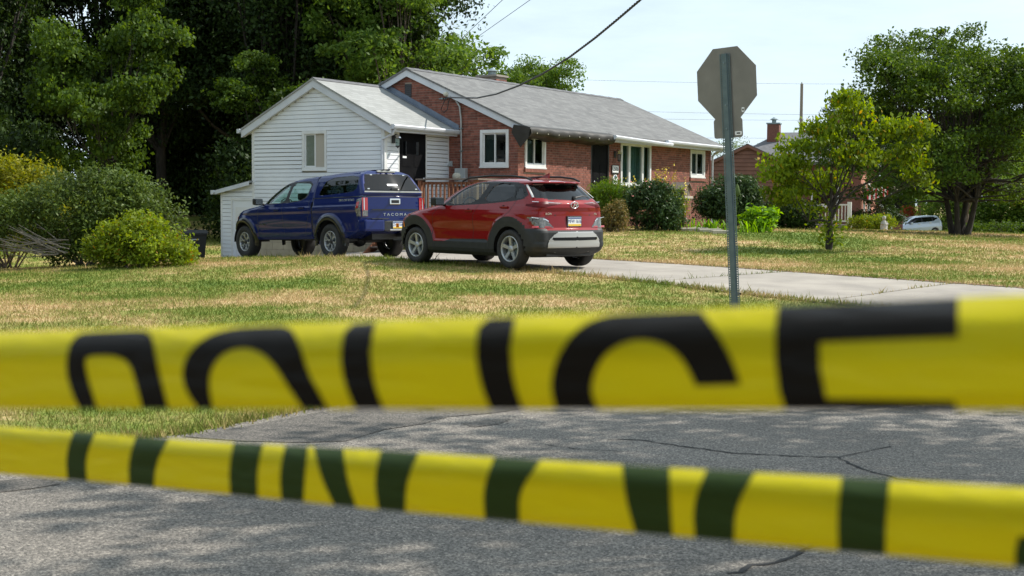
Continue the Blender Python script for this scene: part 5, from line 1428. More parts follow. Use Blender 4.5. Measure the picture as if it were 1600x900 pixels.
def tree_proto(key, seed, lobes, h, r0, n_cl, per, spread, size, lmat, bark='bark', stems=1, sp=.3, aspect=.55, hollow=.5, flat=.7, up=.6, droop=.3, n_limb=3):
    r_ = np.random.default_rng(seed)
    P, u = crown_points(r_, lobes, n_cl, per, spread, hollow, flat)
    V, Fq = leaves(r_, P, size, aspect, droop, up, u)
    cm = mesh_np('crown', V, Fq); cm.materials.append(MATS[lmat])
    tm_b = limb_mesh(r_, h, r0, lobes, stems=stems, spread=sp, n_limb=n_limb); tm = mesh_pd('trunk', tm_b.v, tm_b.f, True); tm.materials.append(MATS[bark])
    TREE[key] = (tm, cm)
def plant_tree(key, x, y, rz, sc, label, name='tree', cat='tree', group=None, zs=1.0, lmat=None, sink=.05):
    t = empty(name, (x, y, gz(x, y) - sink), rz, label, cat, group)
    t.scale = (sc, sc, sc * zs)
    link('trunk', TREE[key][0], None, t)
    c = link('crown', TREE[key][1], None, t)
    if lmat:
        c.material_slots[0].link = 'OBJECT'; c.material_slots[0].material = MATS[lmat]
    return t
def lob(seed, n, cz, R_, rz, r_lobe, base=1.0):
    r_ = np.random.default_rng(seed); out = [(0, 0, cz, R_ * .62, R_ * .62, rz * .85)]
    for i in range(n):
        a = 2 * math.pi * i / n * 1.62 + r_.uniform(-.4, .4); q = r_.uniform(.45, .8)
        zz = cz + rz * r_.uniform(-.75, .85); f = math.sqrt(max(.15, 1 - ((zz - cz) / (rz * 1.15)) ** 2))
        out.append((math.cos(a) * R_ * q * f, math.sin(a) * R_ * q * f, zz, r_lobe * r_.uniform(.8, 1.25), r_lobe * r_.uniform(.8, 1.25), r_lobe * r_.uniform(.55, .85)))
    return out
# tall woodland trees behind the house and to its left
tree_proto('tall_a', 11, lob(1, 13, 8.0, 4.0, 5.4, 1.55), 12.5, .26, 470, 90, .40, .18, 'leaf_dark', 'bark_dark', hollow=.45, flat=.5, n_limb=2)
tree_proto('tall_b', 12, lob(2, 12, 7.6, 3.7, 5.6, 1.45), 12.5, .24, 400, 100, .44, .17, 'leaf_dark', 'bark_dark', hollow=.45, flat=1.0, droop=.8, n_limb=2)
tree_proto('maple', 13, lob(3, 17, 4.3, 3.3, 3.9, .8)[1:] + [(0, 0, 3.2, 1.2, 1.2, 1.6)], 7.4, .09, 430, 62, .20, .145, 'leaf_mid', 'bark_dark', hollow=.5, flat=.5, aspect=.75, n_limb=1)
tree_proto('round', 14, lob(4, 12, 5.6, 3.1, 3.6, 1.25), 8.8, .2, 430, 62, .30, .18, 'leaf_mid', hollow=.5, flat=.5)
tree_proto('wispy', 15, lob(5, 10, 5.6, 2.4, 4.0, .95), 9.0, .12, 170, 30, .40, .20, 'leaf_pale', hollow=.3, aspect=.4)
tree_proto('brush', 16, lob(6, 9, 1.6, 2.4, 1.7, 1.1), 2.6, .08, 230, 90, .36, .14, 'leaf_dark', hollow=.4)
G1 = 'tall trees of the woodland edge'
woods = [('tall_a', -24.5, 56, 1.02, .3, 'dark tall tree at the left edge of the picture'), ('tall_b', -20.5, 51, 1.0, 1.2, 'dark tall tree behind the golden shrub'), ('tall_a', -17.5, 58, 1.08, 2.6, 'dark tall tree standing back behind the light-leaved maple'),
         ('tall_b', -15.0, 57.5, 1.1, 3.4, 'dark tall tree directly left of the lean-to'), ('tall_a', -11.3, 58, 1.1, 4.2, 'dark tall tree rising above the lean-to roof'), ('tall_b', -9.2, 53.5, 1.05, 5.0, 'dark drooping tall tree above the left slope of the white gable'),
         ('tall_a', -7.0, 59, 1.08, .9, 'dark tall tree above the peak of the white gable'), ('tall_b', -5.6, 54.5, .96, 2.0, 'drooping tree above the ridge of the white wing')]
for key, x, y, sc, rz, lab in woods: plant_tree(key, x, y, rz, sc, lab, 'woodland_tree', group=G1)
for key, x, y, sc, rz, lm, lab in (('tall_b', -27, 70, 1.2, .5, None, 'far woodland tree at the left picture edge, behind the front row'), ('tall_b', -15.5, 71, 1.2, 2.4, 'leaf_mid', 'far woodland tree seen in the gap right of the maple'), ('tall_a', -10.5, 73, 1.2, 3.3, 'leaf_mid', 'far woodland tree seen in the gap above the lean-to')):
    plant_tree(key, x, y, rz, sc, lab, 'woodland_tree', group=G1, lmat=lm)
plant_tree('maple', -13.2, 44.5, .4, .86, 'light-leaved maple in front of the dark woodland', 'maple_tree', zs=1.3)
plant_tree('maple', -8.5, 49, 2.2, .85, 'small light-leaved tree low beside the dark trees left of the lean-to', 'maple_tree', lmat='leaf_mid')
plant_tree('round', -4.2, 51.5, .8, 1.10, 'sunlit leafy tree left of the brick gable peak', 'leafy_tree', lmat='leaf_light')
plant_tree('round', -4.4, 62, 2.1, .86, 'bright tree just behind the brick gable ridge', 'leafy_tree', lmat='leaf_light')
plant_tree('wispy', -2.55, 74, .5, 1.05, 'thin wispy pale tree behind the roof', 'wispy_tree')
plant_tree('round', 1.75, 76, 1.4, .90, 'round green tree behind the chimney', 'leafy_tree', lmat='leaf_light')
plant_tree('round', 12.6, 95, .4, .62, 'pale distant tree over the right end of the roof', 'leafy_tree', lmat='leaf_pale')
plant_tree('wispy', 15.0, 92, 2.4, .70, 'thin distant tree beside the right end of the roof', 'wispy_tree')
plant_tree('round', 25, 122, 1.2, .86, 'small distant tree between the two neighbour chimneys', 'leafy_tree', lmat='leaf_light')
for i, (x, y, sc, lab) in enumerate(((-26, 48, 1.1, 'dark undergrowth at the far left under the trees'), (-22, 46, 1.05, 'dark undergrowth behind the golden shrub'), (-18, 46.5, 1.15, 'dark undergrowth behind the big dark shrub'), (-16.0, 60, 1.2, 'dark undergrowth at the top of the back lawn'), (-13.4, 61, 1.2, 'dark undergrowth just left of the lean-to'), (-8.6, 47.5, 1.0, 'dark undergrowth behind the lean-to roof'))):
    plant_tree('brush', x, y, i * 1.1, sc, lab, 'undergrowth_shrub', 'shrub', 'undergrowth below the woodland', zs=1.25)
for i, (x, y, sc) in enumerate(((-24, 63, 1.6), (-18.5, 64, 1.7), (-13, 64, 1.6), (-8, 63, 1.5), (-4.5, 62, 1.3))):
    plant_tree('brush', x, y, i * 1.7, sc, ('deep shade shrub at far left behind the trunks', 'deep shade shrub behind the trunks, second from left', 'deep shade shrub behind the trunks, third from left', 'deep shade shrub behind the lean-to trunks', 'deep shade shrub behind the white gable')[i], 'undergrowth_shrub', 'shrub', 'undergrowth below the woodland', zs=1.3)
# right-hand big tree: several stems, broad low crown
tree_proto('broad', 21, lob(21, 20, 4.7, 4.9, 2.6, 1.25) + [(-3.6, -1.0, 3.3, 1.0, 1.0, .8), (3.2, -1.4, 3.0, 1.3, 1.2, .8), (1.2, -3.4, 3.1, 1.2, 1.1, .8), (-1.4, -3.2, 3.6, 1.2, 1.0, .8), (4.2, 0, 3.4, 1.3, 1.3, .9), (0, -3.6, 2.1, 1.4, .8, .65), (-2.6, -2.7, 2.1, 1.3, .8, .7), (2.4, -3.0, 2.0, 1.3, .8, .7), (-4.1, .2, 2.3, .9, .9, .7), (1, 1.5, 2.2, 2.4, 1.5, .8), (-1.5, 2, 2.2, 2.2, 1.5, .8), (4.0, -1, 2.1, 1.1, 1, .7)], 6.6, .15, 820, 105, .26, .125, 'leaf_mid', 'bark_dark', stems=4, sp=.42, hollow=.62, flat=.55, aspect=.6, n_limb=1)
bt = plant_tree('broad', 15.7, 47.2, -.2, .97, 'broad dark green multi-stemmed tree at the right edge', 'broad_tree')
bt.scale.x *= -1
# dogwood on the front lawn
dl = [(-1.05, 0, 1.95, .55, .6, .36), (-.75, -.3, 2.45, .5, .5, .26), (.35, .2, 3.15, .55, .5, .24), (.95, -.2, 2.8, .6, .5, .24), (1.8, 0, 2.85, .6, .5, .17), (1.6, -.2, 2.2, .5, .5, .28), (.5, -.5, 2.2, .6, .5, .32), (-.4, .4, 1.6, .75, .6, .30), (2.1, .1, 1.75, .34, .34, .34), (-1.1, -.1, 1.35, .45, .5, .25), (.35, -.2, 3.45, .3, .3, .12), (-.1, 0, 2.75, .55, .5, .28)]
tree_proto('dogwood', 31, dl, 2.5, .10, 215, 40, .13, .115, 'leaf_dogwood', 'bark_dark', hollow=.25, flat=.6, aspect=.55, droop=1.4, n_limb=1)
dw = plant_tree('dogwood', 7.22, 30.6, 0, 1.0, 'small yellow-green dogwood on the front lawn', 'dogwood_tree')
r_ = np.random.default_rng(5)
P = np.array([(0, 0, .5)]) + r_.normal(size=(260, 3)) * np.array([.16, .16, .26]) + np.array([.02, 0, 0])
P = np.concatenate([P, np.array([(-.42, 0, 1.0)]) + r_.normal(size=(140, 3)) * np.array([.2, .15, .12])])
V, Fq = leaves(r_, P, .10, .6, .8, .3); link('trunk_shoots', mesh_np('trunk_shoots', V, Fq), 'leaf_dogwood', dw)['kind'] = 'stuff'
# street tree out of view to the right, whose shade dapples the road
tree_proto('street', 41, lob(41, 16, 7.6, 5.0, 2.6, 1.5), 8.6, .3, 165, 55, .40, .22, 'leaf_mid', hollow=.35)
plant_tree('street', 9.6, 8.2, .6, 1.0, 'leafy street tree beyond the right picture edge, shading the road', 'street_tree')

# unseen trees added across the street behind the viewpoint: the cars' paint and glass mirror them, and they shut off the low sky there
for i, x in enumerate((-48, -38, -29, -20, -11, -2, 8, 19, 31)):
    plant_tree(('tall_a', 'tall_b')[i % 2], x, -22 - 4 * (i % 3), i * 1.3, .95, 'added unseen tree across the street, %s of the row mirrored in the cars' % ('first', 'second', 'third', 'fourth', 'fifth', 'sixth', 'seventh', 'eighth', 'last')[i], 'woodland_tree', group='added trees across the street')
for i, (x, y, sc, k) in enumerate(((-21, 35, .8, 'tall_b'), (-27, 28, .9, 'tall_a'), (-29, 39, 1.0, 'tall_b'), (-25, 20, .75, 'tall_a'), (-36, 32, 1.0, 'tall_a'), (-33, 21, .9, 'tall_b'), (-38, 12, .9, 'tall_a'))):
    plant_tree(k, x, y, i * 1.1 + .4, sc, 'woodland tree left of the picture, %s of those mirrored in the car doors' % ('first', 'second', 'third', 'fourth', 'fifth', 'sixth', 'last')[i], 'woodland_tree', group='trees left of the picture')
    plant_tree('brush', x + 1.5, y - 1.5, i * .7, 1.1, 'undergrowth left of the picture, %s of those mirrored in the car doors' % ('first', 'second', 'third', 'fourth', 'fifth', 'sixth', 'last')[i], 'undergrowth_shrub', 'shrub', 'undergrowth left of the picture', zs=1.2)
# tree line closing the view on the right
for i, (x, y, k, sc, lm) in enumerate(((14, 128, 'round', .8, 'leaf_mid'), (38, 128, 'round', 1.0, 'leaf_mid'), (45, 118, 'round', .95, 'leaf_light'), (51, 126, 'tall_a', .62, 'leaf_mid'), (58, 118, 'round', 1.0, 'leaf_mid'), (66, 128, 'tall_b', .66, 'leaf_mid'), (24.5, 108, 'round', .62, 'leaf_light'), (34, 104, 'brush', 1.3, 'leaf_light'), (40, 100, 'brush', 1.2, 'leaf_lime'), (46, 104, 'brush', 1.3, 'leaf_light'), (40.5, 112, 'round', .85, 'leaf_light'), (36.2, 116, 'round', .8, 'leaf_mid'), (43.5, 106, 'brush', 1.7, 'leaf_mid'), (38.5, 103, 'brush', 1.6, 'leaf_light'))):
    plant_tree(k, x, y, i * .9, sc, 'far tree closing the view at right, %s one of the line' % ('first', 'fourth', 'sixth', 'eighth', 'ninth', 'tenth', 'second', 'third', 'fifth', 'seventh', 'eleventh', 'twelfth', 'thirteenth', 'fourteenth')[i], 'far_tree', group='far trees on the right', lmat=lm)
# shrubs
def shrub(name, px_, py_, Y, lobes, n_cl, per, spread, size, lmat, label, aspect=.5, seed=1, hollow=.6, up=.5, droop=-.2, twig=True, flat=.85, bark='bark', cat='shrub', z=None):
    p = at(px_, py_, Y); r_ = np.random.default_rng(seed)
    b = empty(name, (p.x, p.y, gz(p.x, p.y) - .02 if z is None else z), 0, label, cat)
    P, u = crown_points(r_, lobes, n_cl, per, spread, hollow, flat)
    P = P[P[:, 2] > .02]; V, Fq = leaves(r_, P, size, aspect, droop, up, unit(P - np.array([0, 0, .3])))
    link('foliage', mesh_np('foliage', V, Fq), lmat, b)
    if twig:
        m = MB()
        for k in range(14):
            lb = lobes[k % len(lobes)]; e = Vector(lb[:3]) + Vector(tuple(unit(r_.normal(size=3)) * .85 * np.array(lb[3:]))); e.z = max(e.z, .1)
            st = Vector((r_.normal(0, .12), r_.normal(0, .08), -.05)); mid = st.lerp(e, .5) + Vector((r_.normal(0, .08), r_.normal(0, .08), .12))
            m.tube([st, mid, e], [.022, .015, .004], 5, False)
        m.build('stems', bark, b, True)
    return b
shrub('yellow_green_shrub', 215, 425, 25.4, [(0, 0, .45, .8, .75, .42), (-.55, .1, .42, .48, .5, .36), (.55, -.1, .36, .5, .5, .32), (.1, 0, .78, .5, .5, .22), (.85, 0, .2, .3, .4, .2), (-.3, 0, .7, .4, .4, .2)], 330, 34, .095, .075, 'leaf_lime', 'low rounded yellow-green shrub in front of the dark shrub', seed=51, up=.3)
big = shrub('dark_shrub', 132, 412, 27.6, [(-.2, 0, 1.15, 1.5, 1.1, .6), (.9, 0, 1.2, .95, .9, .5), (-1.3, .1, 1.0, .8, .9, .5), (1.6, .1, 1.0, .5, .5, .35), (.3, .1, 1.65, 1.0, .8, .32), (.6, -.2, .6, .8, .7, .45), (-1.9, 0, .9, .5, .7, .5), (1.2, 0, 1.55, .5, .5, .25), (-.3, .2, .5, .9, .7, .4)], 560, 40,   .13, .085, 'leaf_bush', 'large spreading dark green shrub with bare twigs at its left', seed=52, bark='bark_grey')
r_ = np.random.default_rng(8); m = MB()
for k in range(24):
    s = Vector((r_.uniform(-.5, .1), -1.0 + r_.uniform(-.1, .2), r_.uniform(.25, .6))); e = s + Vector((-r_.uniform(.5, 1.15), r_.uniform(-.3, .1), r_.uniform(-.05, .55)))
    mid = s.lerp(e, .55) + Vector((0, 0, r_.uniform(-.1, .02))); m.tube([s, mid, e], [.012, .009, .003], 5, False)
    m.tube([mid, mid + Vector((-.25, r_.uniform(-.1, .1), r_.uniform(.0, .22)))], [.006, .002], 4, False)
m.build('bare_twigs', 'bark_grey', big)
shrub('golden_shrub', 10, 402, 31, [(0, 0, 1.4, 1.25, 1.0, 1.0), (.5, 0, 2.1, .75, .7, .5), (-.4, 0, 2.4, .7, .7, .4), (1.1, 0, 1.6, .5, .5, .4), (-.9, 0, 1.5, .7, .7, .7)], 420, 36, .12, .085, 'leaf_gold', 'tall golden-leaved shrub at the left picture edge', seed=53)
shrub('yew_shrub', 950, 356, 37.0, [(0, 0, .72, .62, .6, .55), (-.4, 0, .62, .4, .4, .4), (.35, 0, .85, .4, .4, .42), (0, 0, 1.1, .4, .4, .28)], 330, 34, .085, .085, 'leaf_yew', 'bright green feathery shrub under the front door', aspect=.22, seed=54, up=-.2, droop=-1.2)
fs = shrub('flowering_shrub', 1016, 362, 36.4, [(0, 0, .62, .72, .6, .52), (-.3, 0, .95, .45, .45, .32), (.35, 0, .85, .45, .45, .35), (.55, -.1, .35, .42, .4, .32), (.1, 0, 1.15, .35, .35, .2)], 360, 30, .09, .085, 'leaf_gloss', 'glossy dark flowering shrub below the picture window', seed=55)
r_ = np.random.default_rng(9)
P = np.array([r_.normal((0.15, -.2, 1.1), (.42, .3, .16)) for _ in range(45)]); V, Fq = leaves(r_, P, .07, .8); link('blossom', mesh_np('blossom', V, Fq), 'petal_pink', fs)
yl = shrub('tall_yellow_flowers', 1040, 352, 37.0, [(0, 0, .6, .45, .3, .5), (.3, 0, .7, .3, .3, .5), (-.45, 0, .8, .3, .3, .5)], 120, 16, .08, .09, 'leaf_lime', 'tall yellow flower spikes in front of the picture window', seed=56, aspect=.3)
m = MB(); P = []
for k in range(16):
    x = r_.uniform(-1.15, .55); h = r_.uniform(1.1, 1.62); m.tube([(x, 0, .3), (x + r_.normal(0, .04), 0, h)], [.008, .004], 4, False)
    P += [np.array((x, 0, h)) + r_.normal(size=3) * np.array((.035, .035, .14)) for _ in range(26)]
m.build('stalks', 'leaf_lime', yl); V, Fq = leaves(r_, np.array(P), .055, .7); link('blossom', mesh_np('blossom', V, Fq), 'petal_yellow', yl)
shrub('brown_shrub', 958, 362, 35.2, [(0, 0, .35, .38, .35, .32), (.1, 0, .6, .22, .22, .2)], 120, 22, .08, .065, 'leaf_brown', 'small brownish shrub right behind the red SUV', seed=57)
shrub('rhododendron', 1140, 352, 39.6, [(0, 0, .85, .85, .75, .65), (.35, 0, 1.15, .55, .55, .4), (-.5, 0, .75, .5, .5, .5), (.55, 0, .6, .45, .5, .45)], 340, 26, .11, .13, 'leaf_gloss', 'rounded dark glossy rhododendron at the right corner of the house', seed=58, aspect=.36)
shrub('bright_plant', 1184, 358, 37.4, [(0, 0, .35, .42, .4, .32), (.25, 0, .45, .28, .3, .22), (-.1, 0, .55, .25, .25, .16)], 80, 12, .10, .15, 'leaf_bright', 'bright light-green leafy plant right of the sign post', seed=59, twig=False)
for (x, y, Y, n, lab, sd_) in ((1112, 362, 36.6, 46, 'clump of strap-leaved lilies left of the sign post', 1), (1160, 362, 36.8, 34, 'clump of strap-leaved lilies right of the sign post', 2), (1082, 356, 37.0, 26, 'clump of strap leaves beside the brick pillar', 3)):
    p = at(x, y, Y); r_ = np.random.default_rng(sd_); m = MB(); b = empty('lily_clump', (p.x, p.y, gz(p.x, p.y)), 0, lab, 'plant', 'lily clumps by the front path')
    for k in range(n):
        q = r_.uniform(0, 6.28); o = Vector((r_.normal(0, .3), r_.normal(0, .12), 0)); l_ = r_.uniform(.3, .62); d = Vector((math.cos(q), math.sin(q), 0)); s = Vector((-d.y, d.x, 0)) * .022
        A = [o + d * (l_ * .45 * t ** 1.6) + Vector((0, 0, l_ * (t - .42 * t ** 3))) for t in (0, .35, .7, 1)]
        w = (.8, 1, .7, .05); V = []
        for a_, ww in zip(A, w): V += [a_ - s * ww, a_ + s * ww]
        m.add(V, [(0, 1, 3, 2), (2, 3, 5, 4), (4, 5, 7, 6)])
    m.build('strap_leaves', 'leaf_bright', b)
    if sd_ == 2:
        MB().tube([(-.2, 0, .1), (-.16, 0, 1.0)], .012, 5).build('seed_stalk', 'leaf_pale', b)
        MB().lathe([(.0, .95), (.07, 1.03), (.08, 1.12), (.04, 1.26), (.0, 1.34)], 'z', 10, (-.16, 0, 0)).build('seed_head', 'leaf_pale', b, True)
shrub('dark_hedge', 1232, 358, 43.0, [(0, 0, .5, .85, .6, .42), (-.45, 0, .55, .5, .5, .38), (.5, 0, .5, .5, .5, .38)], 300, 26, .11, .09, 'leaf_dark', 'low dark hedge behind the dogwood', seed=60)
shrub('topiary', 1372, 352, 64, [(0, 0, .75, 1.25, .9, .45), (0, 0, 1.75, .75, .7, .55), (0, 0, 2.35, .3, .3, .3)], 260, 26, .12, .11, 'leaf_dark', 'dark clipped topiary shrub below the striped flag', seed=61)
shrub('clipped_shrub', 1362, 360, 60, [(-.4, 0, .35, .8, .5, .32), (.5, 0, .38, .5, .5, .34)], 200, 26, .10, .09, 'leaf_lime', 'low yellow-green clipped shrub left of the statue', seed=62)
shrub('red_shrub', 1419, 350, 106, [(0, 0, 1.45, .85, .8, .8)], 190, 26, .12, .11, 'leaf_red', 'rounded reddish shrub behind the silver car', seed=63)
shrub('dark_hedge', 1585, 352, 75, [(-2.4, 0, .5, 1.3, .6, .55), (-.6, 0, .6, 1.4, .6, .5), (1.4, 0, .55, 1.4, .6, .55), (3.2, 0, .6, 1.2, .6, .55)], 380, 30, .14, .14, 'leaf_mid', 'long hedge behind the broad tree at right', seed=64)
for i, (x, y, sc, lm, lab) in enumerate(((31.5, 126, 1.1, 'leaf_light', 'sunlit tree behind the silver car'), (33, 98, 1.0, 'leaf_mid', 'far tree behind the broad tree, left one'), (39.5, 92, 1.0, 'leaf_light', 'far tree behind the broad tree, at the right edge'), (30, 120, 1.25, 'leaf_dark', 'dark far tree above the carport'))):
    plant_tree('round', x, y, i * 1.3, sc, lab, 'leafy_tree', lmat=lm)

# ------------------------------------------------------------------ grass blades
def blades():
    r_ = np.random.default_rng(77); PX, PY, W_, H_ = [], [], [], []
    def zone(y0, y1, dens, w, h, xm):
        area_x = .381 * y1 + xm; n = int(dens * 2 * area_x * (y1 - y0))
        x = r_.uniform(-area_x, area_x, n); y = r_.uniform(y0, y1, n)
        k = np.abs(x) < .381 * y + xm
        x, y = x[k], y[k]
        jx = x + r_.normal(0, .04, len(x)); jy = y + r_.normal(0, .04, len(x))
        keep = ~inside(ROAD, jx, jy) & ~inside(DRIVE, jx, jy)
        x, y = x[keep], y[keep]; PX.append(x); PY.append(y); W_.append(np.full(len(x), w)); H_.append(np.full(len(x), h))
    zone(6.0, 12, 1900, .0044, .034, 2.2)
    zone(12, 19, 950, .0062, .034, 2.2)
    zone(19, 27, 560, .009, .034, 2.2)
    zone(27, 36, 260, .014, .036, 2.5)
    zone(36, 54, 90, .022, .04, 2.5)
    x, y, w, h = (np.concatenate(k) for k in (PX, PY, W_, H_))
    # keep grass out of the buildings
    hx = (x - HO.x) * math.cos(HROT) + (y - HO.y) * math.sin(HROT); hy = -(x - HO.x) * math.sin(HROT) + (y - HO.y) * math.cos(HROT)
    k = ~((hx > -3) & (hx < 12.5) & (hy > -.1) & (hy < 8.1)); x, y, w, h = x[k], y[k], w[k], h[k]
    n = len(x); z = gz(x, y); a = r_.uniform(0, 6.283, n); hh = h * r_.lognormal(0, .38, n); lean = r_.uniform(.1, 1.1, n) * hh; la = r_.uniform(0, 6.283, n)
    B = np.stack([x, y, z - .004], 1); s = np.stack([np.cos(a), np.sin(a), np.zeros(n)], 1) * (w * r_.uniform(.7, 1.4, n))[:, None]
    T = B + np.stack([np.cos(la) * lean, np.sin(la) * lean, hh], 1)
    V = np.stack([B - s, B + s, T], 1).reshape(-1, 3)
    o = link('lawn_grass', mesh_np('lawn_grass', V, np.arange(3 * n).reshape(n, 3)), 'blade')
    tag(o, 'short mown grass blades all over the half-dry lawn', 'grass', kind='stuff')
    # taller fringe along the edges of road and driveway
    r_ = np.random.default_rng(78); E = []
    def edge(poly, i0, i1, dens, side):
        for i in range(i0, i1):
            a_, b_ = np.array(poly[i % len(poly)]), np.array(poly[(i + 1) % len(poly)]); L_ = np.linalg.norm(b_ - a_); k = int(L_ * dens); t = r_.random(k)[:, None]
            nn = np.array([-(b_ - a_)[1], (b_ - a_)[0]]) / L_; E.append(a_ + (b_ - a_) * t + nn * (r_.normal(.03, .055, k)[:, None] * side))
    edge(ROAD, 5, 14, 420, -1); edge(DRIVE, 0, 4, 330, -1); edge(DRIVE, 9, 10, 140, -1)
    for cc in (-3.0, -6.2):
        a2 = np.array(_d0[:2]) + np.array(FW[:2]) * cc; b2 = a2 - np.array(LT[:2]) * 3.7; k = 90; t = (r_.random(k) ** 1.5)[:, None]; E.append(b2 + (a2 - b2) * t * .8 + r_.normal(0, .02, (k, 2)))
    e = np.concatenate(E); n = len(e); z = gz(e[:, 0], e[:, 1]); a = r_.uniform(0, 6.283, n); hh = .055 * r_.lognormal(0, .4, n); la = r_.uniform(0, 6.283, n); lean = r_.uniform(.2, .9, n) * hh
    wd = (.0035 + .00024 * e[:, 1]) * r_.uniform(.7, 1.3, n)
    B = np.column_stack([e, z]); s = np.stack([np.cos(a), np.sin(a), np.zeros(n)], 1) * wd[:, None]; T = B + np.stack([np.cos(la) * lean, np.sin(la) * lean, hh], 1)
    o = link('edge_grass', mesh_np('edge_grass', np.stack([B - s, B + s, T], 1).reshape(-1, 3), np.arange(3 * n).reshape(n, 3)), 'blade')
    tag(o, 'longer ragged grass along the road and driveway edges', 'grass', kind='stuff')
blades()
# ------------------------------------------------------------------ stop sign seen from behind
b_ = at(1152, 528, 14.6); t_ = at(1133, 84, 14.55)
b_.z = gz(b_.x, b_.y) - .1
zax = (t_ - b_).normalized(); nrm = Vector((-.69, -.72, 0)); yax = (nrm - zax * nrm.dot(zax)).normalized(); xax = yax.cross(zax)
stop = empty('stop_sign', b_, label='octagonal sign seen from its bare back on a leaning perforated steel post', cat='sign')
stop.rotation_euler = Matrix((xax, yax, zax)).transposed().to_euler()
PH = (t_ - b_).length
# local x to the left-back, y towards the viewer, z up the post
MB().prism([(-.034, .012, 0), (-.028, .026, 0), (.028, .026, 0), (.034, .012, 0), (.026, .012, 0), (.022, .021, 0), (-.022, .021, 0), (-.026, .012, 0)], (0, 0, PH)).build('post', 'post_green', stop)
for s in (1, -1):
    m = MB(); x0, x1 = (.034, .066) if s > 0 else (-.066, -.034)
    m.box(x0, x0 + .009, .010, .014, 0, PH).box(x1 - .009, x1, .010, .014, 0, PH)
    k = 0
    while k * .0254 < PH - .02:
        m.box(x0 + .009, x1 - .009, .0102, .0138, k * .0254, k * .0254 + .0125); k += 1
    m.build('perforated_flange', 'post_green', stop)['kind'] = 'stuff'
oc = Vector((0, 0, PH - .315)); ro = .381 / math.cos(math.pi / 8)
MB().prism([(ro * math.cos(R(22.5 + 45 * k)), -.004, oc.z + ro * math.sin(R(22.5 + 45 * k))) for k in range(8)], (0, .003, 0)).build('octagon_plate', 'sign_back', stop)
def rrect(w, h, r_, cx, cz):
    return [(cx + sx * (w / 2 - r_) + r_ * math.cos(a), cz + sz_ * (h / 2 - r_) + r_ * math.sin(a)) for sx, sz_, a0 in ((1, 1, 0), (-1, 1, 90), (-1, -1, 180), (1, -1, 270)) for a in [R(a0 + d) for d in (0, 22, 45, 68, 90)]]
MB().prism([(x, -.0035, z) for x, z in rrect(.37, .21, .03, 0, PH - .795)], (0, .003, 0)).build('lower_plate', 'sign_back', stop)
for z in (PH - .10, PH - .55, PH - .80): MB().lathe([(.0, .036), (.010, .035), (.012, .026)], 'y', 8, (0, 0, z)).build('bolt', 'galv', stop)
for x, z, w, h in ((-.20, PH - .61, .035, .05), (-.13, PH - .855, .085, .04)):
    MB().prism([(a, .0, c) for a, c in rrect(w, h, .008, x, z)], (0, .001, 0)).build('sticker', 'white_paint', stop)
    MB().prism([(a, .0012, c) for a, c in rrect(w * .55, h * .4, .004, x, z)], (0, .0006, 0)).build('sticker_print', 'ink', stop)

# ------------------------------------------------------------------ police tape
def tape_strip(name, label, top, bot, dl, dr, ink, shapes, lip):
    """a folded plastic strip stretched straight across the view; top/bot = edge rows (px x -> px y), dl/dr = its distance at px 0 and 1600"""
    root = empty(name, at(800, (np.interp(800, *top) + np.interp(800, *bot)) / 2, 2 / (1 / dl + 1 / dr)), 0, label, 'tape', 'police tape across the street')
    inv = root.matrix_basis.translation
    def P(x, v, off=0.0):
        D = 1.0 / ((1 / dl) * (1 - x / 1600) + (1 / dr) * (x / 1600))
        yt, yb = np.interp(x, *top), np.interp(x, *bot)
        # the top rolls away from the viewer, the lower fold tucks slightly under
        back = lip * max(0.0, (.30 - v) / .30) ** 2 + .004 * max(0.0, (v - .85) / .15) ** 2 + .0022 * math.sin(x * .006 + v * 2)
        return at(x, yt + (yb - yt) * v, D + back - off) - inv
    def PE(x, v, off):
        """the strip carried on straight beyond both picture edges"""
        if x < -200: return P(-200, v, off) + (P(-200, v, off) - P(200, v, off)) * ((-200 - x) / 400)
        if x > 1800: return P(1800, v, off) + (P(1800, v, off) - P(1400, v, off)) * ((x - 1800) / 400)
        return P(x, v, off)
    xs = np.concatenate([np.linspace(-9000, -400, 20), np.linspace(-200, 1800, 176), np.linspace(2000, 6400, 16)]); vsn = np.linspace(0, 1, 22)
    def surf(nm, off, mat, v0=0, v1=1):
        V = [PE(x, v0 + (v1 - v0) * v, off) for x in xs for v in vsn]; n = len(vsn)
        Fs = [(i * n + k, (i + 1) * n + k, (i + 1) * n + k + 1, i * n + k + 1) for i in range(len(xs) - 1) for k in range(n - 1)]
        return link(nm, mesh_pd(nm, V, Fs, True), mat, root)
    surf('front_layer', 0, 'tape_yellow')
    surf('folded_layer', -.003, 'tape_yellow', .04, .985)
    for nm, poly in shapes:
        def V2(p):
            yt, yb = np.interp(p[0], *top), np.interp(p[0], *bot)
            return Vector((p[0] / 100, min(.999, max(.001, (p[1] - yt) / (yb - yt)))))
        # dense outline
        Q = []
        for a, b in zip(poly, poly[1:] + poly[:1]):
            k = max(1, int(math.hypot(b[0] - a[0], b[1] - a[1]) / 8)); Q += [V2((a[0] + (b[0] - a[0]) * i / k, a[1] + (b[1] - a[1]) * i / k)) for i in range(k)]
        q2 = [(p.x, p.y) for p in Q]; n = len(Q); gx, gy = np.meshgrid(np.arange(min(p[0] for p in q2), max(p[0] for p in q2), .12), np.linspace(.03, .97, 16)); ins = inside(q2, gx, gy)
        r_ = delaunay_2d_cdt(Q + [Vector((float(a), float(b))) for a, b in zip(gx[ins], gy[ins])], [(i, (i + 1) % n) for i in range(n)], [], 1, 1e-5)
        link(nm, mesh_pd(nm, [P(p.x * 100, p.y, .0007) for p in r_[0]], [tuple(f)[::-1] for f in r_[2]], True), ink, root)
    return root
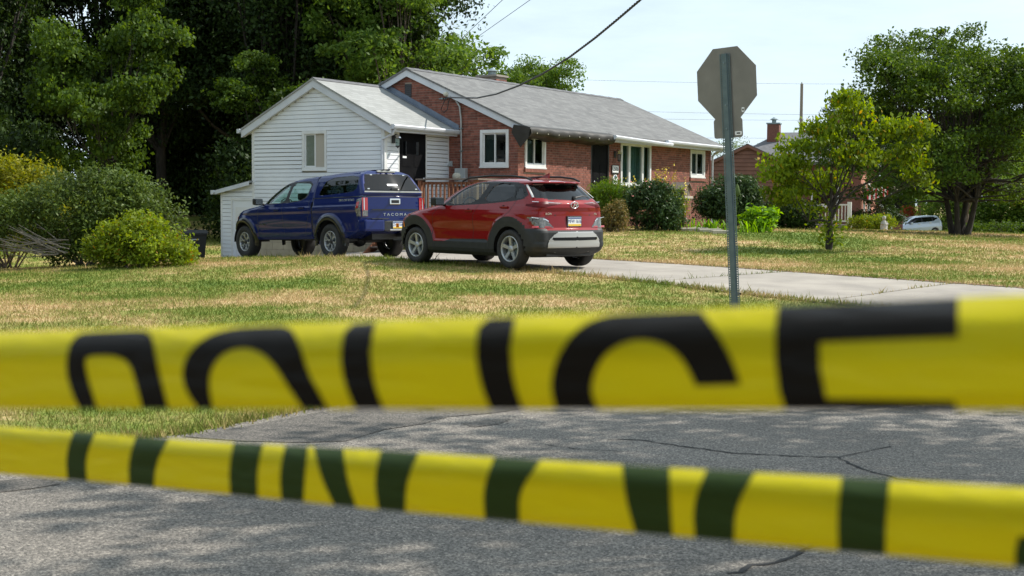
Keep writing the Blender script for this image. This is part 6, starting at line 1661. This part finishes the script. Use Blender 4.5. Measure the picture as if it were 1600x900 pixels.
def smooth_open(P, k=2):
    for _ in range(k):
        Q = [P[0]]
        for a, b in zip(P[:-1], P[1:]): Q += [(a[0] * .75 + b[0] * .25, a[1] * .75 + b[1] * .25), (a[0] * .25 + b[0] * .75, a[1] * .25 + b[1] * .75)]
        P = Q + [P[-1]]
    return P
TOPT = ([-250, 0, 300, 600, 1000, 1300, 1600, 1850], [525, 519, 510, 500, 487, 474, 460, 450]); TOPB = ([-250, 0, 800, 1600, 1850], [637, 638, 640, 641, 642])
arch_ = lambda outer, inner: smooth_open(outer) + smooth_open(inner)
lettersT = [
 ('letter_p', arch_([(127, 645), (110, 610), (102, 575), (107, 540), (122, 521), (150, 519), (200, 517), (236, 517), (242, 550), (250, 590), (265, 645)], [(224, 645), (212, 598), (202, 566), (180, 555), (150, 555), (135, 557), (132, 568), (140, 602), (154, 645)])),
 ('letter_o', arch_([(314, 645), (290, 612), (283, 580), (294, 550), (322, 525), (360, 513), (410, 510), (452, 509), (466, 532), (480, 580), (499, 615), (516, 645)], [(477, 645), (450, 605), (431, 574), (410, 551), (380, 542), (350, 550), (332, 570), (325, 600), (334, 645)])),
 ('letter_l', smooth_open([(557, 645), (538, 600), (531, 555), (540, 507), (586, 503)], 1) + smooth_open([(578, 550), (583, 597), (601, 645)], 1)),
 ('letter_i', smooth_open([(768, 645), (750, 598), (742, 548), (750, 498), (805, 496)], 1) + smooth_open([(797, 545), (801, 592), (818, 645)], 1)),
 ('letter_c', smooth_open([(870, 645), (859, 605), (868, 560), (898, 515), (940, 493), (1000, 489), (1095, 486)]) + smooth_open([(1095, 486), (1120, 518), (1145, 564), (1157, 601)]) + smooth_open([(1087, 603), (1072, 570), (1048, 542), (1010, 529), (970, 535), (940, 558), (925, 592), (924, 618), (937, 645)])),
 ('letter_e', [(1216, 476), (1360, 470), (1497, 464), (1497, 527), (1380, 531), (1280, 535), (1281, 575), (1291, 623), (1400, 625), (1492, 627), (1495, 645), (1228, 645), (1217, 610), (1211, 560), (1211, 520)])]
tape_strip('police_tape', 'upper yellow police tape with the top half of the word POLICE', TOPT, TOPB, .78, .54, 'tape_ink', lettersT, .018)
BT = ([-250, 0, 300, 600, 1000, 1300, 1600, 1850], [652, 666, 688, 704, 728, 745, 762, 776]); BB = ([-250, 0, 250, 600, 1000, 1300, 1600, 1850], [712, 740, 762, 797, 833, 860, 887, 909])
def bar(tl, tr, bl, br, ml=None, mr=None):
    f = lambda x: float(np.interp(x, *BT)) - 4; g = lambda x: float(np.interp(x, *BB)) + 4
    ml = (tl + bl) / 2 if ml is None else ml; mr = (tr + br) / 2 if mr is None else mr
    mid = lambda a, b: (f(a) + g(b)) / 2
    return smooth_open([(bl, g(bl)), (ml, mid(tl, bl)), (tl, f(tl))], 2) + smooth_open([(tr, f(tr)), (mr, mid(tr, br)), (br, g(br))], 2)
barsB = [('letter_stroke', bar(*k)) for k in ((116, 150, 106, 136, 102, 133), (214, 266, 202, 240, 200, 243), (366, 412, 360, 403, 357, 401), (447, 482, 440, 474, 436, 476), (490, 536, 524, 558, 500, 541), (596, 656, 592, 633, 584, 634), (774, 848, 758, 812, 754, 810), (972, 1046, 994, 1051, 977, 1047), (1106, 1182, 1086, 1147, 1082, 1148), (1316, 1391, 1310, 1383, 1308, 1384))] + [('letter_stroke', [(1592, 838), (1660, 842), (1660, 905), (1586, 905), (1586, 860)])]
tape_strip('police_tape', 'lower, narrower police tape showing only dark strokes of its lettering', BT, BB, 1.12, .66, 'tape_ink_reverse', barsB, .014)

# ------------------------------------------------------------------ bin, blue tray
p = at(303, 400, 37); zb_ = gz(p.x, p.y)
bn = empty('wheelie_bin', (p.x, p.y, zb_), R(20), 'black wheeled rubbish bin standing on the grass behind the yellow-green shrub', 'bin')
MB().add([(-.24, -.27, .04), (.24, -.27, .04), (.24, .27, .04), (-.24, .27, .04), (-.31, -.34, .92), (.31, -.34, .92), (.31, .34, .92), (-.31, .34, .92)], [(0, 3, 2, 1), (4, 5, 6, 7), (0, 1, 5, 4), (1, 2, 6, 5), (2, 3, 7, 6), (3, 0, 4, 7)]).build('tub', 'bin_black', bn)
box('rim', 'bin_black', bn, -.33, .33, -.36, .36, .90, .95, .012)
MB().prism([(-.34, -.38, .953), (-.34, .34, .953), (-.34, .36, 1.0), (-.34, .0, 1.04), (-.34, -.36, 1.01)], (.68, 0, 0)).build('lid', 'bin_black', bn)
MB().tube([(-.25, .40, .93), (.25, .40, .93)], .018, 8).build('handle', 'bin_black', bn)
for s in (-1, 1): MB().lathe([(.0, -.03), (.11, -.03), (.12, 0), (.11, .03), (.0, .03)], 'x', 18, (s * .25, .27, .12)).build('wheel', 'tyre', bn, True)
MB().box(-.15, .10, -.352, -.345, .77, .80).build('label_strip', 'meter_grey', bn)
p = at(361, 401, 36.5)
tr = empty('blue_tray', (p.x, p.y, gz(p.x, p.y) + .06), HROT, 'flat blue plastic tray at the foot of the lean-to', 'tray')
box('tray', 'blue_plastic', tr, -.18, .18, -.26, .26, 0, .09, .02)
MB().box(-.16, .16, -.24, .24, -.10, 0).build('base', 'stone', tr)

# ------------------------------------------------------------------ neighbours
def hip_roof(root, x0, x1, y0, y1, z, zr, mat, ov=.35, rl=1.2):
    cx, cy = (x0 + x1) / 2, (y0 + y1) / 2
    A = [(x0 - ov, y0 - ov, z), (x1 + ov, y0 - ov, z), (x1 + ov, y1 + ov, z), (x0 - ov, y1 + ov, z)]; Rg = [(cx - rl, cy, zr), (cx + rl, cy, zr)]
    return MB().add(A + Rg + [(p[0], p[1], p[2] - .14) for p in A], [(0, 1, 5, 4), (1, 2, 5), (2, 3, 4, 5), (3, 0, 4), (0, 6, 7, 1), (1, 7, 8, 2), (2, 8, 9, 3), (3, 9, 6, 0), (6, 9, 8, 7)]).build('roof', mat, root)
# detached garage with brown siding
p = at(1166, 345, 58); gzz = gz(p.x, p.y)
ng = empty('brown_garage', (p.x, p.y, gzz), R(-8), 'reddish brown sided gabled garage behind the rhododendron', 'garage')
gh, gr, gw = 2.35, 3.42, 2.35
MB().prism([(-gw, .02, -.3), (gw, .02, -.3), (gw, .02, gh), (0, .02, gr), (-gw, .02, gh)], (0, 5.5, 0)).build('wall_core', 'brown_siding', ng)
k = 0
while k * .17 < gr - .1:
    za, zb = k * .17, min((k + 1) * .17 - .018, gr - .02); k += 1
    hw = gw if zb < gh else gw * (gr - zb) / (gr - gh)
    if hw < .15: break
    for a, b in (((-hw, .45), (.75, hw)) if za < 1.5 else ((-hw, hw),)):
        if b > a: MB().add([(a, -.025, za), (b, -.025, za), (b, -.006, zb), (a, -.006, zb), (a, .019, za), (b, .019, za), (b, .019, zb), (a, .019, zb)], [(0, 1, 2, 3), (4, 5, 1, 0), (3, 2, 6, 7), (0, 3, 7, 4), (1, 5, 6, 2)]).build('siding_board', 'brown_siding', ng)
MB().box(.45, .75, -.03, .018, 0, 1.55).build('side_light', 'screen', ng)
for s in (1, -1): MB().prism([(0, -.12, gr + .02), (s * (gw + .2), -.12, gh - .12), (s * (gw + .2), -.12, gh - .03), (0, -.12, gr + .11)][::s], (0, 5.8, 0)).build('roof_slope', 'roof_dark', ng)
for s in (1, -1): MB().prism([(0, -.15, gr - .05), (s * (gw + .2), -.15, gh - .19), (s * (gw + .2), -.15, gh - .07), (0, -.15, gr + .07)][::s], (0, .028, 0)).build('rake_board', 'brown_siding', ng)
# brick house with porch
p = at(1343, 352, 64); hz = gz(p.x, p.y) - .1
nh = empty('neighbour_house', (p.x, p.y, hz), math.atan2(.34, -.94), 'brown brick house with grey hipped roof and white porch railing behind the dogwood', 'house')
# local x runs left along the shaded front, local y comes towards the viewer
wl_ = 3.35
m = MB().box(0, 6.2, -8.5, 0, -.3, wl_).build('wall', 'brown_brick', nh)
box('sunlit_side', 'brown_brick_sunlit', nh, -.03, -.003, -8.5, .0, -.3, wl_)
hip_roof(nh, 0, 6.2, -8.5, 0, wl_, 5.0, 'roof_dark', .4, 1.4)
for y0, y1 in ((-1.9, -1.1), (-4.6, -3.2)):
    w_ = empty('window', (0, 0, 0)); w_.parent = nh
    MB().box(-.07, -.031, y0, y0 + .1, 1.0, 2.4).box(-.07, -.031, y1 - .1, y1, 1.0, 2.4).box(-.07, -.031, y0 + .1, y1 - .1, 2.3, 2.4).box(-.07, -.031, y0 + .1, y1 - .1, 1.0, 1.1).build('frame', 'white_trim', w_)
    MB().box(-.045, -.035, y0 + .1, y1 - .1, 1.1, 2.3).build('pane', 'glass_tint', w_)
for x0, x1 in ((1.0, 2.3), (3.6, 4.6)):
    w_ = empty('window', (0, 0, 0)); w_.parent = nh
    MB().box(x0, x0 + .08, .003, .05, 1.2, 2.5).box(x1 - .08, x1, .003, .05, 1.2, 2.5).box(x0 + .08, x1 - .08, .003, .05, 2.42, 2.5).box(x0 + .08, x1 - .08, .003, .05, 1.2, 1.28).build('frame', 'white_trim', w_)
    MB().box(x0 + .08, x1 - .08, .006, .02, 1.28, 2.42).build('pane', 'glass_tint', w_)
for x, y, zt in ((4.6, -3.0, 5.35), (1.8, -5.2, 5.9)):
    c_ = MB().box(x - .3, x + .3, y - .3, y + .3, 3.6, zt).build('chimney', 'brown_brick', nh)
    MB().box(x - .34, x + .34, y - .34, y + .34, zt, zt + .07).lathe([(.11, zt + .07), (.11, zt + .22), (.22, zt + .25), (.03, zt + .36)], 'z', 10, (x, y, 0)).build('chimney_cap', 'galv', nh)
MB().box(.2, 3.6, .01, 1.9, .25, .40).build('porch_floor', 'concrete', nh)
for x in (.3, 3.5): box('porch_post', 'white_trim', nh, x - .09, x + .09, 1.7, 1.88, .402, 1.45)
for z0 in (.52, 1.28): box('porch_rail', 'white_trim', nh, .4, 3.4, 1.76, 1.82, z0, z0 + .07)
for i in range(20): MB().box(.47 + i * .15, .51 + i * .15, 1.77, 1.81, .592, 1.278).build('baluster', 'white_trim', nh)
MB().lathe([(.0, .0), (.10, .02), (.12, .14), (.0, .22)], 'z', 10, (-.2, .2, 1.9)).build('porch_lantern', 'dark_metal', nh)
# striped flag on the sunlit side
fp = Vector(at(1352, 296, 63.4))
fl = empty('flag', fp, 0, 'red and white striped flag hanging from a slanted pole on the neighbour house', 'flag')
MB().tube([(-.05, .1, -.35), (.0, 0, 0), (1.05, -.3, .18)], .016, 6).build('pole', 'galv', fl)
for i in range(11):
    a, b = .08 + i * .085, .08 + (i + 1) * .085
    V = [(x, -.3 * x - .03 + .05 * math.sin(x * 9), .02 + .16 * x - t * (.52 + .05 * math.sin(x * 7))) for x in (a, (a + b) / 2, b) for t in (0, .5, 1)]
    link('stripe', mesh_pd('stripe', V, [(0, 3, 4, 1), (1, 4, 5, 2), (3, 6, 7, 4), (4, 7, 8, 5)], True), 'flag_red' if i % 2 == 0 else 'flag_white', fl)
# carport
p = at(1412, 350, 112); cpz = gz(p.x, p.y) - .2
cp = empty('carport', (p.x, p.y, cpz), R(-4), 'tan roofed carport on brick columns beyond the flag', 'carport')
cp.scale = (1.45, 1.45, 1.32)
MB().prism([(-1.35, 0, 2.55), (1.15, 0, 2.55), (.75, 2.6, 3.35), (-1.35, 2.6, 3.35)], (0, .0, .06)).build('roof', 'roof_tan', cp)
box('fascia', 'white_trim', cp, -1.4, 1.2, -.06, -.005, 2.36, 2.56)
for x in (-1.2, .98): box('column', 'brown_brick', cp, x - .13, x + .13, .1, .36, -.4, 2.36)
MB().box(-1.4, 1.2, 2.62, 2.7, -.4, 3.3).build('back_wall', 'room_dark', cp)
# far house peeping out behind the topiary
p = at(1378, 345, 96)
fh = empty('far_house', (p.x, p.y, gz(p.x, p.y)), 0, 'distant brick gable with white edge behind the topiary', 'house')
MB().prism([(-2.4, 0, -.5), (1.5, 0, -.5), (1.5, 0, 1.35), (-.6, 0, 2.4), (-2.4, 0, 1.5)], (0, 6, 0)).build('wall', 'brown_brick', fh)
MB().prism([(-.6, -.2, 2.42), (1.7, -.2, 1.27), (1.7, -.2, 1.43), (-.6, -.2, 2.58)], (0, 6.4, 0)).build('roof_slope', 'white_trim', fh)
MB().prism([(-.6, -.2, 2.42), (-.6, -.2, 2.58), (-2.6, -.2, 1.58), (-2.6, -.2, 1.42)], (0, 6.4, 0)).build('roof_slope', 'white_trim', fh)
MB().box(.15, .75, -.03, -.003, .6, 1.2).build('window', 'white_trim', fh)
# garden statue
p = at(1381, 359, 57)
sa_ = empty('garden_statue', (p.x, p.y, gz(p.x, p.y)), 0, 'small weathered stone garden statue left of the silver car', 'statue')
MB().lathe([(.0, 0), (.17, 0), (.17, .05), (.14, .08), (.15, .2), (.11, .36), (.06, .43), (.05, .46)], 'z', 16).build('robe', 'statue', sa_, True)
MB().lathe([(.0, .44), (.07, .47), (.085, .53), (.07, .6), (.0, .63)], 'z', 14).build('head', 'statue', sa_, True)
for s in (1, -1): MB().tube([(s * .09, -.02, .38), (s * .14, -.08, .28), (s * .04, -.13, .27)], [.035, .03, .022], 8).build('arm', 'statue', sa_, True)
# silver hatchback
p = at(1428, 355, 98)
sc_ = empty('silver_car', (p.x, p.y, gz(p.x, p.y) + .02), label='silver hatchback parked beyond the lawn beside the broad tree', cat='car', rot=(0, R(3.5), R(196)))
HB = CarBody(xf=[(.2, 1.9), (.4, 2.02), (.65, 2.0), (.8, 1.9), (.9, 1.7), (.98, 1.4), (1.05, 1.25), (1.2, .95), (1.35, .6), (1.45, .3), (1.5, 0), (1.53, -.3)], xr=[(.2, -1.85), (.4, -1.98), (.7, -2.0), (1.0, -1.96), (1.25, -1.85), (1.42, -1.72), (1.48, -1.6), (1.53, -1.0)],
             w=[(.2, .78), (.4, .84), (.7, .85), (.95, .83), (1.05, .80), (1.25, .72), (1.4, .64), (1.48, .54), (1.53, .25)], rr=.4, rf=.6, cr=.2, cf=.3, dz=.03, dx=.04)
hw_ = [(1.05, 1.03), (-1.15, 1.10), (-1.55, 1.28), (-1.2, 1.40), (.15, 1.42), (.55, 1.30)]
def hb_cls(x, y, z, reg):
    c = np.full(x.shape, 'body', dtype=object); s = reg == 0
    c[s & inside(hw_, x, z)] = 'win'; c[(reg == 2) & (z > 1.08) & (z < 1.42) & (y < .6)] = 'rgl'; c[(reg == 1) & (z > 1.06) & (z < 1.44)] = 'wind'
    c[s & inside(hw_, x, z) & ((np.abs(x + .25) < .05) | (np.abs(x + 1.1) < .04))] = 'trim'
    for q in (-1.25, 1.27): c[s & (np.hypot(x - q, z - .3) < .35)] = 'hole'
    return c
HD = HB.build([hw_, circle(-1.25, .3, .35), circle(1.27, .3, .35)], [], hb_cls); cl = HD[2]
car_part(HB, HD, cl == 'body', 'body', 'car_silver', sc_); roof_cap(HB, HD, sc_, 'car_silver'); car_part(HB, HD, cl == 'trim', 'window_trim', 'black_plastic', sc_)
for sg in (1, -1): car_part(HB, HD, cl == 'win', 'window', 'glass_tint', sc_, False, sg, -.006)
car_part(HB, HD, cl == 'rgl', 'rear_window', 'glass_tint', sc_); car_part(HB, HD, cl == 'wind', 'windscreen', 'glass_tint', sc_)
for sg in (1, -1):
    for q in (-1.25, 1.27): wheel(sc_, q, sg * .74, .30, .19, .19, (5, 'twin'), sg)
    for x, z in ((.05, .95), (-.85, 1.0)): box('door_handle', 'chrome', sc_, x - .09, x + .09, sg * .86 - .02, sg * .86 + .02, z - .02, z + .02, .008)
    mirror(sc_, .72, .92, 1.05, 'car_silver', sg)

# ------------------------------------------------------------------ wires and pole
up = at(1249, 330, 112); upz = gz(up.x, up.y)
po = empty('utility_pole', (up.x, up.y, upz), 0, 'wooden utility pole rising behind the neighbour roof', 'pole')
ptop = at(1249, 131, 112).z - upz
MB().tube([(0, 0, -.5), (0, 0, ptop)], [.17, .12], 10).build('shaft', 'pole_wood', po)
MB().box(-.5, .1, -.06, .06, ptop - 3.75, ptop - 3.6).build('bracket', 'galv', po)
MB().lathe([(.04, ptop), (.07, ptop + .06), (.03, ptop + .16), (.0, ptop + .18)], 'z', 8).build('insulator', 'pvc_grey', po)
def wire(name, pts, rad, label, group=None, strands=1):
    P = [Vector(q) for q in pts]; o = empty(name, P[0], 0, label, 'cable', group)
    D = []
    for a, b in zip(P[:-1], P[1:]):
        k = max(1, int((b - a).length / (.06 if strands > 1 else 1.0))); D += [a + (b - a) * (i / k) for i in range(k)]
    D.append(P[-1]); D = [d - P[0] for d in D]
    for s in range(strands):
        Q = []
        for i, d in enumerate(D):
            q = i * .06 / .34 * 2 * math.pi + 2 * math.pi * s / strands
            Q.append(d + (Vector((math.cos(q), 0, math.sin(q))) * rad * 1.15 if strands > 1 else Vector()))
        MB().tube(Q, rad, 5).build('strand', 'wire', o, True)
    return o
gw_ = 'distant power lines crossing the sky'
for i, (ya, yb, yc, lab) in enumerate(((122, 131, 137, 'topmost distant power line crossing the sky at the pole top'), (168, 179, 186, 'second distant power line from the top'), (181, 188, 193, 'third distant power line, just above the neighbour chimneys'), (211, 216, 222, 'fourth distant power line, level with the neighbour chimney'), (224, 227, 231, 'lowest distant power line over the brown garage'))):
    A = [at(x, float(np.interp(x, (820, 1249, 1640), (ya, yb, yc))) + 1.5 * math.sin((x - 820) / 429 * math.pi), 112) for x in np.linspace(820, 1640, 22)]
    wire('power_line', A, .009, lab, gw_)
A0 = HW(-.14, 2.2, 4.30); B0 = at(1000, 0, 20)
pts = [A0]
for x, y in ((745, 153), (775, 147), (810, 134), (850, 114), (890, 89), (930, 59), (965, 30), (1000, 0), (1040, -38), (1085, -85)):
    d = ray(x, y); n_ = Vector((-(B0 - A0).y, (B0 - A0).x, 0)); t = (A0 - Vector((0, 0, CAM_Z))).dot(n_) / d.dot(n_); pts.append(Vector((0, 0, CAM_Z)) + d * t)
wire('service_cable', pts, .0105, 'thick twisted black service cable running down to the brick gable', strands=3)
for a, b, lab in (((700, 80), (785, 0), 'left of two thin overhead wires above the woodland'), ((740, 62), (828, 0), 'right of two thin overhead wires above the woodland')):
    s = (b[0] - a[0], b[1] - a[1])
    wire('overhead_wire', [at(a[0] - .3 * s[0], a[1] - .3 * s[1], 66), at(*a, 60), at(*b, 48), at(b[0] + .6 * s[0], b[1] + .6 * s[1], 42)], .011, lab, 'thin overhead wires')
